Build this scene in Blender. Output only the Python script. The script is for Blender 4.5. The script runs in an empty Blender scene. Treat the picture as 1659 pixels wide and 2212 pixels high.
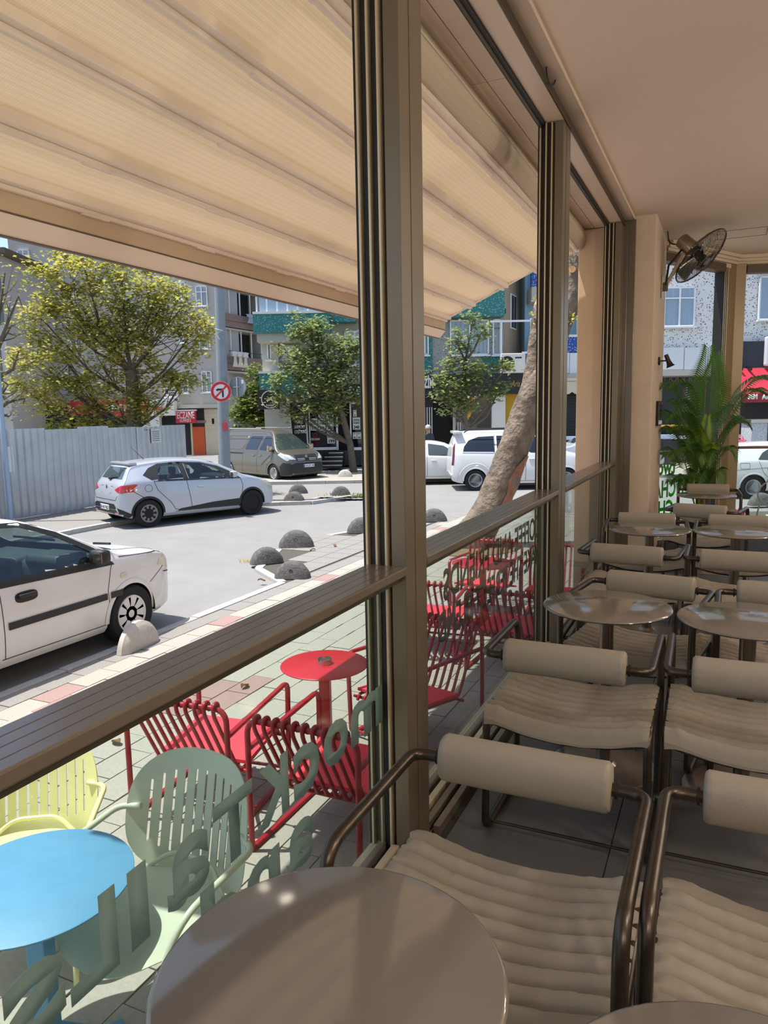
import bpy, bmesh, math, random
from mathutils import Vector, Matrix, Euler, noise
from mathutils.bvhtree import BVHTree
from mathutils.geometry import delaunay_2d_cdt
PI = math.pi
random.seed(7)
SC = bpy.context.scene
COL = SC.collection

# ------------------------------------------------------------------ camera
H_CAM = 1.66
CAM_R = ((0.90776, 0.03962, -0.41760), (0.41910, -0.13036, 0.89854), (-0.01796, -0.99067, -0.13494))
cd = bpy.data.cameras.new('camera')
cd.sensor_fit = 'HORIZONTAL'; cd.sensor_width = 36.0; cd.lens = 1583.0 / 1659.0 * 36.0
cd.clip_start = 0.02; cd.clip_end = 400
cam = bpy.data.objects.new('camera', cd); COL.objects.link(cam); SC.camera = cam
Rm = Matrix(((CAM_R[0][0], -CAM_R[0][1], -CAM_R[0][2]), (CAM_R[1][0], -CAM_R[1][1], -CAM_R[1][2]),
             (CAM_R[2][0], -CAM_R[2][1], -CAM_R[2][2])))
cam.matrix_world = Matrix.Translation((0, 0, H_CAM)) @ Rm.to_4x4()

# ------------------------------------------------------------------ sky, sun, exposure
SUN_DIR = Vector((0.30, 0.14, -1.0)).normalized()
w = bpy.data.worlds.new('world'); SC.world = w; w.use_nodes = True
nt = w.node_tree; nt.nodes.clear()
wo = nt.nodes.new('ShaderNodeOutputWorld'); bg = nt.nodes.new('ShaderNodeBackground')
sky = nt.nodes.new('ShaderNodeTexSky'); sky.sky_type = 'NISHITA'; sky.sun_disc = False
sky.sun_elevation = math.asin(-SUN_DIR.z); sky.sun_rotation = math.atan2(-SUN_DIR.x, -SUN_DIR.y)
sky.air_density = 1.0; sky.dust_density = 1.6; sky.ozone_density = 1.0
nt.links.new(sky.outputs[0], bg.inputs[0]); bg.inputs[1].default_value = 0.17
nt.links.new(bg.outputs[0], wo.inputs[0])
sl = bpy.data.lights.new('sun', 'SUN'); sl.energy = 4.9; sl.angle = math.radians(0.55); sl.color = (1.0, 0.96, 0.89)
so = bpy.data.objects.new('sun', sl); COL.objects.link(so)
so.rotation_euler = SUN_DIR.to_track_quat('-Z', 'Y').to_euler()
SC.view_settings.view_transform = 'Standard'; SC.view_settings.look = 'None'
SC.view_settings.exposure = 0.5; SC.view_settings.gamma = 1.0; SC.view_settings.use_curve_mapping = False
SC.cycles.use_denoising = True
SC.cycles.max_bounces = 10; SC.cycles.diffuse_bounces = 5; SC.cycles.glossy_bounces = 4
SC.cycles.transmission_bounces = 6; SC.cycles.transparent_max_bounces = 24
SC.cycles.sample_clamp_indirect = 6.0; SC.cycles.caustics_reflective = False; SC.cycles.caustics_refractive = False

# ------------------------------------------------------------------ helpers
def lin(c):
    return tuple(((v / 255.0) / 12.92 if v / 255.0 <= 0.04045 else ((v / 255.0 + 0.055) / 1.055) ** 2.4) for v in c)

def M(name, col, rough=0.5, metal=0.0, nz=None, bump=None, spec=0.5, coat=0.0, emit=None, transl=0.0, spots=None, col2=None):
    m = bpy.data.materials.new(name); m.use_nodes = True
    t = m.node_tree; b = t.nodes['Principled BSDF']; L = t.links.new
    c = lin(col) + (1,)
    b.inputs['Base Color'].default_value = c
    b.inputs['Roughness'].default_value = rough; b.inputs['Metallic'].default_value = metal
    b.inputs['Specular IOR Level'].default_value = spec
    b.inputs['Coat Weight'].default_value = coat; b.inputs['Coat Roughness'].default_value = 0.04
    tc = t.nodes.new('ShaderNodeTexCoord')
    last = None
    if nz:
        n = t.nodes.new('ShaderNodeTexNoise'); n.inputs['Scale'].default_value = nz[0]; n.inputs['Detail'].default_value = 6
        n.inputs['Roughness'].default_value = 0.62
        L(tc.outputs['Object'], n.inputs['Vector'])
        r = t.nodes.new('ShaderNodeValToRGB')
        c2 = lin(col2) if col2 else tuple(min(1, v * (1 + nz[1])) for v in c[:3])
        c1 = c[:3] if col2 else tuple(v * (1 - nz[1]) for v in c[:3])
        r.color_ramp.elements[0].position = 0.3; r.color_ramp.elements[1].position = 0.7
        r.color_ramp.elements[0].color = c1 + (1,); r.color_ramp.elements[1].color = c2 + (1,)
        L(n.outputs['Fac'], r.inputs[0]); last = r.outputs[0]
    if spots:   # (scale, threshold, colour): chips set in the surface
        v = t.nodes.new('ShaderNodeTexVoronoi'); v.inputs['Scale'].default_value = spots[0]
        L(tc.outputs['Object'], v.inputs['Vector'])
        r = t.nodes.new('ShaderNodeValToRGB'); r.color_ramp.interpolation = 'CONSTANT'
        r.color_ramp.elements[0].color = (1, 1, 1, 1); r.color_ramp.elements[1].position = spots[1]; r.color_ramp.elements[1].color = (0, 0, 0, 1)
        L(v.outputs['Distance'], r.inputs[0])
        x = t.nodes.new('ShaderNodeMix'); x.data_type = 'RGBA'
        L(r.outputs[0], x.inputs[0]); x.inputs[7].default_value = lin(spots[2]) + (1,)
        if last: L(last, x.inputs[6])
        else: x.inputs[6].default_value = c
        last = x.outputs[2]
    if last: L(last, b.inputs['Base Color'])
    if bump:
        n = t.nodes.new('ShaderNodeTexNoise'); n.inputs['Scale'].default_value = bump[0]; n.inputs['Detail'].default_value = 5
        L(tc.outputs['Object'], n.inputs['Vector'])
        bp = t.nodes.new('ShaderNodeBump'); bp.inputs['Strength'].default_value = bump[1]; bp.inputs['Distance'].default_value = bump[2] if len(bump) > 2 else 0.004
        L(n.outputs['Fac'], bp.inputs['Height']); L(bp.outputs[0], b.inputs['Normal'])
    if emit:
        b.inputs['Emission Color'].default_value = lin(emit[0]) + (1,); b.inputs['Emission Strength'].default_value = emit[1]
    if transl:
        tr = t.nodes.new('ShaderNodeBsdfTranslucent'); mx = t.nodes.new('ShaderNodeMixShader')
        tr.inputs[0].default_value = c
        if last: L(last, tr.inputs[0])
        mx.inputs[0].default_value = transl
        L(b.outputs[0], mx.inputs[1]); L(tr.outputs[0], mx.inputs[2])
        L(mx.outputs[0], t.nodes['Material Output'].inputs[0])
    return m

def glass_mat(name, tint, refl=1.0, base=0.05):
    m = bpy.data.materials.new(name); m.use_nodes = True
    t = m.node_tree; t.nodes.clear(); L = t.links.new
    o = t.nodes.new('ShaderNodeOutputMaterial'); tr = t.nodes.new('ShaderNodeBsdfTransparent'); gl = t.nodes.new('ShaderNodeBsdfGlossy')
    tr.inputs[0].default_value = lin(tint) + (1,); gl.inputs['Roughness'].default_value = 0.0
    lw = t.nodes.new('ShaderNodeLayerWeight'); lw.inputs[0].default_value = 0.5
    p = t.nodes.new('ShaderNodeMath'); p.operation = 'POWER'; p.inputs[1].default_value = 4.2
    a = t.nodes.new('ShaderNodeMath'); a.operation = 'MULTIPLY_ADD'; a.inputs[1].default_value = 0.9 * refl; a.inputs[2].default_value = base
    mx = t.nodes.new('ShaderNodeMixShader')
    L(lw.outputs['Facing'], p.inputs[0]); L(p.outputs[0], a.inputs[0]); L(a.outputs[0], mx.inputs[0])
    L(tr.outputs[0], mx.inputs[1]); L(gl.outputs[0], mx.inputs[2]); L(mx.outputs[0], o.inputs[0])
    return m

def empty(name, loc=(0, 0, 0), rz=0.0, label=None, cat=None, group=None, kind=None, scale=None):
    o = bpy.data.objects.new(name, None); COL.objects.link(o)
    o.location = loc; o.rotation_euler = (0, 0, rz); o.empty_display_size = 0.1
    if scale: o.scale = (scale,) * 3
    tag(o, label, cat, group, kind); return o

def tag(o, label=None, cat=None, group=None, kind=None):
    if label: o['label'] = label
    if cat: o['category'] = cat
    if group: o['group'] = group
    if kind: o['kind'] = kind
    return o

def rounded(pts, r, n=5, closed=False):
    P = [Vector(p) for p in pts]; out = []
    N = len(P)
    for i, p in enumerate(P):
        if not closed and i in (0, N - 1): out.append(p); continue
        a, b = P[i - 1], P[(i + 1) % N]
        rr = r[i] if isinstance(r, (list, tuple)) else r
        u = (a - p); v = (b - p)
        if u.length < 1e-6 or v.length < 1e-6: out.append(p); continue
        d = min(rr, u.length * 0.49, v.length * 0.49)
        if d < 1e-5: out.append(p); continue
        q0 = p + u.normalized() * d; q1 = p + v.normalized() * d
        for k in range(n + 1):
            t = k / n
            out.append(q0 * (1 - t) ** 2 + p * 2 * t * (1 - t) + q1 * t * t)
    return out

class MB:
    """collects shapes and links them as one mesh object"""
    def __init__(s): s.v = []; s.f = []
    def add(s, vs, fs, mtx=None):
        o = len(s.v)
        s.v += [tuple(mtx @ Vector(v)) if mtx else tuple(v) for v in vs]
        s.f += [tuple(i + o for i in f) for f in fs]; return s
    def box(s, lo, hi, bev=0.0, mtx=None):
        x0, y0, z0 = lo; x1, y1, z1 = hi
        if bev <= 0:
            vs = [(x0, y0, z0), (x1, y0, z0), (x1, y1, z0), (x0, y1, z0), (x0, y0, z1), (x1, y0, z1), (x1, y1, z1), (x0, y1, z1)]
            fs = [(3, 2, 1, 0), (4, 5, 6, 7), (0, 1, 5, 4), (1, 2, 6, 5), (2, 3, 7, 6), (3, 0, 4, 7)]
            return s.add(vs, fs, mtx)
        bev = min(bev, (x1 - x0) * 0.45, (y1 - y0) * 0.45, (z1 - z0) * 0.45)
        b = bmesh.new(); bmesh.ops.create_cube(b, size=1.0)
        for v in b.verts:
            v.co = Vector(((x0 + x1) / 2 + v.co.x * (x1 - x0), (y0 + y1) / 2 + v.co.y * (y1 - y0), (z0 + z1) / 2 + v.co.z * (z1 - z0)))
        bmesh.ops.bevel(b, geom=b.edges[:], offset=bev, segments=2, profile=0.6, affect='EDGES')
        b.verts.index_update()
        s.add([v.co for v in b.verts], [[v.index for v in f.verts] for f in b.faces], mtx); b.free(); return s
    def obox(s, c, ax, ay, az, sx, sy, sz, bev=0.0):
        m = Matrix((ax.normalized(), ay.normalized(), az.normalized())).transposed().to_4x4(); m.translation = Vector(c)
        return s.box((-sx / 2, -sy / 2, -sz / 2), (sx / 2, sy / 2, sz / 2), bev, m)
    def bar(s, a, b, wd, ht, up=(0, 0, 1), bev=0.0):
        a = Vector(a); b = Vector(b); d = (b - a); u = Vector(up)
        x = d.cross(u)
        if x.length < 1e-6: x = d.cross(Vector((1, 0, 0)))
        x.normalize(); z = x.cross(d).normalized()
        return s.obox((a + b) / 2, x, d, z, wd, d.length, ht, bev)
    def tube(s, pts, r, seg=8, closed=False, cap=True, flat=1.0, up=None):
        P = [Vector(p) for p in pts]; n = len(P)
        if n < 2: return s
        R = r if isinstance(r, (list, tuple)) else [r] * n
        T = []
        for i in range(n):
            if closed: d = P[(i + 1) % n] - P[i - 1]
            else: d = P[min(i + 1, n - 1)] - P[max(i - 1, 0)]
            T.append(d.normalized() if d.length > 1e-9 else Vector((0, 0, 1)))
        ref = Vector(up) if up else (Vector((0, 0, 1)) if abs(T[0].z) < 0.9 else Vector((1, 0, 0)))
        nrm = (ref - T[0] * ref.dot(T[0])).normalized()
        vs = []; fs = []
        for i in range(n):
            nrm = nrm - T[i] * nrm.dot(T[i])
            if nrm.length < 1e-6: nrm = T[i].orthogonal()
            nrm.normalize(); bn = T[i].cross(nrm)
            for k in range(seg):
                a = 2 * PI * k / seg
                vs.append(P[i] + nrm * (math.cos(a) * R[i] * flat) + bn * (math.sin(a) * R[i]))
        m = n if closed else n - 1
        for i in range(m):
            j = (i + 1) % n
            for k in range(seg):
                k2 = (k + 1) % seg
                fs.append((i * seg + k, i * seg + k2, j * seg + k2, j * seg + k))
        if cap and not closed:
            fs.append(tuple(range(seg - 1, -1, -1))); fs.append(tuple((n - 1) * seg + k for k in range(seg)))
        return s.add(vs, fs)
    def lathe(s, prof, seg=24, mtx=None, ring=False):
        vs = []; fs = []; n = len(prof)
        for r, z in prof:
            for k in range(seg):
                a = 2 * PI * k / seg; vs.append((r * math.cos(a), r * math.sin(a), z))
        for i in range(n - 1):
            for k in range(seg):
                k2 = (k + 1) % seg; fs.append((i * seg + k, i * seg + k2, (i + 1) * seg + k2, (i + 1) * seg + k))
        if ring:
            for k in range(seg): fs.append(((n - 1) * seg + k, (n - 1) * seg + (k + 1) % seg, (k + 1) % seg, k))
            return s.add(vs, fs, mtx)
        if prof[0][0] > 1e-6: fs.append(tuple(range(seg - 1, -1, -1)))
        if prof[-1][0] > 1e-6: fs.append(tuple((n - 1) * seg + k for k in range(seg)))
        return s.add(vs, fs, mtx)
    def grid(s, fn, nu, nv, closed_u=False):
        vs = [fn(u / nu, v / nv) for v in range(nv + 1) for u in range(nu + (0 if closed_u else 1))]
        w_ = nu + (0 if closed_u else 1); fs = []
        for v in range(nv):
            for u in range(nu):
                u2 = (u + 1) % w_
                fs.append((v * w_ + u, v * w_ + u2, (v + 1) * w_ + u2, (v + 1) * w_ + u))
        return s.add(vs, fs)
    def prism(s, poly, h0, h1, mtx=None):
        n = len(poly); vs = [(p[0], p[1], h0) for p in poly] + [(p[0], p[1], h1) for p in poly]
        fs = [tuple(range(n - 1, -1, -1)), tuple(range(n, 2 * n))] + [(i, (i + 1) % n, n + (i + 1) % n, n + i) for i in range(n)]
        return s.add(vs, fs, mtx)
    def mesh(s, name, mat, smooth=False, ang=None):
        me = bpy.data.meshes.new(name); me.from_pydata(s.v, [], s.f); me.materials.append(mat)
        if smooth:
            me.polygons.foreach_set('use_smooth', [True] * len(me.polygons))
            if ang: me.set_sharp_from_angle(angle=math.radians(ang))
        me.update(); return me
    def build(s, name, mat, parent=None, smooth=False, loc=None, rz=None, ang=40, label=None, kind=None):
        o = bpy.data.objects.new(name, s.mesh(name, mat, smooth, ang)); COL.objects.link(o)
        if parent: o.parent = parent
        if loc: o.location = loc
        if rz: o.rotation_euler = (0, 0, rz)
        tag(o, label, None, None, kind); return o

def fixn(o):
    b = bmesh.new(); b.from_mesh(o.data); bmesh.ops.recalc_face_normals(b, faces=b.faces[:]); b.to_mesh(o.data); b.free(); return o

def put(name, me, parent=None, loc=(0, 0, 0), rot=(0, 0, 0), label=None):
    o = bpy.data.objects.new(name, me); COL.objects.link(o)
    if parent: o.parent = parent
    o.location = loc; o.rotation_euler = rot
    if label: o['label'] = label
    return o

def dup(root, loc, rz, label=None, group=None):
    def cp(o, par):
        c = o.copy(); COL.objects.link(c)
        if par: c.parent = par; c.matrix_parent_inverse = o.matrix_parent_inverse.copy()
        for ch in o.children: cp(ch, c)
        return c
    r = cp(root, None); r.location = loc; r.rotation_euler = (0, 0, rz)
    if label: r['label'] = label
    if group: r['group'] = group
    return r

def text(name, s, h, mtx, mat, parent=None, width=None, bold=0.0, depth=0.003, align='LEFT', shear=0.0):
    """lettering: cap height h, baseline start at mtx, x along the writing, y up"""
    cu = bpy.data.curves.new(name, 'FONT'); cu.body = s; cu.size = 1.0; cu.extrude = 0.0; cu.offset = bold; cu.resolution_u = 3; cu.align_x = align; cu.shear = shear
    o = bpy.data.objects.new(name, cu); COL.objects.link(o)
    dg = bpy.context.evaluated_depsgraph_get(); me = bpy.data.meshes.new_from_object(o.evaluated_get(dg))
    bpy.data.objects.remove(o); bpy.data.curves.remove(cu)
    xs = [v.co.x for v in me.vertices]
    wid = (max(xs) - min(xs)) if xs else 1
    k = h / 0.73; kx = k if not width else width / wid
    for v in me.vertices: v.co = Vector((v.co.x * kx, v.co.y * k, v.co.z))
    b = bmesh.new(); b.from_mesh(me)
    if depth:
        r = bmesh.ops.extrude_face_region(b, geom=b.faces[:])
        for g in r['geom']:
            if isinstance(g, bmesh.types.BMVert): g.co.z += depth
    b.to_mesh(me); b.free(); me.materials.clear(); me.materials.append(mat); me.name = name
    t = bpy.data.objects.new(name, me); COL.objects.link(t)
    if parent: t.parent = parent
    t.matrix_local = mtx
    return t

def frame(o, xdir, ydir):
    x = Vector(xdir).normalized(); y = Vector(ydir).normalized(); z = x.cross(y)
    m = Matrix((x, y, z)).transposed().to_4x4(); m.translation = Vector(o); return m

# bearing of the far street: FR runs along it, FW away from the cafe
FW = Vector((-0.42149, 0.90683, 0)); FR = Vector((0.90683, 0.42149, 0))
def ST(u, wd, z): return FR * u + FW * wd + Vector((0, 0, z))
def at(x, y, wd):
    """point on the vertical plane wd metres out along FW that a sight line from the table meets"""
    kx = (x - 829.5) / 1583.0; ky = (y - 1106.0) / 1583.0
    d = Vector([r[0] * kx + r[1] * ky + r[2] for r in CAM_R])
    t = wd / d.dot(FW); return Vector((0, 0, H_CAM)) + d * t
def atz(x, y, z):
    kx = (x - 829.5) / 1583.0; ky = (y - 1106.0) / 1583.0
    d = Vector([r[0] * kx + r[1] * ky + r[2] for r in CAM_R])
    return Vector((0, 0, H_CAM)) + d * ((z - H_CAM) / d.z)
GZ = -0.735; RZ = -0.79

# ------------------------------------------------------------------ materials
m_ceil = M('ceiling_paint', (232, 213, 193), 0.75, nz=(0.8, 0.03), bump=(25, 0.05))
m_plaster = M('plaster', (204, 186, 164), 0.85, nz=(3, 0.06), bump=(90, 0.5, 0.004))
m_alu = M('champagne_aluminium', (118, 108, 90), 0.32, 0.35, nz=(6, 0.04))
m_alu2 = M('rail_aluminium', (116, 106, 94), 0.22, 0.25, nz=(5, 0.06))
m_alud = M('dark_track', (66, 59, 46), 0.5, 0.3)
m_black = M('black_rubber', (22, 21, 20), 0.6)
m_alul = M('light_fin', (206, 190, 158), 0.35, 0.3)
m_hdrf = M('header_dark_brown', (66, 52, 38), 0.5)
m_hdrs = M('header_cream', (212, 192, 168), 0.35, nz=(3, .03))
m_hdr = M('header_brown', (92, 76, 58), 0.55)
m_floor = M('floor_tile_grey', (86, 85, 84), 0.5, nz=(3.5, 0.14), bump=(60, 0.08))
m_grout = M('grout', (58, 56, 54), 0.9)
m_soffit = M('soffit_board', (222, 208, 186), 0.7, nz=(2.5, 0.06), bump=(18, 0.25, 0.01))
m_tube = M('bronze_tube', (80, 72, 64), 0.33, 0.85, nz=(25, 0.18))
m_leather = M('beige_leather', (146, 138, 124), 0.62, nz=(5, 0.05), bump=(170, 0.35, 0.002))
m_tabletop = M('table_lacquer', (138, 132, 125), 0.09, 0.35, nz=(8, 0.03))
m_tcol = M('table_column', (120, 112, 104), 0.25, 0.9)
m_base = M('table_base', (168, 150, 134), 0.28, 0.7, nz=(6, 0.12))
m_glass = glass_mat('window_glass', (242, 248, 245), 1.0, 0.06)
m_vinyl = M('frosted_vinyl', (196, 206, 198), 0.7, transl=0.55)
m_vinyl_d = M('brown_vinyl', (96, 84, 68), 0.7)
m_green = M('green_vinyl', (64, 190, 34), 0.5, transl=0.7)
m_wall = M('wall_paint', (214, 198, 176), 0.8, nz=(1.5, 0.03))
m_white = M('white_pvc', (232, 234, 236), 0.4)
m_steel = M('brushed_steel', (190, 188, 184), 0.28, 0.95)
m_chrome = M('fan_steel', (170, 160, 145), 0.2, 0.95)
m_blackgl = M('black_gloss', (12, 12, 13), 0.12)
# ================================================================== the cafe room
XI, XO = -1.0, -1.165           # inner and outer face of the glass front
ZC = 3.56                        # ceiling
CA = Vector((-0.70, 9.40, 0)); CB = Vector((0.06, 10.79, 0)); CC = Vector((5.6, 12.2, 0))   # chamfered corner of the room
def poly_slab(name, poly, z0, z1, mat, kind='structure'):
    b = MB(); b.prism(poly, z0, z1); o = b.build(name, mat); tag(o, kind=kind); return o
room = [(-0.94, -4.2), (5.6, -4.2), (5.6, CC.y), (CB.x, CB.y), (CA.x, CA.y), (-0.94, 8.2)]
fl = poly_slab('floor', [(-1.0, -4.2), (5.6, -4.2), (5.6, CC.y), (CB.x, CB.y), (CA.x, CA.y), (-1.0, 8.2)], -0.2, -0.006, m_grout)
tile_me = MB().box((0.002, 0.002, -0.006), (0.598, 1.198, 0.0), 0.001).mesh('tile', m_floor)
for i in range(6):
    for j in range(9):
        x0 = -0.93 + 0.6 * i; y0 = 0.55 + 1.2 * j - (0.6 if i % 2 else 0)
        if x0 < -0.2 and y0 > 7.6: continue
        if x0 < 0.4 and y0 > 8.4: continue
        if y0 + 1.2 > 10.6: continue
        put('tile', tile_me, fl, (x0, y0, 0))
poly_slab('ceiling', [(p[0], p[1]) for p in room], ZC, ZC + 0.12, m_ceil)
cp = MB()
for a, b in (((-0.16, 9.2), (0.34, 9.2)), ((0.34, 9.2), (0.34, 9.62)), ((0.34, 9.62), (-0.16, 9.62)), ((-0.16, 9.62), (-0.16, 9.2))):
    cp.bar((a[0], a[1], ZC - 0.001), (b[0], b[1], ZC - 0.001), 0.006, 0.004)
o = cp.build('trim_1', m_hdr); tag(o, 'thin cracked outline of an access panel in the ceiling', kind='structure')
def wallbox(name, lo, hi, mat): return tag(MB().box(lo, hi).build(name, mat), kind='structure')
wallbox('wall_back', (-1.2, -4.4, -0.2), (5.8, -4.2, 3.7), m_wall)
wallbox('wall_right', (5.6, -4.2, -0.2), (5.8, CC.y, 3.7), m_wall)
wallbox('wall_plinth', (-1.19, -4.2, GZ - 0.05), (-1.0, 8.2, -0.005), m_plaster)
# pillar with its trim strip, and the outer pilaster
tag(MB().box((-0.965, 8.06, -0.01), (-0.69, 9.42, ZC + 0.05), 0.012).build('wall_pillar', m_plaster), 'beige plastered pillar at the end of the window row', kind='structure')
tag(MB().box((-1.46, 8.10, GZ), (-1.17, 8.62, 3.5), 0.01).build('wall_pilaster', M('pilaster_paint', (226, 200, 168), 0.75, nz=(2, 0.03))), kind='structure')
wallbox('wall_pillar_core', (-1.17, 8.16, GZ), (-0.97, 9.4, 3.7), m_plaster)
tr = MB(); tr.box((-1.02, 8.035, 0), (-0.955, 8.16, 3.52), 0.004); tr.box((-0.955, 8.045, 0), (-0.885, 8.07, 3.53), 0.004)
tag(tr.build('trim_2', m_alu2), kind='structure')

# header over the three bays
hd = empty('trim_3', kind='structure')
MB().box((-1.12, -4.2, 3.475), (-1.0, 8.06, 3.50), 0.004).build('header_soffit', m_hdrs, hd)
MB().box((-1.0, -4.2, 3.475), (-0.992, 8.06, 3.585)).build('header_face', m_hdrf, hd)
MB().box((-1.16, -4.2, 3.50), (-1.0, 8.06, 3.95)).build('header_back', m_black, hd)
MB().box((-1.165, -4.2, 3.455), (-1.12, 8.06, 3.50), 0.006).build('header_track', m_black, hd)
MB().box((-1.150, -4.2, 3.447), (-1.137, 8.06, 3.456)).build('track_lip', m_alud, hd)
# soffit outside, board by board
sf = empty('trim_4', kind='structure')
for k in range(8):
    y0 = -3.2 + k * 1.5
    for x0, x1 in ((-1.30, -1.165), (-1.50, -1.304)):
        MB().box((x0, y0 + 0.003, 3.505), (x1, y0 + 1.497, 3.53), 0.002).build('board', m_soffit, sf)
MB().box((-1.52, -4.2, 3.53), (-0.9, 9.3, 3.95)).build('slab', m_plaster, sf)
tag(MB().box((-2.35, -4.2, 3.42), (-1.19, 1.62, 3.95), 0.01).build('trim_5', m_plaster), kind='structure')   # unseen slab added overhead to keep the sun off the near tables

# window bays -------------------------------------------------------
def post(parent, y0, y1, ztop=3.47):
    MB().box((-1.055, y0, -0.0), (XI, y1, ztop), 0.003).build('post', m_alu, parent)
    MB().box((XI - 0.002, y0 + 0.085, 0.0), (XI + 0.0015, y0 + 0.09, ztop)).build('post_joint', m_hdr, parent)
    tk = MB(); tk.box((XO, y0 + 0.02, 0), (-1.055, y1, ztop)); tk.build('track_block', m_alud, parent)
    for k, x in enumerate((-1.163, -1.125, -1.088)):
        MB().box((x, y0 - 0.004, 0.0), (x + 0.007, y0 + 0.03, ztop)).build('track_fin', m_black, parent)
        MB().box((x + 0.0105, y0 - 0.008, 0.0), (x + 0.018, y0 + 0.03, ztop)).build('track_fin', m_alul, parent)
        if k: MB().box((x - 0.006, y0 - 0.002, 0.0), (x - 0.002, y0 + 0.03, ztop)).build('track_brush', m_black, parent)
def bay(n, y0, y1, p0, p1, letters=None):
    wn = empty('window_%d' % n, kind='structure')
    post(wn, p0, p1)
    rl = MB(); rl.box((-1.15, y0, 1.086), (XI + 0.004, y1, 1.118), 0.005)
    r = rl.build('rail', m_alu2, wn)
    for x in (-1.112, -1.075, -1.035): MB().box((x, y0, 1.1175), (x + 0.0016, y1, 1.1186)).build('rail_groove', m_hdr, r)
    MB().box((-1.13, y0, 1.062), (-1.02, y1, 1.087)).build('rail_underside', m_alud, wn)
    MB().box((-1.096, y0, 0.05), (-1.088, y1, 1.07)).build('glass_pane', m_glass, wn)
    for k, (x, z) in enumerate(((-1.16, 0.035), (-1.125, 0.05), (-1.072, 0.05), (-1.03, 0.04), (-0.985, 0.035))):
        MB().box((x, y0, -0.005), (x + 0.028, y1, z), 0.003).build('sill_rail', (m_alul, m_alu2, m_alul, m_alu2, m_alu2)[k], wn)
    return wn
w1 = bay(1, -0.32, 2.33, 2.33, 2.53)
w2 = bay(2, 2.53, 4.97, 4.97, 5.20)
w3 = bay(3, 5.20, 7.83, 7.83, 8.06)
w0 = bay(6, -2.97, -0.52, -0.52, -0.32)
def glasstext(par, s, ystart, z, h, width, mat, bold, x=-1.0985):
    return text('lettering', s, h, frame((x, ystart, z), (0, -1, 0), (0, 0, 1)), mat, par, width, bold, 0.0015)
for ch, ys, z, wd, hh in (('m', 2.33, .545, .25, .15), ('o', 2.05, .545, .165, .15), ('c', 1.86, .54, .15, .16), ('K', 1.69, .54, .16, .17), ('T', 1.50, .535, .165, .175),
                      ('a', 1.315, .545, .15, .16), ('I', 1.123, .54, .055, .175), ('L', 1.03, .54, .125, .175), ('s', 0.885, .545, .135, .15)):
    k = 0.73 if ch.isupper() else 0.55
    glasstext(w1, ch, ys, z, hh * 0.73 / k, wd, m_vinyl, 0.035)
for ch, ys, wd in (('a', 1.80, .15), ('n', 1.63, .16), ('d', 1.44, .16)):
    glasstext(w1, ch, ys, .325, .20, wd, m_vinyl, 0.035)
glasstext(w1, 'more', 1.78, .10, .18, .6, m_vinyl, 0.035)
for s, ys, z, h, wd in (('COFFEE AND FRIENDS', 4.84, .825, .145, 1.86), ('MAKE THE PERFECT BLEND', 4.84, .645, .14, 1.93)):
    glasstext(w2, s, ys, z, h, wd, m_vinyl_d, 0.02)
# chamfered corner bay and the bay to the right of it
def slant_bay(n, A, B, z_rail, lead, tail, hasglass=True):
    wn = empty('window_%d' % n, kind='structure')
    d = (B - A).normalized(); nn = Vector((d.y, -d.x, 0))      # nn points into the room
    L = (B - A).length
    def bx(name, s0, s1, t0, t1, z0, z1, mat, bev=0.003):
        b = MB(); b.box((s0, t0, z0), (s1, t1, z1), bev, frame(A, d, -nn)); return b.build(name, mat, wn)
    bx('rail', lead, L - tail, -0.02, 0.12, 1.09, 1.122, m_alu2)
    bx('glass_pane', lead, L - tail, 0.05, 0.058, 0.05, 1.08, m_glass, 0)
    for k in range(4): bx('sill_rail', lead, L - tail, -0.03 + k * 0.045, -0.005 + k * 0.045, -0.005, 0.045, (m_alu2, m_alul)[k % 2])
    bx('head_rail', lead, L - tail, -0.02, 0.12, 3.34, 3.44, m_hdr)
    return wn, d, nn, L, bx
w4, d4, n4, L4, bx4 = slant_bay(4, CA, CB, 1.12, 0.0, 0.28)
for k, (s0, mat) in enumerate(((L4 - .30, m_black), (L4 - .275, m_alul), (L4 - .26, m_alud), (L4 - .235, m_alul), (L4 - .22, m_alud), (L4 - .195, m_alul))):
    bx4('track_fin', s0, s0 + 0.02, -0.0, 0.12, 0, 3.40, mat, 0)
bx4('track_block', L4 - .29, L4 - .16, 0.01, 0.125, 0, 3.4, m_hdr, 0)
m_alud2 = M('corner_post', (150, 132, 102), 0.4, 0.3)
cpost = MB(); cpost.prism([(CB.x - .13, CB.y - .20), (CB.x + .0, CB.y - .035), (CB.x + .115, CB.y - .015), (CB.x + .12, CB.y + .16), (CB.x - .04, CB.y + .14), (CB.x - .2, CB.y - .12)], 0, 3.46)
cpost.build('corner_post', m_alud2, w4)
w5, d5, n5, L5, bx5 = slant_bay(5, CB + Vector((0.12, 0.0, 0)), Vector((3.2, 11.75, 0)), 1.12, 0.0, 0.1)
wallbox('wall_far', (3.2, 11.7, -0.2), (5.8, 12.3, 3.7), m_wall)
tag(MB().prism([(CA.x - .06, CA.y), (CB.x, CB.y + .02), (5.6, CC.y), (5.6, CC.y + .15), (CB.x - .05, CB.y + .18), (CA.x - .2, CA.y + .05)], 3.42, 3.9).build('wall_lintel', m_wall), kind='structure')
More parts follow.
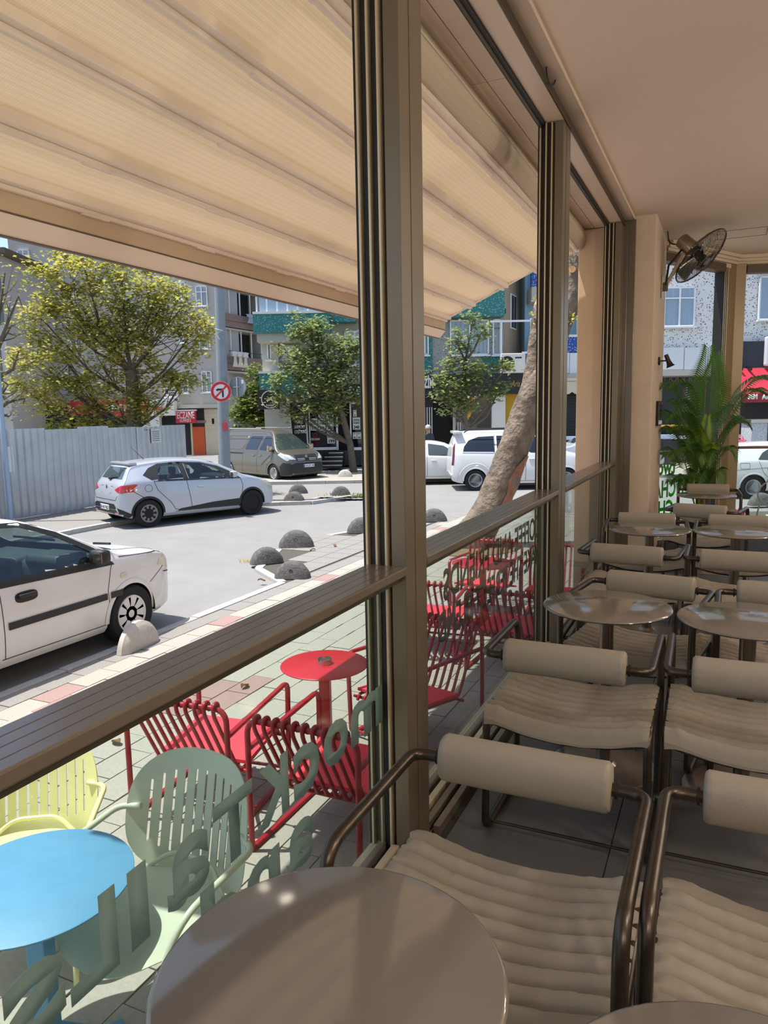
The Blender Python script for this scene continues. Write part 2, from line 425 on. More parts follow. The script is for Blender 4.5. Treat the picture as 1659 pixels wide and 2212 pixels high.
# stepped cornice on the chamfer and the right wall
cn = empty('trim_6', kind='structure')
for k, (t, z0, z1) in enumerate(((0.0, 3.40, 3.45), (0.035, 3.45, 3.485), (0.06, 3.485, 3.52), (0.095, 3.52, ZC))):
    pl = [CA + n4 * 0.0, CB, CB + (Vector((3.2, 11.6, 0)) - CB)]
    o4 = n4 * t; d5n = Vector((d5.y, -d5.x, 0)) * t
    mid = CB + (n4 + Vector((d5.y, -d5.x, 0))).normalized() * t * 1.05
    a = CA + o4; c = Vector((3.2, 11.66, 0)) + d5n
    b = MB(); b.prism([(CA.x, CA.y + .06), (a.x, a.y), (mid.x, mid.y), (c.x, c.y), (c.x, c.y + .1), (CB.x, CB.y + .1)], z0, z1)
    b.build('cornice_step', m_wall, cn)
# green lettering on the chamfer glass, read from outside
def chamtext(s, s_start, z, h, width):
    P = CA + d4 * s_start + (-n4) * 0.06
    return text('lettering', s, h, frame((P.x, P.y, z), -d4, (0, 0, 1)), m_green, w4, width, 0.03, 0.0015)
off = (CA - Vector((-0.74, 9.5, 0))).dot(d4)
chamtext('two', .385 - off, .835, .20, .40)
chamtext('MATCHA', .86 - off, .555, .213, .92)
chamtext('CHA', .365 - off, .305, .21, .5)
# grey line drawing of a teapot and a cup on the right-hand glass
dec = MB()
def P5(s, z): return CB + Vector((0.12, 0, 0)) + d5 * s + n5 * -0.045 + Vector((0, 0, z))
sc_ = lambda x, y: P5(0.25 + (x - 1350) * .00125, 0.98 - (y - 280) * .00125)
lines = [[(1660, 870), (1570, 855), (1430, 770), (1370, 700), (1400, 600), (1480, 540), (1490, 470), (1470, 400), (1500, 370), (1560, 400), (1660, 395)],
         [(1540, 395), (1560, 330), (1620, 290), (1700, 280), (1800, 300), (1860, 395)], [(1590, 360), (1640, 330), (1720, 335)],
         [(1660, 870), (1760, 870), (1880, 800), (1930, 700), (1900, 560), (1860, 470), (1870, 395), (1660, 395)],
         [(1540, 610), (1590, 640), (1660, 630), (1700, 600), (1750, 640), (1820, 620)],
         [(1560, 690), (1640, 740), (1740, 700)], [(1405, 780), (1380, 900), (1370, 1010)],
         [(1560, 910), (1620, 1030), (1700, 1050), (1760, 1030), (1810, 910), (1560, 905)], [(1575, 940), (1510, 925), (1510, 980), (1590, 1000)]]
for ln in lines: dec.tube([sc_(*p) for p in rounded([(a, b, 0) for a, b in ln], 40, 4)] if False else [sc_(p.x, p.y) for p in rounded([(a, b, 0) for a, b in ln], 45, 4)], 0.0105, 6, flat=1.0)
for cx_ in (1585, 1680):
    dec.tube([sc_(cx_ + 38 * math.cos(a), 495 + 38 * math.sin(a)) for a in [2 * PI * k / 16 for k in range(16)]], 0.012, 6, closed=True)
dec.build('teapot_drawing', m_vinyl, w5, True)

# ================================================================== cafe chairs
def make_chair():
    t = empty('cafe_armchair')
    hw = 0.30; rt = 0.0155
    for s in (-1, 1):
        pts = rounded([(s * .205, -.25, .745), (s * hw, -.25, .745), (s * hw, .245, .745), (s * hw, .245, .016), (s * hw, -.235, .016), (s * hw * .985, -.235, .505), (s * hw * .985, .225, .505)],
                      [0, .075, .075, .05, .06, .07, 0], 7)
        MB().tube(pts, rt, 12).build('side_frame', m_tube, t, True)
    for y, z, sag in ((-.232, .468, .045), (.222, .468, .045)):
        MB().tube([(-hw + 2 * hw * k / 14, y, z - sag * (1 - (2 * k / 14 - 1) ** 2)) for k in range(15)], .0055, 8).build('stretcher', m_tube, t, True)
    MB().tube([(-hw, -.19, .03), (hw, -.19, .03)], .006, 8).build('floor_rod', m_tube, t, True)
    # roll backrest: soft squared cylinder with gathered ends
    def roll(u, v):
        a = 2 * PI * u; x = -0.228 + 0.456 * v
        e = min(v, 1 - v) * 0.456
        k = 1.0 if e > 0.022 else (0.62 + 0.38 * math.sin(min(1, e / 0.022) * PI / 2))
        if e < 1e-6: k = 0.25
        c, s_ = math.cos(a), math.sin(a)
        sq = (abs(c) ** 3 + abs(s_) ** 3) ** (-1 / 3)
        wr = 1 + 0.012 * noise.noise(Vector((x * 9, c * 1.5, s_ * 1.5))) + (0.03 * math.sin(a * 13) * max(0, 1 - e / 0.06))
        xx = x - (0.012 * (1 if v > .5 else -1)) * (1 - k)
        return (xx, -.25 + c * .050 * (0.35 * sq + .65) * k * wr, .748 + s_ * .062 * (0.35 * sq + .65) * k * wr)
    b = MB(); b.grid(lambda u, v: roll(u, (1 - math.cos(PI * v)) / 2 if False else v), 40, 46, True)
    o = b.build('backrest', m_leather, t, True, ang=None)
    for s in (-1, 1): MB().lathe([(0.021, 0), (0.021, 0.006), (0.008, 0.008)], 14, Matrix.Translation((s * .226, -.25, .745)) @ Matrix.Rotation(s * PI / 2, 4, 'Y')).build('end_cap', m_black, o, True)
    # quilted sling seat: ribs run across, edges gathered over the side tubes
    NR = 9
    def seat(u, v, top=True):
        y = -.262 + .515 * v
        ph = v * NR; fr = ph - math.floor(ph)
        xx = 2 * u - 1; edge = abs(xx) ** 10
        rib = abs(math.sin(PI * ph)) ** 0.43; rib = rib * (1 - edge) + edge * (.6 + .4 * rib)
        half = .294 + .006 * rib
        x = xx * half
        sag = .060 * (1 - abs(xx) ** 2.3)
        yy = y
        n_ = noise.noise(Vector((x * 14, y * 30, 1.7))) * .003 + noise.noise(Vector((x * 42, ph * .9, 5.1 + math.floor(ph)))) * .0048 * rib * (0.35 + abs(xx))
        gather = .006 * math.sin(ph * 2 * PI * 1.0 + 2.0 * xx) * edge
        th = .029 * rib * (1 - .35 * edge)
        drop = .024 * max(0, (v - .94) / .06) ** 2 + .024 * max(0, (.06 - v) / .06) ** 2
        z = .528 - sag + (th if top else -.010 - .3 * th) + n_ + gather - drop - .022 * edge
        return (x, yy, z)
    b = MB(); b.grid(lambda u, v: seat(u, v), 64, NR * 8)
    nb = len(b.v); b.grid(lambda u, v: seat(1 - u, v, False), 36, NR * 4)
    # side and end skirts
    def loop(top):
        L = []
        n = 36
        for k in range(n): L.append((k / n, 0))
        for k in range(NR * 8): L.append((1, k / (NR * 8)))
        for k in range(n): L.append((1 - k / n, 1))
        for k in range(NR * 8): L.append((0, 1 - k / (NR * 8)))
        return [seat(u, v, top) for u, v in L]
    A, B = loop(True), loop(False); n = len(A); base = len(b.v)
    b.v += A + B
    for k in range(n):
        k2 = (k + 1) % n; b.f.append((base + k, base + n + k, base + n + k2, base + k2))
    fixn(b.build('seat', m_leather, t, True, ang=70))
    return t
def make_table():
    t = empty('cafe_table')
    R = .282
    MB().lathe([(0, .757), (R - .02, .757), (R - .006, .761), (R, .7675), (R - .003, .773), (R - .009, .7755), (0, .7755)], 72).build('tabletop', m_tabletop, t, True)
    MB().lathe([(.033, .012), (.033, .735), (.075, .740), (.075, .758)], 28).build('column', m_tcol, t, True)
    MB().lathe([(.235, .0), (.236, .006), (.228, .011), (.06, .015), (.045, .03), (.0, .03)], 56).build('base_plate', m_base, t, True)
    return t
# the first of each is built, then copied; roll centre (x, y), turn, label
GC = 'cafe armchairs in the room'; GT = 'round cafe tables in the room'
chairs = [
    ((-.43, 1.737), PI, 'nearest beige armchair by the window, facing the big bare table at the bottom'),
    ((.208, 1.785), PI, 'beige armchair cut by the right edge, arm to arm with the nearest window armchair'),
    ((-.497, 2.60), 0.0, 'beige armchair with its back to us, by the window in the second row'),
    ((.150, 2.645), 0.02, 'beige armchair with its back to us, right neighbour of the second-row window one'),
    ((-.315, 3.93), PI - .15, 'beige armchair facing us behind the grey table by the second window post'),
    ((.305, 3.93), PI, 'beige armchair facing us behind the right-hand grey table, mostly outside the photo'),
    ((-.525, 4.72), -.07, 'beige armchair with its back to us in the third row, closest to the window glass'),
    ((.115, 4.735), 0.0, 'beige armchair with its back to us in the third row, right of the window one'),
    ((-.545, 6.24), PI + .08, 'beige armchair in front of the plastered pillar, seen over the far window table'),
    ((.13, 6.32), PI, 'beige armchair facing us behind the far right-hand table, only the top of its roll showing'),
    ((-.166, 6.93), -.19, 'beige armchair with its back to us before the farthest small table'),
    ((-.14, 8.80), PI + .05, 'farthest beige armchair, facing us in front of the potted palm'),
]
ch0 = make_chair()
for i, ((x, y), rz, lab) in enumerate(chairs):
    # origin sits .25 behind the roll
    ox = x - math.sin(rz) * .25; oy = y + math.cos(rz) * .25
    if i == 0:
        ch0.location = (ox, oy, 0); ch0.rotation_euler = (0, 0, rz); tag(ch0, lab, 'chair', GC)
    else: dup(ch0, (ox, oy, 0), rz, lab, GC)
tables = [
    ((-.537, .920), 'largest-looking round table at the bottom of the photo, bare taupe top'),
    ((.082, .826), 'round taupe table cut by the bottom right corner'),
    ((-.453, 3.36), 'round glossy grey table by the second window post with its column in full view'),
    ((.126, 3.343), 'round glossy grey table beside the second-post table, cut by the right edge'),
    ((-.47, 5.645), 'far round table nearest the window glass, in front of the plastered pillar'),
    ((.104, 5.717), 'far round table at the right, beside the far window table'),
    ((-.14, 8.03), 'farthest round table, small in view, under the palm fronds'),
]
tb0 = make_table()
for i, ((x, y), lab) in enumerate(tables):
    if i == 0: tb0.location = (x, y, 0); tag(tb0, lab, 'table', GT)
    else: dup(tb0, (x, y, 0), 0.4 * i, lab, GT)

# made-up ceiling globes out of view, added to brighten the room
m_globe = M('fill_glass', (255, 240, 220), 0.4, emit=((255, 236, 214), 29.0))
for i, (x, y) in enumerate(((1.2, -1.6), (3.2, -1.4), (1.9, 1.6), (3.6, 3.4), (2.3, 6.2), (4.2, 8.0))):
    t = empty('fill_lamp', (x, y, 0), label='made-up opal globe added to light the room, ' + ('nearest the back wall on the window side', 'nearest the back wall on the far side', 'right of the nearest tables', 'by the right wall halfway down', 'right of the far tables', 'farthest along the right wall')[i], cat='lamp', group='added fill lamps out of view')
    MB().lathe([(0, 2.92)] + [(.13 * math.sin(PI * k / 12), 3.05 - .13 * math.cos(PI * k / 12)) for k in range(1, 12)] + [(0, 3.18)], 20).build('globe', m_globe, t, True)
    MB().tube([(0, 0, 3.17), (0, 0, ZC)], .008, 8).build('rod', m_tube, t, True)
    MB().lathe([(.05, ZC - .02), (.05, ZC)], 16).build('rose', m_tube, t)
    ld = bpy.data.lights.new('fill_light', 'POINT'); ld.energy = 36; ld.color = (1.0, 0.93, 0.86); ld.shadow_soft_size = .13  # extra fill light added below each made-up globe
    lo = bpy.data.objects.new('fill_light', ld); COL.objects.link(lo); lo.location = (0, 0, 2.86); lo.parent = t
# ================================================================== street and paving
m_asph = M('asphalt', (134, 133, 131), 0.9, nz=(1.2, 0.08), bump=(70, 0.5, 0.006), spots=None)
m_pave = M('paver_cream', (160, 156, 146), 0.85, nz=(40, 0.10), bump=(120, 0.35, 0.003))
m_pavg = M('paver_grey', (136, 133, 128), 0.9, nz=(50, 0.13), bump=(120, 0.35, 0.003))
m_pavp = M('paver_pink', (152, 126, 120), 0.88, nz=(40, 0.10), bump=(120, 0.35, 0.003))
m_joint = M('paver_joint', (80, 77, 70), 0.95)
m_curb = M('curb_concrete', (176, 173, 166), 0.9, nz=(9, 0.10), bump=(60, 0.4, 0.004))
m_conc_d = M('bollard_dark', (92, 90, 88), 0.92, nz=(22, 0.4), bump=(45, 0.9, 0.01))
m_conc_l = M('bollard_light', (182, 177, 168), 0.9, nz=(18, 0.08), bump=(40, 0.5, 0.006))
m_hole = M('dark_hole', (18, 17, 16), 0.95)
tag(MB().box((-60, -30, RZ - .3), (60, 70, RZ)).build('road', m_asph), 'light grey asphalt of the two streets at the crossing', kind='structure')
side = [(-1.17, -4.2), (-5.62, -4.2), (-5.62, 8.75), (-6.5, 9.4), (-7.35, 11.6), (-6.75, 13.2), (-5.8, 15.0), (-4.2, 16.4), (8.0, 21.9), (8.0, 12.4), (5.6, 12.3), (.05, 10.9), (-1.17, 9.3)]
sw = MB().prism(side, RZ - .2, GZ - .012).build('sidewalk', m_joint); tag(sw, kind='structure')
def curb(parent, pts, wd, z0, z1, seg=1.0):
    for a, b in zip(pts[:-1], pts[1:]):
        a = Vector(a); b = Vector(b); L = (b - a).length; n = max(1, round(L / seg)); d = (b - a).normalized()
        for k in range(n):
            p = a + d * (L * k / n + .004); q = a + d * (L * (k + 1) / n - .004)
            dz = random.uniform(-.006, .006)
            MB().bar((p.x, p.y, (z0 + z1) / 2 + dz), (q.x, q.y, (z0 + z1) / 2 + dz), wd * random.uniform(.94, 1.06), z1 - z0, bev=.012).build('curb_stone', m_curb, parent)
curb(sw, [(-5.69, -1.0), (-5.69, 8.75), (-6.57, 9.42), (-7.43, 11.6), (-6.82, 13.25), (-5.85, 15.08), (-4.25, 16.48), (-.4, 18.2)], .13, RZ - .1, GZ)
# pavers: the 300 nearest are stones of their own, the rest is one part
cells = []
for i in range(18):
    x0 = -5.60 + .246 * i
    for j in range(-2, 42):
        y0 = .4 * j + (.2 if i % 2 else 0)
        cells.append((x0, y0, i, j))
def pav_mat(i, j):
    if i == 0: return m_pavg
    if i in (1, 2) and j % 6 == 4: return m_pavp
    if i == 3 and (j * 7) % 5 == 0: return m_pavg
    if i in (6, 7) and j in (11, 12): return m_pavp
    return m_pave
pm = {}
for key, mt in (('c', m_pave), ('g', m_pavg), ('p', m_pavp)):
    pm[mt.name] = MB().box((.004, .004, -.012), (.242, .396, 0), .003).mesh('paver', mt)
near = sorted([c for c in cells if 1.2 < c[1] < 9.0 and not (c[0] > -2.0 and c[1] > 4.5)], key=lambda c: (c[0]) ** 2 + (c[1]) ** 2)[:300]
ns = set((c[2], c[3]) for c in near)
for x0, y0, i, j in near:
    o = put('paver', pm[pav_mat(i, j).name], sw, (x0, y0, GZ + random.uniform(-.0025, .0025)), (random.uniform(-.006, .006), random.uniform(-.006, .006), 0))
for mt, nm in ((m_pave, 'paver_field'), (m_pavg, 'paver_field'), (m_pavp, 'paver_field')):
    b = MB()
    for x0, y0, i, j in cells:
        if (i, j) in ns or pav_mat(i, j) is not mt: continue
        b.box((x0 + .004, y0 + .004, GZ - .012), (x0 + .242, y0 + .396, GZ + random.uniform(-.002, .002)))
    tag(b.build(nm, mt, sw), kind='stuff')
b = MB()
for i in range(6):
    for j in range(18):
        x0 = -7.3 + .41 * i; y0 = 9.3 + .41 * j
        if x0 > -5.75 or (x0 < -6.3 and (y0 < 9.9 or y0 > 13)) or y0 > 14.4 or (x0 < -6.7 and (y0 < 10.6 or y0 > 12.4)): continue
        b.box((x0, y0, GZ - .012), (x0 + .40, y0 + .40, GZ))
tag(b.build('paver_field', m_pavg, sw), kind='stuff')
b = MB()
for i in range(14):
    for j in range(14):
        x0 = -5.5 + .8 * i; y0 = 16.9 + .4 * j + .45 * x0
        p = Vector((x0, y0))
        if y0 < 12.4 + .45 * (x0 + 1): continue
        if y0 + .7 > 16.4 + (x0 + 4.2) * .45: continue
        b.box((x0, y0, GZ - .012), (x0 + .79, y0 + .39, GZ))
if b.v: tag(b.build('paver_field', m_pave, sw), kind='stuff')
# opposite corner: pavement in front of the sheet fence and the crossing island
opp = [(-15.6, -6), (-12.75, -6), (-12.55, 13.2), (-11.6, 16.2), (-10.2, 17.2), (-9.7, 18.8), (-11.9, 20.0), (-15.6, 18.5), (-19, 16)]
fwk = MB().prism(opp, RZ - .2, RZ + .07).build('sidewalk', m_pavg); tag(fwk, kind='structure')
curb(fwk, [(-12.70, 4.0), (-12.5, 13.2), (-11.52, 16.2), (-10.12, 17.1), (-9.6, 18.8)], .14, RZ - .1, RZ + .10)
far = [tuple(ST(u, wd, 0))[:2] for u, wd in ((-26, 25.6), (30, 25.6), (30, 33), (-26, 33))]
fsw = MB().prism(far, RZ - .2, RZ + .09).build('sidewalk', m_pave); tag(fsw, kind='structure')
curb(fsw, [tuple(ST(-8, 25.55, 0)), tuple(ST(14, 25.55, 0))], .15, RZ - .1, RZ + .12)
tp = MB()
for k in range(9):
    p = at(690 + 12 * k, 1080, 20.6); tp.box((p.x - .18, p.y - .18, RZ + .07), (p.x + .18, p.y + .18, RZ + .078))
tag(tp.build('tactile_paver', m_pave, fwk), kind='stuff')

# half-round concrete bollards along the kerbs
def bollard(px, py, z, rz, mat, sc, lab, hole=True, thick=.19):
    P = atz(px, py, z)
    t = empty('kerb_bollard', (P.x, P.y, z), rz, lab, 'bollard', 'half-round kerb bollards', scale=sc)
    R = .235; n = 16; b = MB(); rows = []
    for (yy, k) in ((-thick / 2, .80), (-thick / 2 + .02, .9), (-thick * .2, 1.0), (thick * .2, 1.0), (thick / 2 - .02, .9), (thick / 2, .80)):
        row = [(R * k * 1.06 * math.cos(PI * q / n) * (1.0 + .06 * (1 - math.sin(PI * q / n))), yy * (1.25 - .25 * math.sin(PI * q / n)), R * k * 1.08 * math.sin(PI * q / n)) for q in range(n + 1)]
        rows.append(row)
    vs = [p for r in rows for p in r]; w_ = n + 1; fs = []
    for a in range(len(rows) - 1):
        for q in range(n): fs.append((a * w_ + q, a * w_ + q + 1, (a + 1) * w_ + q + 1, (a + 1) * w_ + q))
    fs.append(tuple(range(n, -1, -1))); fs.append(tuple((len(rows) - 1) * w_ + q for q in range(n + 1)))
    b.add(vs, fs); o = b.build('body', mat, t, True, ang=50)
    for v in o.data.vertices: v.co += Vector((noise.noise(v.co * 9), noise.noise(v.co * 9 + Vector((5, 0, 0))), 0)) * .006
    if hole:
        for s in (-1, 1):
            MB().lathe([(.0, .0), (.019, .001), (.026, .006), (.026, .0)], 12, Matrix.Translation((0.0, s * thick * .505 * 1.05, R * .52)) @ Matrix.Rotation(-s * PI / 2, 4, 'X')).build('rope_hole', m_hole, t)
    return t
bollard(300, 1397, GZ, PI / 2 + .05, m_conc_l, 1.1, 'smooth whitish half-round bollard at the kerb by the white sedan wheel', False, .12)
bollard(633, 1248, GZ, .35, m_conc_d, 1.0, 'dark half-round bollard standing closest to the rail, right of the sedan', True)
bollard(577, 1216, GZ, .9, m_conc_d, 1.03, 'dark half-round bollard with dry grass at its foot', True)
bollard(641, 1181, GZ, .5, m_conc_d, 1.2, 'dark half-round bollard at the outer bend of the kerb', True)
bollard(784, 1150, GZ, .5, m_conc_d, 1.2, 'dark half-round bollard half hidden by the first window post', True)
bollard(938, 1126, GZ, .45, m_conc_d, 1.1, 'dark half-round bollard seen between the first post and the leaning trunk', True)
bollard(636, 1084, RZ + .07, .3, m_conc_d, 1.1, 'small dark half-round bollard in front, on the crossing island', True)
bollard(645, 1066, RZ + .07, .6, m_conc_d, 1.1, 'worn grey half-round bollard right behind the dark one on the island', True)
bollard(737, 1070, RZ + .07, .5, m_conc_d, 1.05, 'grey half-round bollard at the right end of the crossing island', True)
bollard(746, 1030, RZ + .09, .5, m_conc_l, 1.05, 'small pale half-round bollard on the far pavement below the steps', True)
bollard(1645, 1092, GZ, .5, m_conc_d, 1.2, 'dark half-round bollard outside the corner window with the teapot drawing', True)
# fallen leaves
m_leaf_dry = M('dry_leaf', (122, 92, 52), 0.8, transl=0.2)
for i, (x, y, lab) in enumerate(((530, 1486, 'dry brown leaf on the pavers behind the red seat'), (252, 1608, 'small dry leaf on the pavers left of the red chair leg'), (676, 1190, 'dry leaf on the pavement right of the dark bollards'), (724, 1181, 'dry leaf on the pavement farthest right, by the post'), (566, 1256, 'dry leaf beside the kerb corner below the bollards'))):
    P = atz(x, y, GZ)
    def lf(u, v):
        a = (u - .5) * 2; wv = math.sin(PI * v) ** .7 * .03
        return (a * wv, (v - .5) * .11, .012 + .02 * abs(a) + .012 * math.sin(5 * v))
    b = MB(); b.grid(lf, 4, 8); o = b.build('dry_leaf', m_leaf_dry, None, True, loc=(P.x, P.y, GZ), rz=i * 1.3); tag(o, lab, 'leaf', 'fallen leaves')
# dry grass tuft and weeds
b = MB()
P = atz(552, 1216, RZ)
for k in range(160):
    a = random.uniform(0, 2 * PI); r = random.uniform(0, .16); h = random.uniform(.03, .10)
    q = Vector((P.x + r * math.cos(a) * 2, P.y + r * math.sin(a), RZ)); d = Vector((random.uniform(-.06, .06), random.uniform(-.06, .06), h))
    b.add([q, q + Vector((.008, 0, 0)), q + d], [(0, 1, 2)])
tag(b.build('dry_grass', M('dry_grass', (196, 172, 96), .9)), 'dry yellow grass at the foot of a dark bollard', 'grass', kind='stuff')
b = MB(); P = atz(775, 1077, RZ)
for k in range(260):
    q = Vector((P.x + random.gauss(0, .45), P.y + random.gauss(0, .2), RZ + .07)); d = Vector((random.uniform(-.06, .06), random.uniform(-.06, .06), random.uniform(.03, .1)))
    b.add([q, q + Vector((.02, .01, 0)), q + d], [(0, 1, 2)])
tag(b.build('weeds', M('weed_green', (112, 138, 50), .8, transl=.3)), 'green weeds on the crossing island by the first post', 'weeds', kind='stuff')

# ================================================================== awning
m_aw = M('awning_fabric', (230, 214, 188), 0.85, transl=0.37, bump=None)
# woven honeycomb of the fabric
t_ = m_aw.node_tree; pb = t_.nodes['Principled BSDF']
tcn = t_.nodes.new('ShaderNodeTexCoord'); vr = t_.nodes.new('ShaderNodeTexVoronoi'); vr.inputs['Scale'].default_value = 85; vr.inputs['Randomness'].default_value = 0.0
rr = t_.nodes.new('ShaderNodeValToRGB'); rr.color_ramp.elements[0].color = lin((234, 223, 204)) + (1,); rr.color_ramp.elements[1].color = lin((224, 211, 189)) + (1,)
rr.color_ramp.elements[0].position = 0.25; rr.color_ramp.elements[1].position = 0.65
t_.links.new(tcn.outputs['Object'], vr.inputs['Vector']); t_.links.new(vr.outputs['Distance'], rr.inputs[0]); t_.links.new(rr.outputs[0], pb.inputs['Base Color'])
for n_ in t_.nodes:
    if n_.type == 'BSDF_TRANSLUCENT': t_.links.new(rr.outputs[0], n_.inputs[0])
m_awp = M('awning_profile', (236, 222, 204), 0.4, nz=(4, 0.03))
m_awb = M('awning_beam', (200, 178, 148), 0.5, nz=(3, 0.03))
AY0, AY1 = 1.64, 8.0
aw = empty('retractable_awning', (-1.44, 4.5, 0), label='beige retractable fabric awning with cross bars over the terrace', cat='awning')
def L_(p): return (p[0] + 1.44, p[1] - 4.5, p[2])
bars = [(-1.49, 3.285), (-1.853, 3.124), (-2.218, 2.979), (-2.585, 2.812), (-2.875, 2.69)]
for k, (x, z) in enumerate(bars):
    b = MB(); b.box(L_((x - .042, AY0, z - .016)), L_((x + .040, AY1, z + .030)), .006)
    b.box(L_((x - .040, AY0, z - .040)), L_((x - .004, AY1, z - .010)), .010)
    br = b.build('cross_bar', m_awp, aw)
    for q in range(8):
        yy = AY0 + .9 + q * .86 + .25 * (k % 3)
        if yy < AY1 - .2: MB().box(L_((x - .038, yy, z - .047)), L_((x - .006, yy + .17, z - .036)), .006).build('joint_cover', m_awp, br)
prev = (-1.42, 3.36)
for k, (x, z) in enumerate(bars):
    x0, z0 = prev
    def fab(u, v, x0=x0, z0=z0, x=x, z=z):
        sag = .022 * math.sin(PI * u)
        return L_((x0 + (x - x0) * u, AY0 + (AY1 - AY0) * v, z0 + .03 + (z - z0) * u - sag))
    b = MB(); b.grid(fab, 10, 30); o = b.build('fabric_panel', m_aw, aw, True); o.data.transform(Matrix.Identity(4))
    md = o.modifiers.new('thick', 'SOLIDIFY'); md.thickness = .003
    prev = (x, z)
# folded fabric hanging at the wall
b = MB()
def fold(u, v):
    a = PI * 1.25 * u - .3; r = .105 + .006 * noise.noise(Vector((v * 12, u * 2, 0)))
    return L_((-1.44 - .02 - r * .9 * math.cos(a) * .8, AY0 + (AY1 + .12 - AY0) * v, 3.40 - r * math.sin(a) + .02 * noise.noise(Vector((v * 5, 1, 2)))))
b.grid(fold, 14, 50); o = b.build('folded_fabric', m_aw, aw, True); md = o.modifiers.new('thick', 'SOLIDIFY'); md.thickness = .004
MB().box(L_((-1.50, AY0, 3.45)), L_((-1.40, AY1 + .1, 3.53)), .006).build('wall_rail', m_awp, aw)
fb = MB(); fb.box(L_((-2.965, AY0, 2.565)), L_((-2.905, AY1, 2.672)), .004)
fb.build('front_beam', m_awb, aw)
MB().box(L_((-2.985, AY0, 2.672)), L_((-2.895, AY1, 2.692)), .003).build('beam_cap', M('beam_cap', (190, 142, 84), .6), aw)
f2 = MB(); f2.prism([(-2.905, 2.558), (-2.975, 2.478), (-3.0, 2.478), (-3.0, 2.558)], -AY1, -AY0, Matrix(((1, 0, 0, 1.44), (0, 0, -1, -4.5), (0, 1, 0, 0), (0, 0, 0, 1))))
fixn(f2.build('gutter', M('gutter_cream', (236, 222, 204), .4), aw))
for z, xx in ((2.560, -2.90), (2.476, -2.972)): MB().box(L_((xx - .03, AY0, z - .003)), L_((xx, AY1, z + .003))).build('gutter_seam', m_hdr, aw)
for y in (AY0, AY1):
    MB().bar(L_((-1.44, y, 3.37)), L_((-2.96, y, 2.70)), .05, .09, bev=.005).build('side_rail', m_awp, aw)
m_cap = M('orange_cap', (232, 140, 52), .5)
MB().box(L_((-2.97, AY1, 2.67)), L_((-2.90, AY1 + .05, 2.71)), .006).build('end_cap', m_cap, aw)

# ================================================================== terrace furniture
m_red = M('red_paint_shaded', (156, 28, 40), 0.35, nz=(10, 0.05))  # chair red darkened to stand in for the awning's shade
m_redt = M('red_table_paint', (190, 30, 44), 0.35, nz=(10, 0.05))
m_redc = M('red_cushion', (236, 62, 78), 0.7, nz=(6, 0.04), bump=(90, 0.1))
m_sage = M('sage_paint', (186, 194, 174), 0.42, nz=(5, 0.03))
m_yel = M('pale_yellow_paint', (226, 222, 160), 0.42, nz=(5, 0.03))
m_blue = M('blue_table_paint', (88, 146, 184), 0.5, nz=(7, 0.06), bump=(30, .08))
def inside(p, poly):
    x, y = p; c = False; n = len(poly)
    for i in range(n):
        x1, y1 = poly[i]; x2, y2 = poly[i - 1]
        if (y1 > y) != (y2 > y) and x < (x2 - x1) * (y - y1) / (y2 - y1) + x1: c = not c
    return c
def fill2d(outline, holes=(), step=None):
    vs = [Vector(p) for p in outline]; ed = [(i, (i + 1) % len(outline)) for i in range(len(outline))]
    for h in holes:
        o = len(vs); vs += [Vector(p) for p in h]; ed += [(o + i, o + (i + 1) % len(h)) for i in range(len(h))]
    if step:
        x0 = min(p[0] for p in outline); x1 = max(p[0] for p in outline); y0 = min(p[1] for p in outline); y1 = max(p[1] for p in outline)
        nx = int((x1 - x0) / step); ny = int((y1 - y0) / step)
        for i in range(1, nx + 1):
            for j in range(1, ny + 1):
                p = (x0 + (x1 - x0) * i / (nx + 1), y0 + (y1 - y0) * j / (ny + 1))
                if inside(p, outline) and not any(inside(p, h) for h in holes): vs.append(Vector(p))
    r = delaunay_2d_cdt(vs, ed, [], 0, 1e-5)
    V = r[0]; F = []
    for f in r[2]:
        c = sum((V[i] for i in f), Vector((0, 0))) / len(f)
        if inside(c, outline) and not any(inside(c, h) for h in holes): F.append(tuple(f))
    return [tuple(v) for v in V], F
def shell(name, V, F, fn, th, mat, parent, smooth=True):
    """flat pattern V,F bent by fn into a sheet of thickness th"""
    b = bmesh.new(); vs = [b.verts.new(fn(*p)) for p in V]
    for f in F:
        try: b.faces.new([vs[i] for i in f])
        except ValueError: pass
    bmesh.ops.recalc_face_normals(b, faces=b.faces[:])
    bmesh.ops.solidify(b, geom=b.faces[:], thickness=th)
    me = bpy.data.meshes.new(name); b.to_mesh(me); b.free(); me.materials.append(mat)
    if smooth:
        me.polygons.foreach_set('use_smooth', [True] * len(me.polygons)); me.set_sharp_from_angle(angle=math.radians(35))
    return put(name, me, parent)
def superell(a, b, n, N=40, cx=0, cy=0):
    out = []
    for k in range(N):
        t = 2 * PI * k / N; c, s = math.cos(t), math.sin(t)
        out.append((cx + a * abs(c) ** (2 / n) * (1 if c >= 0 else -1), cy + b * abs(s) ** (2 / n) * (1 if s >= 0 else -1)))
    return out
def slot(x, y0, y1, w_):
    o = []
    for k in range(5): a = PI * k / 4; o.append((x + w_ * math.cos(a), y1 + w_ * math.sin(a)))
    for k in range(5): a = PI + PI * k / 4; o.append((x + w_ * math.cos(a), y0 + w_ * math.sin(a)))
    return o
